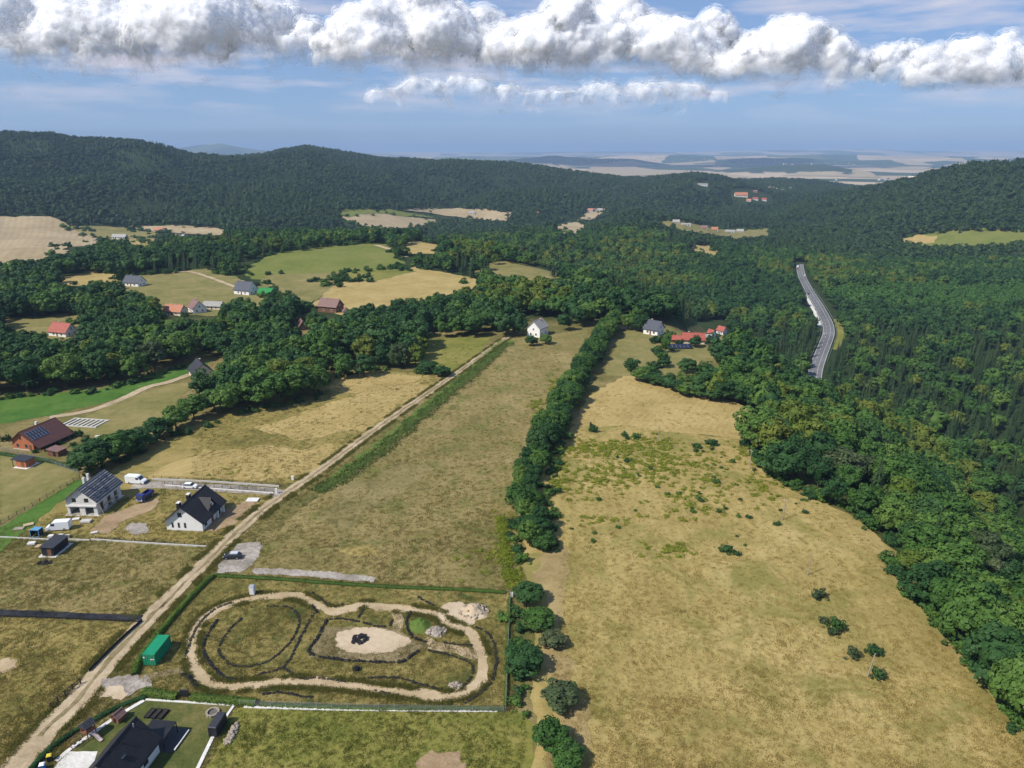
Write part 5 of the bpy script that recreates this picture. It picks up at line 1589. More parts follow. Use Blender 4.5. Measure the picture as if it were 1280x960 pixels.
def flat_shed(name, label, px, py, rz, W, L, h, wm, rm, tilt=0.25, slab=None, porch=0.0, cat='shed'):
    p = at1(px, py)
    t = thing(name, label, cat, (p[0], p[1], p[2] + 0.03), rz)
    MB().extrude_y([(-W / 2, -0.3), (W / 2, -0.3), (W / 2, h - tilt), (-W / 2, h)], -L / 2, L / 2).build('wall', wm, t)
    MB().extrude_y([(-W / 2 - 0.3 - porch, h + 0.03), (W / 2 + 0.3, h - tilt - 0.02), (W / 2 + 0.3, h - tilt + 0.14), (-W / 2 - 0.3 - porch, h + 0.19)], -L / 2 - 0.3, L / 2 + 0.3).build('roof', rm, t)
    d = MB().box(-0.5, 0.5, -0.04, 0.03, 0.02, min(2.0, h - 0.4)).build('door', W_WOOD if wm is not W_WOOD else DARKM, t, (W * 0.15, -L / 2, 0))
    MB().box(0.3, 0.4, -0.09, -0.04, 1.0, 1.05).build('handle', STEEL, d)
    if porch:
        for s in (-1, 1):
            MB().box(-W / 2 - porch, -W / 2 - porch + 0.15, s * L / 2 - 0.1, s * L / 2 + 0.1, 0, h).build('porch_post', W_WOOD, t)
    if slab:
        MB().box(-W / 2 - slab, W / 2 + slab, -L / 2 - slab, L / 2 + slab, -0.5, 0.10).build('base_slab', CONCW, t)
    return t
flat_shed('garden_shed', 'small orange brick shed with dark flat roof and open porch on the mown garden', 33, 582, math.radians(-12), 3.6, 3.4, 2.5, W_BRICK, R_ANTH, 0.15, 0.8, 1.4)
flat_shed('garden_shed', 'low shed with faded red-brown roof beside the brick house', 72, 568, math.radians(-15), 4.4, 3.4, 2.1, W_WOOD, R_PINK, 0.3)
flat_shed('black_shed', 'black box-shaped garage shed standing on a pale concrete slab', 70, 688, math.radians(-3), 3.0, 5.6, 2.5, plain('black_cladding', (0.016, 0.018, 0.026), 0.5, 0.2), R_ANTH, 0.12, 0.7)

# --- house at the bottom left edge
xc, yc = -62.4, 90.3
hc, rc = house('white_house', 'white house with black tiled roof at the lower left edge beside the play tower', xc, yc, math.radians(-7), 6.9, 9.0, 2.9, 6.3, W_WHITE, R_BLACK,
    wins=[('f', -0.6, 3.5, 0.5, 1.3), ('f', 0.6, 3.5, 0.5, 1.3), ('f', -1.8, 0.8, 1.1, 1.4), ('r', -2.5, 0.9, 1.2, 1.3), ('r', 1.0, 0.9, 1.2, 1.3), ('b', 0.5, 0.2, 1.8, 2.1)], ov=0.5)
MB().tube((0.55, 3.4, 5.6), (0.55, 3.4, 6.6), 0.12).build('vent_pipe', STEEL, rc)
MB().tube((0.9, 0.2, 5.3), (0.9, 0.2, 6.2), 0.10).build('vent_pipe', DARKM, rc)
MB().box(1.9, 2.5, -0.45, 0.45, 0, 0.08).build('roof_window', GLASS, rc, (-0.3, -1.4, 0)).location = (-0.4, -1.4, 4.78)
ter = MB().box(-3.2, 3.2, -2.6, 2.6, -0.3, 0.14).build('terrace', plain('dark_paving', (0.05, 0.05, 0.055), 0.7, 0.2), hc, (2.4, 7.2, 0))
MB().box(-2.4, 2.0, -2.0, 2.0, 2.3, 2.42).build('pergola_roof', DARKM, hc, (2.2, 6.8, 0))
for sx, sy in ((-2.3, -1.9), (1.9, -1.9), (-2.3, 1.9), (1.9, 1.9)):
    MB().box(sx - 0.06, sx + 0.06, sy - 0.06, sy + 0.06, 0.0, 2.3).build('pergola_post', DARKM, hc, (2.2, 6.8, 0))
MB().box(-0.12, 0.12, -2.2, 2.2, 0.14, 0.34).build('terrace_kerb', CONCW, hc, (5.75, 7.2, 0))

# --- green container
def container():
    x, y = -70.0, 118.4
    t = thing('shipping_container', 'green steel shipping container standing inside the hedge by the dirt road', 'container', (x, y, float(Hf(x, y)[0]) + 0.10), math.radians(-3))
    g = plain('green_container_paint', (0.012, 0.235, 0.115), 0.45, 0.14, 0.8)
    W, L, h = 2.44, 6.06, 2.59
    for s in (-1, 1):                   # corrugated long sides
        prof = []
        n = 22
        for i in range(n * 4 + 1):
            ph = i % 4
            off = 0.0 if ph in (0, 1) else 0.05
            prof.append((s * (W / 2 - 0.02 - off), -L / 2 + 0.12 + (L - 0.24) * i / (n * 4)))
        vs = [(a, b, 0.16) for a, b in prof] + [(a, b, h - 0.1) for a, b in prof]
        k = len(prof)
        fs = [(i, i + 1, k + i + 1, k + i) for i in range(k - 1)]
        MB().add(vs, fs if s > 0 else [f[::-1] for f in fs]).build('side_wall', g, t)
    top = MB()
    for i in range(18):
        top.box(-W / 2 + 0.08, W / 2 - 0.08, -L / 2 + 0.15 + i * 0.32, -L / 2 + 0.36 + i * 0.32, h - 0.06, h - 0.02)
    top.box(-W / 2 + 0.05, W / 2 - 0.05, -L / 2 + 0.08, L / 2 - 0.08, h - 0.1, h - 0.055)
    top.build('roof', g, t)
    f = MB()
    for sx in (-1, 1):
        for sy in (-1, 1):
            f.box(sx * W / 2 - 0.08 if sx > 0 else -W / 2, W / 2 if sx > 0 else -W / 2 + 0.08, sy * L / 2 - 0.12 if sy > 0 else -L / 2, L / 2 if sy > 0 else -L / 2 + 0.12, 0, h)
    for sx in (-1, 1):
        f.box(min(sx * W / 2, sx * (W / 2 - 0.1)), max(sx * W / 2, sx * (W / 2 - 0.1)), -L / 2 + 0.12, L / 2 - 0.12, 0.0, 0.16)
        f.box(min(sx * W / 2, sx * (W / 2 - 0.07)), max(sx * W / 2, sx * (W / 2 - 0.07)), -L / 2 + 0.12, L / 2 - 0.12, h - 0.1, h)
    f.build('frame', g, t)
    MB().box(-W / 2 + 0.08, W / 2 - 0.08, L / 2 - 0.1, L / 2 - 0.06, 0.1, h - 0.05).build('rear_wall', g, t)
    for s in (-1, 1):
        d = MB().box(min(0.01 * s, s * (W / 2 - 0.09)), max(0.01 * s, s * (W / 2 - 0.09)), -L / 2 + 0.03, -L / 2 + 0.08, 0.12, h - 0.08).build('door', g, t)
        for q in (0.35, 0.8):
            MB().tube((s * q, -L / 2 - 0.01, 0.15), (s * q, -L / 2 - 0.01, h - 0.12), 0.025).build('locking_bar', STEEL, d)
    st = plain('white_sticker', (0.75, 0.75, 0.75), 0.5, 0.04)
    rdst = plain('red_sticker', (0.5, 0.04, 0.03), 0.5, 0.04)
    MB().box(-1.05, -0.75, -L / 2 - 0.045, -L / 2 - 0.04, 1.75, 2.05).build('sticker', st, t)
    MB().box(0.35, 0.62, -L / 2 - 0.045, -L / 2 - 0.04, 1.35, 1.62).build('sticker', st, t)
    MB().box(0.64, 0.80, -L / 2 - 0.045, -L / 2 - 0.04, 1.25, 1.55).build('sticker', rdst, t)
    MB().box(0.82, 1.08, -L / 2 - 0.045, -L / 2 - 0.04, 1.38, 1.64).build('sticker', st, t)
container()

# --- houses of the village and beyond: name, label, px, py of the base, rz deg, W, L, eaves, ridge, wall, roof
win2 = lambda W, L: [('f', -W * 0.22, 0.9, 1.1, 1.3), ('f', W * 0.2, 0.9, 1.1, 1.3), ('f', 0, 3.6, 1.0, 1.2), ('r', -L * 0.25, 0.9, 1.3, 1.3), ('r', L * 0.2, 0.9, 1.3, 1.3), ('l', -L * 0.25, 0.9, 1.3, 1.3), ('l', L * 0.2, 0.9, 1.3, 1.3)]
VIL = [
    ('white house with slate blue roof at the far left of the village meadow', 169, 357, 75, 8.5, 13, 3.2, 7.2, W_WHITE, R_BLUE),
    ('white house with slate blue roof beside the green net shelter', 308, 367, 68, 9.5, 13, 3.4, 8.4, W_WHITE, R_BLUE),
    ('dark brown wooden house with faded red roof among the village trees', 414, 389, 70, 8.5, 13, 3.8, 7.8, W_WOOD, R_PINK),
    ('small white gabled outbuilding below the brown wooden house', 433, 393, 20, 4, 4, 2.2, 4.2, W_CREAM, R_PINK),
    ('house with grey brown roof and white wall deep in the village trees', 247, 390, 40, 8, 10, 3.4, 7.4, W_WHITE, R_PINK),
    ('orange roofed cottage half hidden by the village trees', 220, 393, 75, 7, 12, 2.6, 6.0, W_CREAM, R_ORANGE),
    ('long low roof behind the grey brown village house', 268, 386, 80, 6, 12, 2.4, 4.6, W_CREAM, R_GREY),
    ('white house with bright red roof beside the yellow meadow', 80, 419, 72, 8, 12, 2.8, 6.8, W_WHITE, R_RED),
    ('small red roofed hut just right of the bright red roofed house', 99, 424, 10, 3.6, 4, 2.2, 4.0, W_CREAM, R_RED),
    ('brown roofed hut alone in the tree belt', 378, 411, 25, 4, 7, 2.4, 5.0, W_WOOD, R_PINK),
    ('cream house with dark roof behind the field-edge clump', 252, 470, 35, 8, 11, 2.8, 6.8, W_CREAM, R_ANTH),
    ('white house with pale grey roof at the end of the fallow strip', 672, 419, -30, 7.5, 9.5, 4.8, 8.4, W_WHITE, R_GREY),
    ('pale house with brown roof hidden beside the hedgerow end', 780, 409, 10, 6, 8, 3.2, 6.4, W_CREAM, R_PINK),
    ('white farmhouse with dark grey roof beyond the pale meadow', 817, 417, 50, 7.5, 8.5, 3.2, 7.2, W_WHITE, R_BLUE),
    ('long barn with bright red roof in the farm beyond the meadow', 866, 428, 84, 6.5, 11, 2.6, 5.4, W_CREAM, R_RED),
    ('white house with red gabled roof, rightmost of the farm', 902, 417, 35, 5.5, 7, 3.4, 6.6, W_WHITE, R_RED),
    ('small white house with red roof left of the rightmost farm house', 889, 420, 30, 4.5, 5.5, 3.2, 5.8, W_WHITE, R_RED),
    ('small faded red shed left of the red roofed barn', 846, 428, 80, 3.5, 5, 2.0, 3.6, W_WOOD, R_RED),
    ('low white building between the barn and the red gabled houses', 880, 419, 86, 4, 9, 2.4, 3.6, W_WHITE, R_GREY),
]
for lab, px, py, rz, W, L, he, hr, wm, rm in VIL:
    p = at1(px, py)
    house('cottage' if 'hut' not in lab and 'barn' not in lab else ('barn' if 'barn' in lab else 'hut'), lab, p[0], p[1], math.radians(rz), W, L, he, hr, wm, rm, wins=win2(W, L) if W > 5 else [('f', 0, 0.9, 1.0, 1.1)], doors=[('l', 0, 1.0, 2.1)], chims=[(0.6, L * 0.2, 0.6, 1.1)] if W > 6 else (), cat='barn' if 'barn' in lab else 'hut' if 'hut' in lab else 'house', plinth=False, fm=FRAMEW)
p = at1(850, 436)
gsh = thing('solar_rack', 'dark tilted rack of solar panels on the orchard meadow', 'solar panels', (p[0], p[1], p[2]), math.radians(3))
for k in range(6):
    o = MB().box(-0.9, 0.9, -1.7, 1.7, 0, 0.06).build('panel', PV, gsh, (-5 + k * 2, 0, 1.4)); o.rotation_euler = (math.radians(28), 0, 0)
    MB().box(-0.06, 0.06, -0.06, 0.06, 0, 1.4).build('post', STEEL, gsh, (-5 + k * 2, 0.2, 0))
p = at1(335, 368)
gn = thing('net_shelter', 'bright green arched net shelter right of the slate roofed house', 'shelter', (p[0], p[1], p[2]), math.radians(70))
GN = plain('green_netting', (0.02, 0.20, 0.045), 0.8, 0.15)
prof = [(-4.5 * math.cos(a), 4.6 * math.sin(a)) for a in np.linspace(0, math.pi, 13)]
MB().extrude_y(prof, -5.5, 5.5).build('netting', GN, gn)
for yy in (-5.6, 0, 5.6):
    a = MB()
    for i in range(12):
        a.tube((prof[i][0] * 1.02, yy, prof[i][1] * 1.02), (prof[i + 1][0] * 1.02, yy, prof[i + 1][1] * 1.02), 0.08, None, 5)
    a.build('hoop', STEEL, gn)

# castle-like hall and the hamlet on the far spur, the far village in the gorge
FAR = [
    ('long pale hall with orange red roof crowning the far wooded spur', 926, 246, 88, 13, 36, 8, 15, W_CREAM, R_ORANGE, 'hall'),
    ('white house with red roof just right of the long red hall', 944, 250, 80, 9, 14, 6, 10, W_WHITE, R_RED, 'house'),
    ('small white house with red roof, rightmost on the far spur', 955, 251, 70, 9, 13, 6, 10, W_WHITE, R_RED, 'house'),
    ('pale house below the long red hall', 936, 252, 60, 8, 12, 5, 9, W_WHITE, R_ORANGE, 'house'),
    ('white villa high on the far wooded ridge', 878, 232, 85, 12, 30, 6, 9, W_WHITE, R_GREY, 'villa'),
    ('white house at the left end of the gorge hamlet', 732, 265, 80, 8, 12, 5, 9, W_WHITE, R_PINK, 'house'),
    ('white house second from left in the gorge hamlet', 738, 264, 70, 8, 13, 5, 9, W_WHITE, R_ORANGE, 'house'),
    ('white house in the middle of the gorge hamlet', 743, 264, 85, 8, 12, 5, 9, W_WHITE, R_PINK, 'house'),
    ('white house at the right end of the gorge hamlet', 750, 264, 75, 8, 13, 5, 9, W_WHITE, R_GREY, 'house'),
    ('white house at the left end of the valley village', 845, 279, 80, 8, 12, 4, 8, W_WHITE, R_GREY, 'house'),
    ('white hall with pale roof in the valley village', 857, 282, 85, 8, 18, 4, 6, W_WHITE, R_GREY, 'hall'),
    ('cream house in the middle of the valley village', 880, 286, 75, 8, 12, 4, 8, W_CREAM, R_PINK, 'house'),
    ('white house right of the cream valley house', 893, 288, 80, 8, 12, 4, 8, W_WHITE, R_ORANGE, 'house'),
    ('pale barn near the right end of the valley village', 912, 291, 85, 9, 18, 4, 7, W_WHITE, R_GREY, 'barn'),
    ('pale house at the right end of the valley village', 925, 291, 70, 8, 13, 4, 8, W_CREAM, R_GREY, 'house'),
    ('white house beside the tan fields far on the left', 147, 299, 80, 8, 14, 4, 8, W_WHITE, R_GREY, 'house'),
    ('white house right of the one by the far left fields', 154, 299, 80, 8, 13, 4, 8, W_WHITE, R_GREY, 'house'),
    ('pale house with red roof in the far left hamlet', 200, 290, 80, 9, 14, 4, 8, W_CREAM, R_ORANGE, 'house'),
    ('white house at the foot of the hills beyond the tan strip', 226, 299, 80, 9, 16, 4, 8, W_WHITE, R_GREY, 'house'),
    ('white house by the tan strip below the central ridge', 590, 268, 80, 8, 14, 5, 9, W_WHITE, R_GREY, 'house'),
    ('pale house with red roof by the strip below the central ridge', 670, 268, 80, 8, 12, 5, 9, W_WHITE, R_ORANGE, 'house'),
]
for lab, px, py, rz, W, L, he, hr, wm, rm, kd in FAR:
    p = at1(px, py)
    house('far_' + kd, lab, p[0], p[1], math.radians(rz), W, L, he, hr, wm, rm, wins=[('l', L * q, 1.2, 1.6, 2.0) for q in (-0.3, 0, 0.3)] + [('f', 0, 1.5, 1.4, 1.8)], cat='house' if kd != 'barn' else 'barn', plinth=False, ov=0.6)
# far town on the plain, one mass
TX = []
for cx, cy, sx, sy, n in ((775, 200, 60, 2.5, 130), (1000, 205, 40, 2, 50), (1130, 226, 30, 2, 30), (975, 239, 14, 2, 16), (935, 200, 60, 3, 50)):
    a = RNG.normal(cx, sx, n); b = RNG.normal(cy, sy * 0.6, n)
    b = np.clip(b, 196, 250)
    TX.append(at(a, b))
TX = np.vstack(TX)
TX = TX[TX[:, 1] > 1800]
k = len(TX)
tm = [MB().extrude_y([(-6, 0), (6, 0), (6, 7), (0, 12), (-6, 7)], -9, 9).mesh('town_house', m_) for m_ in (W_CREAM, W_GREYW, R_PINK)]
instancer('far_town', TX, np.full((k, 3), 1.0) * RNG.uniform(0.6, 1.1, k)[:, None], np.column_stack([np.zeros(k), np.zeros(k), RNG.uniform(0, 3.1, k)]), RNG.integers(0, 3, k), tm, 'scattered pale houses of towns on the far plain', 'town')
# ------------------------------------------------------------------ vehicles
def wheel_mesh(r=0.32, w=0.2):
    mb = MB(); mb.tube((-w / 2, 0, 0), (w / 2, 0, 0), r, None, 14)
    return mb.mesh('tyre', RUBBER)
def rim_mesh(r=0.2, w=0.21):
    mb = MB(); mb.tube((-w / 2, 0, 0), (w / 2, 0, 0), r, None, 10)
    return mb.mesh('rim', STEEL)
TY, RI = wheel_mesh(), rim_mesh()
def put_wheels(t, xs, ys, r=0.32):
    for yy in ys:
        for s in (-1, 1):
            w = link('wheel', TY, t, (s * xs, yy, r)); w.scale = (1, r / 0.32, r / 0.32)
            link('rim', RI, w)

def car(label, loc, rz, paint, roofm=None, kind='car', length=4.3, cat='car', rails=False):
    """passenger car pointing to -y: body, cabin glass, roof, lights, four wheels"""
    t = thing('parked_car' if kind != 'van' else 'parked_van', label, cat, loc, rz)
    L = length; h = L / 2
    if kind == 'car':
        W = 1.76
        lower = [(-h, 0.35), (-h, 0.62), (-h + 0.15, 0.78), (-h + 1.1, 0.92), (h - 0.35, 0.98), (h - 0.02, 0.85), (h, 0.4), (h - 0.2, 0.24), (-h + 0.2, 0.24)]
        MB().extrude_x(lower, -W / 2, W / 2).build('body', paint, t)
        g0, g1, r0, r1 = -h + 1.05, h - 0.25, -h + 1.75, h - 0.75
        b = MB()
        b.add([(-W / 2 + 0.06, g0, 0.92), (W / 2 - 0.06, g0, 0.92), (W / 2 - 0.06, g1, 0.96), (-W / 2 + 0.06, g1, 0.96), (-W / 2 + 0.2, r0, 1.42), (W / 2 - 0.2, r0, 1.42), (W / 2 - 0.2, r1, 1.42), (-W / 2 + 0.2, r1, 1.42)], [(0, 1, 5, 4), (1, 2, 6, 5), (2, 3, 7, 6), (3, 0, 4, 7), (4, 5, 6, 7)])
        b.build('window', GLASS, t)
        MB().box(-W / 2 + 0.18, W / 2 - 0.18, r0 - 0.05, r1 + 0.05, 1.42, 1.48).build('roof', roofm or paint, t)
        for s in (-1, 1):
            MB().box(s * 0.6 - 0.18, s * 0.6 + 0.18, -h - 0.01, -h + 0.1, 0.58, 0.72).build('headlight', FRAMEW, t)
            MB().box(s * 0.62 - 0.15, s * 0.62 + 0.15, h - 0.1, h + 0.012, 0.66, 0.84).build('tail_light', R_RED, t)
            if rails:
                MB().box(s * (W / 2 - 0.24) - 0.03, s * (W / 2 - 0.24) + 0.03, r0, r1, 1.48, 1.55).build('roof_rail', STEEL, t)
        put_wheels(t, W / 2 - 0.08, (-h + 0.8, h - 0.8), 0.31)
    else:
        W = 2.0
        prof = [(-h, 0.4), (-h, 0.95), (-h + 0.35, 1.15), (-h + 1.0, 1.32), (-h + 1.75, 2.3), (-h + 2.1, 2.5), (h - 0.05, 2.52), (h, 2.4), (h, 0.45), (h - 0.2, 0.32), (-h + 0.2, 0.32)]
        MB().extrude_x(prof, -W / 2, W / 2).build('body', paint, t)
        ws = MB().add([(-0.88, -h + 1.08, 1.42), (0.88, -h + 1.08, 1.42), (0.80, -h + 1.68, 2.20), (-0.80, -h + 1.68, 2.20), (-0.88, -h + 1.04, 1.45), (0.88, -h + 1.04, 1.45), (0.80, -h + 1.64, 2.23), (-0.80, -h + 1.64, 2.23)], [(4, 5, 6, 7), (0, 3, 2, 1), (0, 1, 5, 4), (1, 2, 6, 5), (2, 3, 7, 6), (3, 0, 4, 7)])
        ws.build('windscreen', GLASS, t)
        for s in (-1, 1):
            MB().box(min(s * W / 2, s * (W / 2 + 0.012)), max(s * W / 2, s * (W / 2 + 0.012)), -h + 1.55, -h + 2.5, 1.5, 2.15).build('window', GLASS, t)
            MB().box(s * 0.72 - 0.15, s * 0.72 + 0.15, -h - 0.012, -h + 0.1, 0.75, 0.98).build('headlight', STEEL, t)
        MB().box(-W / 2, W / 2, -h - 0.06, -h + 0.02, 0.36, 0.62).build('bumper', DARKM, t)
        MB().box(-0.9, -0.02, h + 0.001, h + 0.02, 0.55, 2.4).build('rear_door', paint, t)
        MB().box(0.02, 0.9, h + 0.001, h + 0.02, 0.55, 2.4).build('rear_door', paint, t)
        put_wheels(t, W / 2 - 0.1, (-h + 1.0, h - 1.2), 0.35)
    return t

P_WHITE = plain('white_car_paint', (0.76, 0.77, 0.78), 0.3, 0.03, spec=0.5)
P_DARK = plain('dark_car_paint', (0.020, 0.022, 0.026), 0.25, 0.1, spec=0.5)
P_SILV = plain('silver_car_paint', (0.50, 0.52, 0.55), 0.3, 0.05, spec=0.5)
P_BLUE = plain('blue_truck_paint', (0.020, 0.030, 0.150), 0.35, 0.15, spec=0.5)
def gp(px, py, dz=0.10):
    p = at1(px, py)
    return (float(p[0]), float(p[1]), float(p[2]) + dz)
car('white panel van parked behind the unfinished house', gp(171, 604), math.radians(84), P_WHITE, None, 'van', 5.9, 'van')
car('white panel van parked in front of the unfinished house', gp(74, 662), math.radians(-82), P_WHITE, None, 'van', 5.9, 'van')
car('white car parked on the gravel driveway', gp(238, 610, 0.14), math.radians(88), P_WHITE, None, 'car', 4.3)
car('dark estate car with silver roof parked on the grey gravel', gp(291, 698, 0.15), math.radians(-86), P_DARK, P_SILV, 'car', 4.2, 'car', True)

def truck():
    t = thing('tipper_truck', 'small dark blue truck parked beside the unfinished house', 'truck', gp(182, 624, 0.13), math.radians(-8))
    MB().extrude_x([(-2.6, 0.5), (-2.65, 1.3), (-2.35, 2.25), (-1.2, 2.3), (-1.2, 0.5)], -1.0, 1.0).build('cab', P_BLUE, t)
    MB().add([(-0.85, -2.66, 1.42), (0.85, -2.66, 1.42), (0.8, -2.42, 2.12), (-0.8, -2.42, 2.12), (-0.85, -2.60, 1.40), (0.85, -2.60, 1.40), (0.8, -2.36, 2.10), (-0.8, -2.36, 2.10)], [(0, 1, 2, 3), (7, 6, 5, 4), (0, 4, 5, 1), (1, 5, 6, 2), (2, 6, 7, 3), (3, 7, 4, 0)]).build('windscreen', GLASS, t)
    for s in (-1, 1):
        MB().box(min(s * 1.0, s * 1.012), max(s * 1.0, s * 1.012), -2.2, -1.5, 1.4, 2.05).build('window', GLASS, t)
        MB().box(s * 0.7 - 0.14, s * 0.7 + 0.14, -2.69, -2.6, 0.8, 1.0).build('headlight', FRAMEW, t)
    MB().box(-0.95, 0.95, -2.72, -2.58, 0.45, 0.75).build('bumper', STEEL, t)
    MB().box(-0.45, 0.45, -1.2, 2.7, 0.5, 0.75).build('chassis', DARKM, t)
    b = MB()
    b.box(-1.05, 1.05, -1.1, 2.8, 0.9, 1.0); b.box(-1.05, -0.99, -1.1, 2.8, 1.0, 1.7); b.box(0.99, 1.05, -1.1, 2.8, 1.0, 1.7)
    b.box(-0.99, 0.99, -1.1, -1.04, 1.0, 1.7); b.box(-0.99, 0.99, 2.74, 2.8, 1.0, 1.7)
    b.build('cargo_bed', P_BLUE, t)
    put_wheels(t, 0.9, (-1.9, 1.7), 0.42)
truck()

# ------------------------------------------------------------------ building-site clutter
def open_crate(px, py):
    t = thing('site_container', 'small blue open-fronted site container left of the black shed', 'container', gp(px, py), math.radians(-4))
    bl = plain('light_blue_paint', (0.10, 0.28, 0.46), 0.5, 0.15)
    f = MB()
    for x in (-1.2, 1.08):
        for y in (-0.9, 0.78):
            f.box(x, x + 0.12, y, y + 0.12, 0, 2.1)
    f.box(-1.08, 1.08, -0.9, -0.78, 1.98, 2.1); f.box(-1.08, 1.08, -0.9, -0.78, 0, 0.12); f.box(-1.08, 1.08, 0.78, 0.9, 1.98, 2.1)
    f.build('frame', bl, t)
    dk = plain('dark_blue_panel', (0.015, 0.022, 0.04), 0.5, 0.2)
    MB().box(-1.08, 1.08, 0.80, 0.84, 0.1, 2.0).build('rear_panel', dk, t)
    MB().box(-1.15, -1.11, -0.78, 0.78, 0.1, 2.0).build('side_panel', dk, t)
    MB().box(1.11, 1.15, -0.78, 0.78, 0.1, 2.0).build('side_panel', dk, t)
    MB().box(-1.1, 1.1, -0.8, 0.8, 2.0, 2.05).build('roof', bl, t)
open_crate(47, 670)

def pallet(label, px, py, rz, load, h=0.7, w=1.2, l=0.9):
    t = thing('pallet', label, 'pallet', gp(px, py, 0.08), rz, 'pallets of building material')
    for k in range(5):
        MB().box(-w / 2, w / 2, -l / 2 + k * (l - 0.1) / 4, -l / 2 + k * (l - 0.1) / 4 + 0.1, 0.11, 0.14).build('board', TIMBER, t)
    for x in (-w / 2, -0.05, w / 2 - 0.1):
        MB().box(x, x + 0.1, -l / 2, l / 2, 0, 0.11).build('bearer', TIMBER, t)
    n = max(int(h / 0.24), 1)
    for k in range(n):
        for j in range(3):
            MB().box(-w / 2 + 0.03, w / 2 - 0.03, -l / 2 + j * l / 3 + 0.01, -l / 2 + (j + 1) * l / 3 - 0.01, 0.14 + k * 0.24, 0.14 + k * 0.24 + 0.23).build('block', load, t)
PL = [('pallet of white blocks below the blue site container', 40, 681, 0.2, CONCW, 0.5, 1.8, 1.2), ('pallet of pale blocks at the left end of the concrete kerb', 50, 684, -0.1, TIMBER, 0.3, 2.0, 1.2),
      ('pallet of white blocks right of the blue site container', 64, 672, 0.1, CONCW, 0.5, 1.3, 1.0), ('pallet of grey blocks in front of the white van', 76, 671, 0.0, CONC, 0.5, 1.3, 1.0),
      ('pallet of grey blocks at the kerb above the black shed', 84, 672, 0.3, CONC, 0.7, 1.3, 1.0), ('stack of concrete blocks in front of the garage bays', 108, 653, 0.1, CONC, 0.7, 2.6, 1.6),
      ('flat stack of pale slabs left of the garage bays', 95, 650, 0.4, CONCW, 0.25, 1.8, 1.2), ('single pale slab pallet on the grass by the weedy plot', 118, 667, 0.5, CONCW, 0.25, 1.6, 0.8),
      ('pale timber stack far left behind the white van', 36, 657, 0.6, TIMBER, 0.4, 2.4, 1.4), ('low timber stack below the pale stack at far left', 24, 662, 0.2, OLDWOOD, 0.4, 2.4, 1.4),
      ('small stack of blocks behind the brick house lawn', 122, 547, 0.2, CONCW, 0.5, 1.6, 1.0), ('flat white slab beside the driveway entrance', 316, 626, 0.0, CONCW, 0.25, 3.4, 2.2)]
for a in PL:
    pallet(a[0], a[1], a[2], a[3], a[4], a[5], a[6], a[7])

def kerb(name, label, line, w, h, m, cat='wall', seg=2.5):
    """low wall laid as separate segments"""
    L = np.asarray(line)
    t = thing(name, label, cat, (float(L[0, 0]), float(L[0, 1]), float(Hf(*L[0])[0])))
    s = np.concatenate([[0], np.cumsum(np.hypot(*np.diff(L, axis=0).T))])
    n = max(int(round(s[-1] / seg)), 1)
    q = np.linspace(0, s[-1], n + 1)
    X = np.interp(q, s, L[:, 0]); Y = np.interp(q, s, L[:, 1])
    for i in range(n):
        d = math.hypot(X[i + 1] - X[i], Y[i + 1] - Y[i]); a = math.atan2(Y[i + 1] - Y[i], X[i + 1] - X[i])
        cx, cy = (X[i] + X[i + 1]) / 2, (Y[i] + Y[i + 1]) / 2
        MB().box(-d / 2 + 0.015, d / 2 - 0.015, -w / 2, w / 2, -0.3, h).build('segment', m, t, (cx - L[0, 0], cy - L[0, 1], float(Hf(cx, cy)[0]) - float(Hf(*L[0])[0])), a)
    return t
kerb('low_wall', 'pale concrete kerb wall between the house plots, left stretch', px_line([(0, 672), (40, 674), (76, 676)], 1), 0.28, 0.35, CONC)
kerb('low_wall', 'pale concrete kerb wall in front of the white house', px_line([(86, 675), (112, 676)], 1), 0.28, 0.35, CONC)
kerb('low_wall', 'long pale concrete kerb below the white house', px_line([(114, 675), (190, 680), (258, 684)], 1), 0.28, 0.4, CONC)
kerb('low_wall', 'white wall along the far side of the gravel driveway', px_line([(190, 600), (260, 603), (349, 609)], 1), 0.25, 0.6, CONC)
kerb('low_wall', 'white kerb under the fence on the near side of the driveway', px_line([(206, 607), (260, 611), (342, 617)], 1), 0.3, 0.35, CONCW)
kerb('low_wall', 'white edging strip along the road side of the lower garden', px_line([(70, 952), (90, 935), (112, 920), (140, 900), (180, 876)], 1), 0.75, 0.16, CONCW)
kerb('low_wall', 'white edging strip along the top of the lower garden', px_line([(182, 875), (230, 878), (292, 882)], 1), 0.4, 0.18, CONCW)
kerb('low_wall', 'white edging strip on the right side of the lower garden, upper stretch', px_line([(292, 883), (283, 896)], 1), 0.45, 0.2, CONCW)
kerb('low_wall', 'white edging strip on the right side of the lower garden, lower stretch', px_line([(268, 918), (255, 945), (243, 970)], 1), 0.6, 0.2, CONCW)
kerb('stone_row', 'broken row of pale stones along the bottom of the kart plot', px_line([(305, 884), (400, 887), (480, 888), (560, 889), (622, 889)], 1), 0.5, 0.15, CONCW, 'stones', 1.6)
for a_, b_ in (((265, 645), (266, 645)),):
    pass

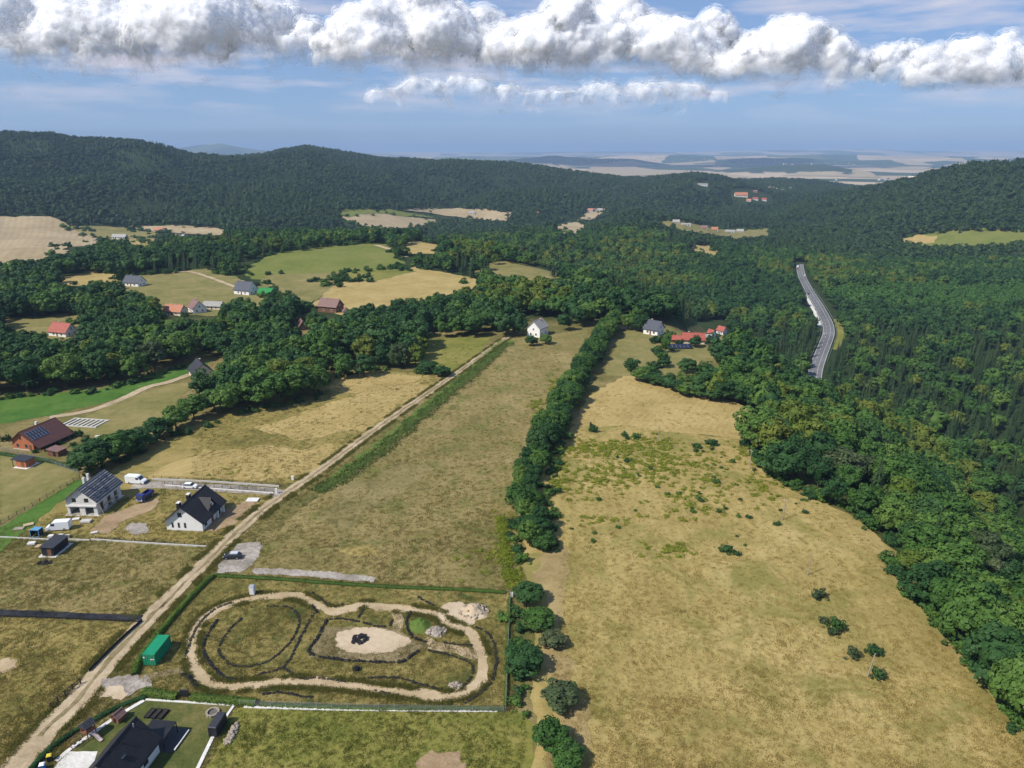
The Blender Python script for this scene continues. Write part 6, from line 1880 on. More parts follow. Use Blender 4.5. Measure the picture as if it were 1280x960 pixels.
def fence(name, label, line, h=1.2, step=2.5, post_m=DARKM, kind='wire', panel_m=None, post_r=0.05):
    L = np.asarray(line)
    x0, y0 = float(L[0, 0]), float(L[0, 1]); z0 = float(Hf(x0, y0)[0])
    t = thing(name, label, 'fence', (x0, y0, z0))
    s = np.concatenate([[0], np.cumsum(np.hypot(*np.diff(L, axis=0).T))])
    n = max(int(round(s[-1] / step)), 1)
    q = np.linspace(0, s[-1], n + 1)
    X = np.interp(q, s, L[:, 0]); Y = np.interp(q, s, L[:, 1]); Z = Hf(X, Y)
    pm = MB().box(-post_r, post_r, -post_r, post_r, -0.4, h + 0.05).mesh('post', post_m)
    for i in range(n + 1):
        link('post', pm, t, (X[i] - x0, Y[i] - y0, Z[i] - z0))
    for i in range(n):
        d = math.hypot(X[i + 1] - X[i], Y[i + 1] - Y[i]); a = math.atan2(Y[i + 1] - Y[i], X[i + 1] - X[i])
        mb = MB(); e = post_r + 0.003
        if kind == 'wire':
            for zz in np.linspace(0.1, h, 5):
                mb.box(e, d - e, -0.012, 0.012, zz - 0.012, zz + 0.012)
            for k in range(1, 8):
                mb.box(d * k / 8 - 0.008, d * k / 8 + 0.008, -0.008, 0.008, 0.12, h - 0.02)
        elif kind == 'sheet':
            mb.box(e, d - e, -0.02, 0.02, 0.02, h)
        elif kind == 'rail':
            mb.box(e, d - e, -0.04, 0.04, h - 0.12, h); mb.box(e, d - e, -0.04, 0.04, h * 0.45, h * 0.45 + 0.1)
            mb.tube((e, 0, 0.1), (d - e, 0, h - 0.15), 0.045, None, 5)
        mb.build('panel', panel_m or post_m, t, (X[i] - x0, Y[i] - y0, Z[i] - z0), a)
    return t
FABRIC = plain('black_fabric', (0.014, 0.015, 0.019), 0.8, 0.3)
fence('fence', 'low black fabric fence along the road side of the mown plot', px_line([(178, 777), (150, 802), (112, 840)], 1), 0.75, 2.2, DARKM, 'sheet', FABRIC)
fence('fence', 'low black fabric fence above the mown plot', px_line([(-30, 770), (60, 773), (174, 778)], 1), 0.45, 2.2, DARKM, 'sheet', FABRIC)
fence('fence', 'broken dark timber rail fence left of the dirt road', px_line([(101, 855), (84, 868), (64, 886)], 1), 1.2, 1.7, plain('dark_timber', (0.05, 0.038, 0.03), 0.9, 0.3), 'rail', None, 0.09)
fence('fence', 'wire fence with dark posts along the mown garden edge', px_line([(-20, 668), (20, 645), (60, 622), (100, 598)], 1), 1.3, 2.6)
fence('fence', 'grey panel fence in front of the brick house garden', px_line([(0, 562), (30, 570), (60, 578), (98, 592)], 1), 1.3, 2.4, STEEL, 'wire')
fence('fence', 'dark panel fence along the near side of the gravel driveway', px_line([(206, 606), (260, 610), (342, 616)], 1), 1.2, 2.6)
fence('fence', 'thin wire fence along the far side of the gravel driveway', px_line([(192, 599), (260, 602), (349, 608)], 1), 1.2, 2.6)
fence('fence', 'thin wire fence along the kerb below the white house', px_line([(120, 675), (190, 679), (256, 683)], 1), 1.1, 2.6)
fence('fence', 'wire fence along the right side of the kart plot', px_line([(638, 745), (635, 815), (632, 888)], 1), 1.3, 2.6, STEEL)
fence('fence', 'wire fence along the bottom of the kart plot', px_line([(300, 882), (460, 887), (630, 890)], 1), 1.2, 2.8, STEEL)
def box_thing(name, label, cat, px, py, rz, w, l, h, m, cap=None, capn='cap', dz=0.08):
    t = thing(name, label, cat, gp(px, py, dz), rz)
    MB().box(-w / 2, w / 2, -l / 2, l / 2, -0.2, h).build('body', m, t)
    MB().add([(-w / 2 - 0.05, -l / 2 - 0.05, h), (w / 2 + 0.05, -l / 2 - 0.05, h), (w / 2 + 0.05, l / 2 + 0.05, h), (-w / 2 - 0.05, l / 2 + 0.05, h), (-w / 2 + 0.1, -l / 2 + 0.1, h + 0.14), (w / 2 - 0.1, -l / 2 + 0.1, h + 0.14), (w / 2 - 0.1, l / 2 - 0.1, h + 0.14), (-w / 2 + 0.1, l / 2 - 0.1, h + 0.14)], [(3, 2, 1, 0), (4, 5, 6, 7), (0, 1, 5, 4), (1, 2, 6, 5), (2, 3, 7, 6), (3, 0, 4, 7)]).build(capn, cap or m, t)
    return t
t_ = box_thing('portable_cabin', 'narrow pale grey cabin standing at the top of the kart track', 'cabin', 316, 743, 0.05, 1.1, 1.1, 2.1, plain('pale_grey_panel', (0.56, 0.57, 0.60), 0.6, 0.06), plain('grey_panel', (0.30, 0.31, 0.35), 0.6, 0.06), 'roof')
MB().box(-0.4, 0.4, -0.59, -0.555, 0.1, 1.9).build('door', W_WHITE, t_)
box_thing('utility_box', 'small white utility box at the upper right corner of the kart plot', 'box', 640, 746, 0, 0.5, 0.4, 1.1, W_WHITE)
box_thing('gate_pillar', 'white pillar at the driveway entrance by the dirt road', 'pillar', 346, 617, 0, 0.5, 0.5, 1.5, W_WHITE, CONCW)
box_thing('meter_box', 'white meter box at the roadside above the driveway', 'box', 366, 600, 0, 0.7, 0.4, 1.2, W_WHITE)
box_thing('bin', 'blue bin with white lid on the drive of the lower house', 'bin', 54, 962, 0.3, 0.75, 0.75, 1.05, plain('blue_plastic', (0.02, 0.13, 0.42), 0.5, 0.1), FRAMEW, 'lid')
box_thing('bin', 'dark bin with yellow lid on the drive of the lower house', 'bin', 63, 951, 0.4, 0.7, 0.7, 1.1, DARKM, plain('yellow_plastic', (0.62, 0.50, 0.05), 0.5, 0.1), 'lid')
box_thing('gate', 'dark gate leaf between the two bright hedges', 'gate', 231, 871, 0.0, 1.6, 0.12, 1.5, DARKM)
for i, (px, py) in enumerate(((157, 893), (190, 889), (197, 890), (204, 892))):
    pass
sheet('paved_drive', [(62, 968), (84, 940), (122, 940), (112, 975), (60, 1010)], M_WHITEG, 0.13, 0.6, 0.05)
sheet('paved_path', [(176, 850), (182, 843), (190, 852), (192, 868), (184, 866)], M_GRAVEL, 0.13, 0.5, 0.1)
box_thing('garden_store', 'long black garden store on the right edge of the lower garden', 'shed', 273, 912, math.radians(-6), 1.5, 3.6, 2.0, plain('black_cladding', (0.016, 0.018, 0.026), 0.5, 0.2), R_ANTH, 'roof')
# raised beds
for i, px in enumerate((188, 196, 204)):
    t = thing('raised_bed', 'black raised garden bed, %s of the three behind the lower house' % ('leftmost', 'middle one', 'rightmost')[i], 'garden bed', gp(px, 893 + i * 0.6, 0.09), math.radians(-12), 'raised beds in the lower garden')
    for s in (-1, 1):
        MB().box(s * 0.4 - 0.04, s * 0.4 + 0.04, -1.1, 1.1, 0, 0.4).build('side_board', DARKM, t)
        MB().box(-0.36, 0.36, s * 1.06 - 0.04, s * 1.06 + 0.04, 0, 0.4).build('end_board', DARKM, t)
    MB().box(-0.36, 0.36, -1.02, 1.02, 0, 0.33).build('soil', plain('soil', (0.03, 0.024, 0.018), 0.95, 0.3), t)
# fire pit: ring of stones
t = thing('fire_pit', 'round pale stone fire pit at the right end of the lower garden', 'fire pit', gp(266, 892, 0.08))
stn = plain('pale_stone', (0.30, 0.25, 0.195), 0.9, 0.25)
for k in range(12):
    a = k * 6.283 / 12
    MB().box(-0.24, 0.24, -0.17, 0.17, 0, 0.4).build('stone', stn, t, (1.0 * math.cos(a), 1.0 * math.sin(a), 0), a + 1.57)
MB().tube((0, 0, 0.0), (0, 0, 0.1), 0.8, None, 14).build('ash', plain('ash', (0.12, 0.11, 0.10), 0.95, 0.3), t)
# play tower with slide and swing beam
def play_tower():
    t = thing('play_tower', 'wooden play tower with dark roof, swing frame and pale slide on the lower lawn', 'play tower', gp(112, 920, 0.08), math.radians(-25))
    wd = plain('reddish_wood', (0.20, 0.085, 0.050), 0.8, 0.25)
    for sx in (-0.75, 0.75):
        for sy in (-0.75, 0.75):
            MB().box(sx - 0.06, sx + 0.06, sy - 0.06, sy + 0.06, -0.2, 2.5).build('post', wd, t)
    MB().box(-0.85, 0.85, -0.85, 0.85, 1.15, 1.25).build('deck', wd, t)
    for a in ((-0.8, -0.74, -0.69, 0.69), (0.74, 0.8, -0.69, 0.69)):
        MB().box(a[0], a[1], a[2], a[3], 1.3, 1.9).build('rail', wd, t)
    MB().add([(-1.05, -1.05, 2.4), (1.05, -1.05, 2.4), (1.05, 1.05, 2.4), (-1.05, 1.05, 2.4), (0, -0.9, 3.2), (0, 0.9, 3.2)], [(3, 2, 1, 0), (0, 1, 4), (1, 2, 5, 4), (2, 3, 5), (3, 0, 4, 5)]).build('roof', R_ANTH, t)
    sl_ = MB()
    pts = [(0.85, 1.25), (1.3, 1.05), (2.6, 0.3), (3.1, 0.22)]
    for (x0, z0), (x1, z1) in zip(pts, pts[1:]):
        for ya, yb, up in ((-0.25, 0.25, 0), (-0.3, -0.25, 0.16), (0.25, 0.3, 0.16)):
            sl_.add([(x0, ya, z0 + up - 0.04), (x0, yb, z0 + up - 0.04), (x1, yb, z1 + up - 0.04), (x1, ya, z1 + up - 0.04), (x0, ya, z0 + up), (x0, yb, z0 + up), (x1, yb, z1 + up), (x1, ya, z1 + up)], [(0, 1, 2, 3), (7, 6, 5, 4), (0, 4, 5, 1), (1, 5, 6, 2), (2, 6, 7, 3), (3, 7, 4, 0)])
    sl_.build('slide', plain('pale_pink_plastic', (0.52, 0.40, 0.38), 0.5, 0.06), t)
    MB().tube((0, -0.8, 2.0), (0, -3.4, 2.0), 0.07).build('swing_beam', wd, t)
    for s in (-1, 1):
        MB().tube((0, -3.4, 2.0), (s * 0.9, -3.4, -0.1), 0.06).build('swing_leg', wd, t)
    for yy in (-1.6, -2.5):
        for s in (-0.2, 0.2):
            MB().tube((0, yy + s, 2.0), (0, yy + s, 0.5), 0.015, None, 4).build('rope', OLDWOOD, t)
        MB().box(-0.12, 0.12, yy - 0.24, yy + 0.24, 0.46, 0.5).build('swing_seat', DARKM, t)
play_tower()
t = thing('play_house', 'small reddish wooden play house by the lower garden hedge', 'play house', gp(149, 900, 0.08), math.radians(-20))
MB().extrude_y([(-0.8, 0), (0.8, 0), (0.8, 1.1), (0, 1.8), (-0.8, 1.1)], -0.8, 0.8).build('wall', plain('reddish_wood', (0.20, 0.085, 0.050), 0.8, 0.25), t)
roof_pair(t, 1.6, 1.6, 1.1, 1.8, 0.2, R_PINK, 0.06)
MB().box(-0.3, 0.3, -0.83, -0.79, 0.05, 1.0).build('door', DARKM, t)

# foundation grid of a planned house
t = thing('foundation', 'pale ladder-like foundation strips of a planned house on the bare plot', 'foundation', gp(106, 529, 0.06), math.radians(-9))
for k in range(8):
    MB().box(-0.35, 0.35, -3.6, 3.6, -0.3, 0.3).build('footing', CONC, t, (-6.6 + k * 1.9, 0, 0))
for s in (-1, 1):
    MB().box(-7.2, 7.4, s * 3.6 - 0.3, s * 3.6 + 0.3, -0.3, 0.25).build('footing', CONC, t)

# clipped conifers and bushes round the brick house
for i, (px, py, h, w) in enumerate(((84, 548, 2.2, 0.6), (90, 547, 2.4, 0.6), (96, 546, 2.2, 0.6), (102, 546, 2.6, 0.65), (76, 555, 1.6, 0.8), (92, 558, 1.4, 0.9), (108, 552, 1.8, 1.0), (60, 560, 1.3, 0.8), (44, 566, 1.2, 0.7), (4, 552, 1.8, 0.6), (8, 551, 1.9, 0.6), (12, 550, 1.8, 0.6))):
    shrub(px, py, h, w, 'dark green', 'dark clipped garden shrub beside the brick house, %s of the row' % ORD[i], 'garden shrubs of the brick house')
# leaning wooden poles
def pole(label, px, py, h, lean, az, m=OLDWOOD, arm=False, r=0.13):
    t = thing('utility_pole', label, 'pole', gp(px, py, 0.0), az)
    e = (math.sin(lean) * h, 0, math.cos(lean) * h)
    MB().tube((0, 0, -0.4), e, r, r * 0.7, 9).build('post', m, t)
    if arm:
        MB().box(e[0] - 0.06, e[0] + 0.06, -0.7, 0.7, e[2] - 0.5, e[2] - 0.38).build('cross_arm', m, t)
        for s in (-0.55, 0, 0.55):
            MB().tube((e[0], s, e[2] - 0.38), (e[0], s, e[2] - 0.2), 0.04, None, 6).build('insulator', FRAMEW, t)
    else:
        MB().tube((e[0], 0, e[2]), (e[0] * 1.02, 0, e[2] + 0.06), r * 0.7, r * 0.35, 9).build('pole_top', m, t)
pole('bare weathered pole leaning right in the meadow above the greyish shrub', 1009, 719, 6.0, 0.10, 0.2)
pole('bare weathered pole leaning right in the lower right meadow', 1084, 846, 5.2, 0.16, 0.2)
pole('thin pole near the wood edge at the upper right of the meadow', 978, 650, 6.0, 0.06, 0.4, arm=True)
pole('grey pole against the wood at the meadow top right corner', 937, 586, 6.5, 0.0, 0.3, arm=True)
pole('thin dark pole at the top edge of the olive field', 450, 473, 7.0, 0.0, 0.1, arm=True, r=0.12)
pole('thin pole standing in front of the upper left corner of the meadow', 823, 552, 6.0, 0.0, 0.1, arm=True, r=0.12)

# ------------------------------------------------------------------ tyre walls of the kart track
def torus_arrays(R=0.21, r=0.10, n=9, k=5):
    V = []; Fq = []
    for i in range(n):
        for j in range(k):
            a = 6.283185 * i / n; b = 6.283185 * j / k
            V.append(((R + r * math.cos(b)) * math.cos(a), (R + r * math.cos(b)) * math.sin(a), r * 0.95 * math.sin(b) + r * 0.95))
            Fq.append((i * k + j, ((i + 1) % n) * k + j, ((i + 1) % n) * k + (j + 1) % k, i * k + (j + 1) % k))
    return np.array(V), np.array(Fq)
TV, TF = torus_arrays()
def tyre_mesh(P, name='tyres'):
    V = []; Fq = []
    for i, (x, y, z, s, tx, ty) in enumerate(P):
        q = TV * s
        q = q + np.column_stack([np.zeros(len(q)), np.zeros(len(q)), q[:, 0] * tx + q[:, 1] * ty])
        V.append(q + np.array([x, y, z])); Fq.append(TF + i * len(TV))
    return np_mesh(name, np.vstack(V), np.vstack(Fq), RUBBER, True)
def tyre_wall(label, pts, levels=2, sp=0.56, skip=0.06):
    L = px_line(pts, sp)
    x0, y0 = L[0]; z0 = float(Hf(x0, y0)[0]) + 0.05
    t = thing('tyre_wall', label, 'tyre wall', (x0, y0, z0))
    P = []
    for i, (x, y) in enumerate(L):
        for l in range(levels):
            if rt.random() < skip + 0.25 * l:
                continue
            s = rt.uniform(0.85, 1.25)
            P.append((x - x0 + rt.uniform(-.13, .13), y - y0 + rt.uniform(-.13, .13), float(Hf(x, y)[0]) + 0.05 - z0 + l * 0.21, s, rt.uniform(-.25, .25), rt.uniform(-.25, .25)))
    o = link('tyres', tyre_mesh(P), t)
    o['kind'] = 'stuff'
    return t
TW = [
    ('black tyre wall on the outer left bend of the kart track', [(230, 827), (236, 808), (247, 784), (266, 764), (288, 754)], 1),
    ('black tyre wall on the inner left bend of the kart track', [(272, 775), (260, 793), (254, 813), (265, 833), (282, 848), (302, 850)], 2),
    ('black tyre ring round the grassy oval in the left of the plot', [(302, 774), (285, 790), (274, 812), (284, 828), (304, 834), (333, 828), (352, 814), (369, 794), (374, 774), (362, 760), (335, 758)], 1),
    ('slanting black tyre wall between the grassy oval and the sand yard', [(392, 768), (380, 789), (369, 812), (354, 834), (322, 844)], 1),
    ('long wavy black tyre wall along the lower straight', [(356, 836), (374, 848), (401, 848), (430, 852), (462, 848), (498, 848), (523, 855), (552, 862), (577, 859), (590, 845), (588, 830), (560, 819), (536, 814)], 1),
    ('thick black tyre wall on the left and lower side of the sand yard', [(408, 776), (398, 796), (387, 817), (423, 825), (466, 828), (502, 828), (516, 819), (524, 814)], 2),
    ('low black tyre row along the top of the sand yard', [(412, 775), (430, 774), (451, 778), (470, 783), (486, 783), (490, 776)], 1),
    ('curved black tyre wall left of the green mound', [(514, 766), (509, 774), (509, 784), (516, 797), (532, 803)], 2),
    ('short black tyre wall below the green mound', [(556, 804), (572, 806), (589, 807)], 1),
    ('black tyre wall on the outer right bend of the kart track', [(596, 785), (612, 794), (620, 816), (618, 844), (606, 862), (582, 879)], 1),
    ('short black tyre wall above the first dip of the track', [(392, 742), (402, 750), (414, 758), (428, 756)], 1),
    ('short black tyre wall at the top right of the plot', [(523, 747), (532, 752), (542, 757)], 1),
    ('thick black tyre heap at the lower left bend', [(228, 845), (236, 848), (246, 861)], 3),
    ('low black tyre row below the lower straight', [(470, 864), (484, 868), (500, 871)], 1),
    ('low black tyre row under the left lower straight', [(330, 868), (352, 866), (372, 870), (390, 872)], 1),
    ('short black tyre bit by the top edge of the track', [(455, 758), (452, 766), (448, 772)], 1),
    ('small black tyre knot at the inner top bend', [(390, 758), (396, 766)], 2),
]
for lab, pts, lv in TW:
    tyre_wall(lab, pts, lv)
# tyre heap in the sand circle and a lone stack
def heap(name, label, px, py, rx, ry, n, hmax):
    p = gp(px, py, 0.10)
    t = thing(name, label, 'tyre heap', p)
    P = []
    for _ in range(n):
        a = rt.uniform(0, 6.283); r = math.sqrt(rt.random())
        P.append((rx * r * math.cos(a), ry * r * math.sin(a), hmax * (1 - r) * rt.random(), rt.uniform(0.9, 1.3), rt.uniform(-.5, .5), rt.uniform(-.5, .5)))
    o = link('tyres', tyre_mesh(P), t); o['kind'] = 'stuff'
heap('tyre_heap', 'flat oval heap of black tyres in the middle of the sand circle', 450, 800, 1.8, 1.5, 56, 0.4)
heap('tyre_heap', 'small upright stack of black tyres below the sand yard', 446, 838, 0.5, 0.5, 12, 1.4)
heap('tyre_heap', 'dark debris pile beside the concrete slab of the black shed', 56, 704, 1.6, 0.9, 20, 0.4)

def mound(name, label, px, py, rx, ry, h, m, seed, cat='mound', rocks=0):
    p = gp(px, py, 0.0)
    t = thing(name, label, cat, p)
    n, k = 40, 14
    V = []; Fq = []
    for i in range(k + 1):
        f = i / k
        for j in range(n):
            a = 6.283185 * j / n
            e = 1 + 0.3 * float(fbm(math.cos(a) * 1.6 + seed, math.sin(a) * 1.6, seed, 3)[0])
            x, y = rx * f * e * math.cos(a), ry * f * e * math.sin(a)
            z = h * (1 - f * f) ** 1.5 * (1 + 0.55 * float(fbm(x * 0.9 + seed, y * 0.9, seed + 5, 3)[0])) - 0.05 * f
            V.append((x, y, z + 0.06))
    for i in range(k):
        for j in range(n):
            Fq.append((i * n + j, (i + 1) * n + j, (i + 1) * n + (j + 1) % n, i * n + (j + 1) % n))
    me = np_mesh('heap', np.array(V), np.array(Fq), m, True)
    link('heap', me, t)
    if rocks:
        rg = np.random.default_rng(seed)
        VV = []; FF = []; c = 0
        for _ in range(rocks):
            v, f, u = ico(1, (0, 0, 0), 1.0)
            v = u * (0.16 + 0.3 * rg.random()) * rg.uniform(0.6, 1.2, (len(u), 1)) * np.array([1, 1, 0.7])
            a = rg.uniform(0, 6.28); r = math.sqrt(rg.random())
            v = v + np.array([rx * r * math.cos(a), ry * r * math.sin(a), h * (1 - r) + 0.1])
            VV.append(v); FF.append(f + c); c += len(v)
        o = link('rocks', np_mesh('rocks', np.vstack(VV), np.vstack(FF), stn), t)
        o['kind'] = 'stuff'
    return t
mound('sand_heap', 'pale sand heap with stones at the upper right of the kart plot', 592, 765, 3.4, 3.0, 1.5, M_PSAND, 3, rocks=60)
mound('soil_mound', 'pale spoil heap right of the green mound', 545, 790, 2.4, 1.8, 1.0, M_GRAVEL, 9, rocks=25)
mound('grass_mound', 'green overgrown mound inside the curved tyre wall', 524, 782, 2.6, 2.8, 1.2, M_GSTRIP, 5)
mound('rock_pile', 'small pale rock pile inside the lower right bend', 570, 858, 1.3, 1.1, 0.6, M_GRAVEL, 12, 'rocks', 40)
mound('rock_pile', 'narrow row of pale rocks right of the black garden store', 290, 918, 0.8, 2.6, 0.4, M_GRAVEL, 15, 'rocks', 60)

# ------------------------------------------------------------------ main road in the valley
hw = smooth_line(ROAD_W, 4.0)
hw_o = ribbon('main_road', hw, 9.6, M_ASPH, 0.35, 0.0, cols=6)
M_PAINT = plain('road_paint', (0.62, 0.62, 0.60), 0.7, 0.15)
def offset(line, o):
    L = np.asarray(line); T = np.gradient(L, axis=0); T /= np.hypot(T[:, 0], T[:, 1])[:, None]
    return L + np.stack([-T[:, 1], T[:, 0]], 1) * o
for o_, w_ in ((-4.4, 0.2), (4.4, 0.2), (-1.3, 0.16)):
    ribbon('lane_marking', offset(hw, o_), w_, M_PAINT, 0.46, 0.0, hw_o, None, 1)
c_ = offset(smooth_line(ROAD_W, 1.0), 1.8)
for i in range(0, len(c_) - 8, 14):
    ribbon('lane_marking', c_[i:i + 7], 0.16, M_PAINT, 0.46, 0.0, hw_o, None, 1)
hs_ = smooth_line(ROAD_W, 4.0)
ribbon('road_shoulder', offset(hs_, 7.0)[60:100], 3.4, M_WHITEG, 0.33, 0.6)
ribbon('road_bank', offset(hs_, -10.0)[40:70], 7.0, M_YG, 0.25, 1.5)
def guardrail(label, line):
    L = np.asarray(line)
    t = thing('guardrail', label, 'guardrail', (float(L[0, 0]), float(L[0, 1]), float(Hf(*L[0])[0])))
    mb = MB()
    for a, b in zip(L[:-1], L[1:]):
        za, zb = float(Hf(*a)[0]), float(Hf(*b)[0])
        mb.add([(a[0] - L[0, 0], a[1] - L[0, 1], za + 55 * 0 + 0.75 - t.location.z), (b[0] - L[0, 0], b[1] - L[0, 1], zb + 0.75 - t.location.z), (b[0] - L[0, 0], b[1] - L[0, 1], zb + 1.15 - t.location.z), (a[0] - L[0, 0], a[1] - L[0, 1], za + 1.15 - t.location.z),
                (a[0] - L[0, 0] + 0.1, a[1] - L[0, 1], za + 0.75 - t.location.z), (b[0] - L[0, 0] + 0.1, b[1] - L[0, 1], zb + 0.75 - t.location.z), (b[0] - L[0, 0] + 0.1, b[1] - L[0, 1], zb + 1.15 - t.location.z), (a[0] - L[0, 0] + 0.1, a[1] - L[0, 1], za + 1.15 - t.location.z)],
               [(3, 2, 1, 0), (4, 5, 6, 7), (0, 1, 5, 4), (3, 7, 6, 2)])
    mb.build('rail', STEEL, t)
    for a in L[::2]:
        MB().box(-0.08, 0.08, -0.08, 0.08, -0.3, 1.0).build('post', STEEL, t, (a[0] - L[0, 0], a[1] - L[0, 1], float(Hf(*a)[0]) - t.location.z))
h4 = smooth_line(ROAD_W, 4.0)
guardrail('steel guardrail on the left side of the main road bend', offset(h4, 6.2)[28:75])
guardrail('steel guardrail on the right side of the main road', offset(h4, -6.2)[30:110])
for lab, i, off_, pm, kd, ln in (('white car far up the main road', 132, -3, P_WHITE, 'car', 4.4), ('dark car driving down the main road bend', 100, 3.0, P_DARK, 'car', 4.4), ('white van at the top of the visible main road', 150, 3.0, P_WHITE, 'van', 6.0), ('red car at the top of the visible main road', 145, 3.0, plain('red_car_paint', (0.35, 0.03, 0.03), 0.3, 0.05), 'car', 4.4), ('silver car on the lower main road', 52, 3.4, P_SILV, 'car', 4.4)):
    q = offset(h4, off_)
    i = min(i, len(q) - 2)
    d = q[i + 1] - q[i]
    car(lab, (float(q[i][0]), float(q[i][1]), float(Hf(*q[i])[0]) + 0.42), math.atan2(d[1], d[0]) + math.pi / 2 * (1 if off_ > 0 else -1), pm, None, kd, ln, 'van' if kd == 'van' else 'car')
# ------------------------------------------------------------------ cumulus clouds, far out and above the haze
from mathutils import noise as mnoise
def cloud_material():
    m = bpy.data.materials.new('cloud')
    nt, bs, out = nodes_of(m)
    bs.inputs['Base Color'].default_value = (0.84, 0.845, 0.87, 1)
    bs.inputs['Roughness'].default_value = 1.0
    bs.inputs['Specular IOR Level'].default_value = 0.0
    bs.subsurface_method = 'RANDOM_WALK'
    bs.inputs['Subsurface Weight'].default_value = 1.0
    bs.inputs['Subsurface Radius'].default_value = (1.0, 1.0, 1.0)
    bs.inputs['Subsurface Scale'].default_value = CLOUD_SSS
    bs.inputs['Subsurface Anisotropy'].default_value = 0.3
    # thin, dissolving undersides: opacity grows with height above the condensation level
    at_ = nt.nodes.new('ShaderNodeAttribute'); at_.attribute_name = 'lift'
    tc = nt.nodes.new('ShaderNodeTexCoord')
    n1 = add_noise(nt, 0.0024, 3, 0.5, tc.outputs['Object'])
    a = nt.nodes.new('ShaderNodeMath'); a.operation = 'MULTIPLY_ADD'; a.inputs[1].default_value = 0.9; 
    nt.links.new(n1.outputs[0], a.inputs[0]); nt.links.new(at_.outputs['Fac'], a.inputs[2])
    r = ramp(nt, a.outputs[0], [(0.54, (0.0, 0.0, 0.0)), (0.80, (0.40, 0.40, 0.40)), (1.14, (0.97, 0.97, 0.97))])
    tp = nt.nodes.new('ShaderNodeBsdfTransparent')
    mx = nt.nodes.new('ShaderNodeMixShader')
    sh = nt.nodes.new('ShaderNodeAttribute'); sh.attribute_name = 'veil'      # 1 in the body, less in the loose outer vapour
    n2 = add_noise(nt, 0.0065, 5, 0.6, tc.outputs['Object'])
    r2 = ramp(nt, n2.outputs[0], [(0.40, (0, 0, 0)), (0.62, (1, 1, 1))])
    mm = nt.nodes.new('ShaderNodeMath'); mm.operation = 'MAXIMUM'
    gt = nt.nodes.new('ShaderNodeMath'); gt.operation = 'GREATER_THAN'; gt.inputs[1].default_value = 0.9
    nt.links.new(sh.outputs['Fac'], gt.inputs[0]); nt.links.new(r2.outputs[0], mm.inputs[0]); nt.links.new(gt.outputs[0], mm.inputs[1])
    m1 = nt.nodes.new('ShaderNodeMath'); m1.operation = 'MULTIPLY'; nt.links.new(mm.outputs[0], m1.inputs[0]); nt.links.new(sh.outputs['Fac'], m1.inputs[1])
    m2 = nt.nodes.new('ShaderNodeMath'); m2.operation = 'MULTIPLY'; nt.links.new(m1.outputs[0], m2.inputs[0]); nt.links.new(r.outputs[0], m2.inputs[1])
    nt.links.new(m2.outputs[0], mx.inputs[0]); nt.links.new(tp.outputs[0], mx.inputs[1]); nt.links.new(bs.outputs[0], mx.inputs[2])
    nt.links.new(mx.outputs[0], out.inputs[0])
    return m
CLOUD_TRIS = []
CLOUD_SSS = 120.0
M_CLOUD = cloud_material()
UNIT3, UF3 = ico(3, (0, 0, 0), 1.0)[2], ico(3, (0, 0, 0), 1.0)[1]

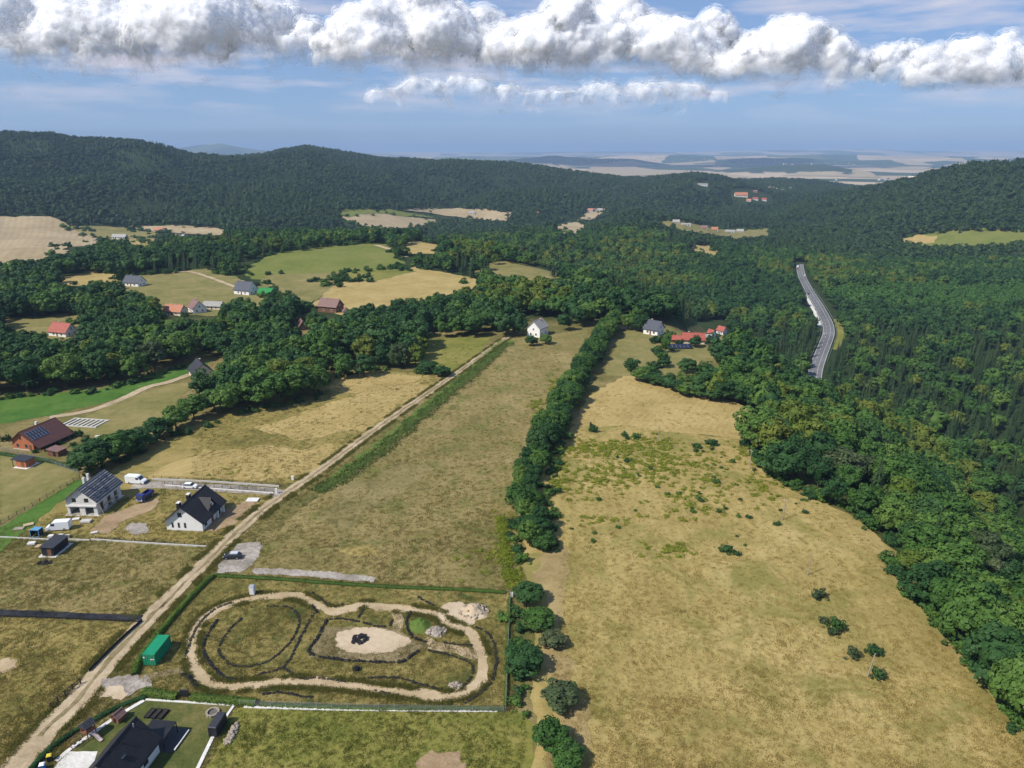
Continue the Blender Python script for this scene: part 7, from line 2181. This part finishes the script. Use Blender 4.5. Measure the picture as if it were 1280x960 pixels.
def cloud(label, D, base_py, lobes, seed, vox=23.0, ragged=1.0, soft=1.0):
    """lobes: (px of centre, py of top, half width in px); the union of its puffs is skinned, then billowed"""
    rng = np.random.default_rng(seed)
    k = D / (FPX * CP)
    zb = CAMZ + D * math.tan(math.atan((480 - base_py) / FPX) - PITCH)
    VV = []; FF = []; n = 0
    for cx, ty, hw in lobes:
        X = D * (cx - 640) / FPX / CP
        top = CAMZ + D * math.tan(math.atan((480 - ty) / FPX) - PITCH)
        R = hw * k
        Hh = max(top - zb, R * 0.35)
        Yd = D + rng.uniform(-0.3, 0.8) * R
        nb = 5
        for i in range(nb):
            f = (i + 0.4) / nb
            r = R * (1.05 - 0.55 * f) * rng.uniform(0.85, 1.12)
            c = np.array([X + rng.uniform(-.5, .5) * R * (1 - f * 0.4), Yd + rng.uniform(-.4, .4) * R, zb + Hh * f * 0.85])
            c[2] = min(c[2], top - r * 0.9)
            sub = [(c, r)]
            for _ in range(6):
                d = rand_dirs(rng, 1)[0]; d[2] = d[2] * 0.7 + 0.2
                d /= np.linalg.norm(d)
                r2 = r * rng.uniform(0.35, 0.7)
                c2 = c + d * r * 0.7
                c2[2] = min(c2[2], top - r2 * 0.9)
                sub.append((c2, r2))
            for c_, r_ in sub:
                p = UNIT3 * r_ * np.array([1, 1, 0.92]) + c_
                lowz = zb + 55 * fbm(p[:, 0] / 420, p[:, 1] / 420, seed, 3)
                p[:, 2] = np.where(p[:, 2] < lowz, lowz - 0.34 * (lowz - p[:, 2]), p[:, 2])
                VV.append(p); FF.append(UF3 + n); n += len(p)
    tmp = bpy.data.objects.new('cloud_tmp', np_mesh('cloud_tmp', np.vstack(VV), np.vstack(FF)))
    COL.objects.link(tmp)
    md = tmp.modifiers.new('r', 'REMESH'); md.mode = 'VOXEL'; md.voxel_size = vox
    dg = bpy.context.evaluated_depsgraph_get()
    me = bpy.data.meshes.new_from_object(tmp.evaluated_get(dg))
    bpy.data.objects.remove(tmp)
    nv = len(me.vertices)
    for amp, sc, mode in ((0.34, 420.0, 'v'), (0.36, 170.0, 'v'), (0.50, 70.0, 'v')):
        co = np.empty(nv * 3, np.float32); me.vertices.foreach_get('co', co); co = co.reshape(-1, 3)
        nr = np.empty(nv * 3, np.float32); me.vertices.foreach_get('normal', nr); nr = nr.reshape(-1, 3)
        f = np.empty(nv)
        wz = np.clip((co[:, 2] - zb) / 260.0, 0.30, 1.0)
        for i in range(nv):
            q = Vector((co[i, 0] / sc + seed * 3.7, co[i, 1] / sc, co[i, 2] / sc))
            d0 = mnoise.voronoi(q)[0][0]
            f[i] = 0.55 - d0
        co = co + nr * (f * amp * sc * wz * ragged)[:, None]
        me.vertices.foreach_set('co', co.astype(np.float32).ravel())
        me.update()
    co = np.empty(nv * 3, np.float32); me.vertices.foreach_get('co', co); co = co.reshape(-1, 3)
    nr = np.empty(nv * 3, np.float32); me.vertices.foreach_get('normal', nr); nr = nr.reshape(-1, 3)
    Fq = np.empty(len(me.loops), np.int32); me.loops.foreach_get('vertex_index', Fq)
    Fq = Fq.reshape(-1, 4)
    bpy.data.meshes.remove(me)
    u = D / 10000.0
    wob = 0.6 + 0.8 * np.clip(0.5 + fbm(co[:, 0] / 160 + co[:, 2] / 130, co[:, 1] / 160 - co[:, 2] / 110, seed + 70, 3), 0, 1)
    Vs = [co]; Fs = [Fq]; veil = [np.ones(nv)]
    for k_, (d_, a_) in enumerate(((26.0, 0.50), (58.0, 0.26))):
        Vs.append(co + nr * (d_ * u * wob)[:, None]); Fs.append(Fq + nv * (k_ + 1)); veil.append(np.full(nv, a_))
    V = np.vstack(Vs)
    me = np_mesh('cloud', V, np.vstack(Fs), M_CLOUD, True)
    la = me.attributes.new('lift', 'FLOAT', 'POINT')
    la.data.foreach_set('value', (np.clip((V[:, 2] - zb) / (0.62 * (co[:, 2].max() - zb)), 0, 1) * soft).astype(np.float32))
    va = me.attributes.new('veil', 'FLOAT', 'POINT')
    va.data.foreach_set('value', np.concatenate(veil).astype(np.float32))
    CLOUD_TRIS.append(len(me.polygons) * 2)
    return tag(link('cloud', me), label, 'cloud')

cloud('broad grey white cumulus bank filling the upper left of the sky', 11500, 84, [(-60, 10, 80), (30, -5, 80), (120, -16, 85), (215, -24, 85), (300, -14, 70), (365, 0, 50), (412, 30, 34)], 1, 26, 1.0, 0.85)
cloud('tall bright cumulus left of the middle of the sky', 10500, 92, [(462, 42, 32), (505, 6, 48), (548, -12, 50), (600, 8, 48), (640, 34, 34)], 2)
cloud('tall bright cumulus in the middle of the sky', 9900, 94, [(668, 26, 32), (700, -8, 46), (745, -14, 48), (795, 20, 44), (828, 48, 30)], 3)
cloud('small rounded cumulus tower between the two tallest clouds', 10800, 96, [(856, 16, 30), (888, 34, 24)], 4, 18, 0.9)
cloud('bright cumulus tower right of the middle of the sky', 9300, 106, [(905, 50, 30), (942, 18, 42), (975, 32, 34), (998, 66, 22)], 5)
cloud('long low bright cumulus in the right of the sky', 9800, 114, [(1102, 60, 26), (1138, 50, 32), (1182, 43, 34), (1212, 70, 26), (1240, 86, 20)], 6)
cloud('bright cumulus cut by the right edge of the sky', 9600, 112, [(1278, 46, 30), (1325, 40, 40)], 7)
cloud('faint flat cloud between the two right cumulus clouds', 12500, 112, [(1018, 78, 22), (1050, 58, 28), (1080, 70, 20)], 8, 20, 1.0, 0.5)
# a farther, flatter row low over the horizon
for i, (lab, bpy_, lob, sf) in enumerate((
    ('long flat pale cloud streak under the middle cumulus', 136, [(505, 112, 18), (545, 100, 26), (590, 98, 26), (635, 106, 20), (665, 114, 14)], 0.42),
    ('long flat pinkish cloud streak right of the middle', 134, [(700, 114, 18), (740, 106, 26), (785, 104, 26), (830, 106, 24), (862, 114, 14)], 0.48)  )):
    cloud(lab, 17000 + 500 * i, bpy_, lob, 20 + i, 44, 0.8, sf * 0.66)
print('CLOUD TRIS', sum(CLOUD_TRIS))
# ------------------------------------------------------------------ haze
hz = MB().box(-47000, 47000, -47000, 47000, -260, 420).build('haze', None)
hm = bpy.data.materials.new('haze_air')
hm.use_nodes = True
hm.node_tree.nodes.clear()
ho = hm.node_tree.nodes.new('ShaderNodeOutputMaterial')
hv = hm.node_tree.nodes.new('ShaderNodeVolumePrincipled')
hv.inputs['Color'].default_value = (0.50, 0.70, 1.0, 1)
hv.inputs['Density'].default_value = 0.000068
hv.inputs['Anisotropy'].default_value = 0.0
hm.node_tree.links.new(hv.outputs[0], ho.inputs['Volume'])
hz.data.materials.append(hm)
hz['kind'] = 'stuff'
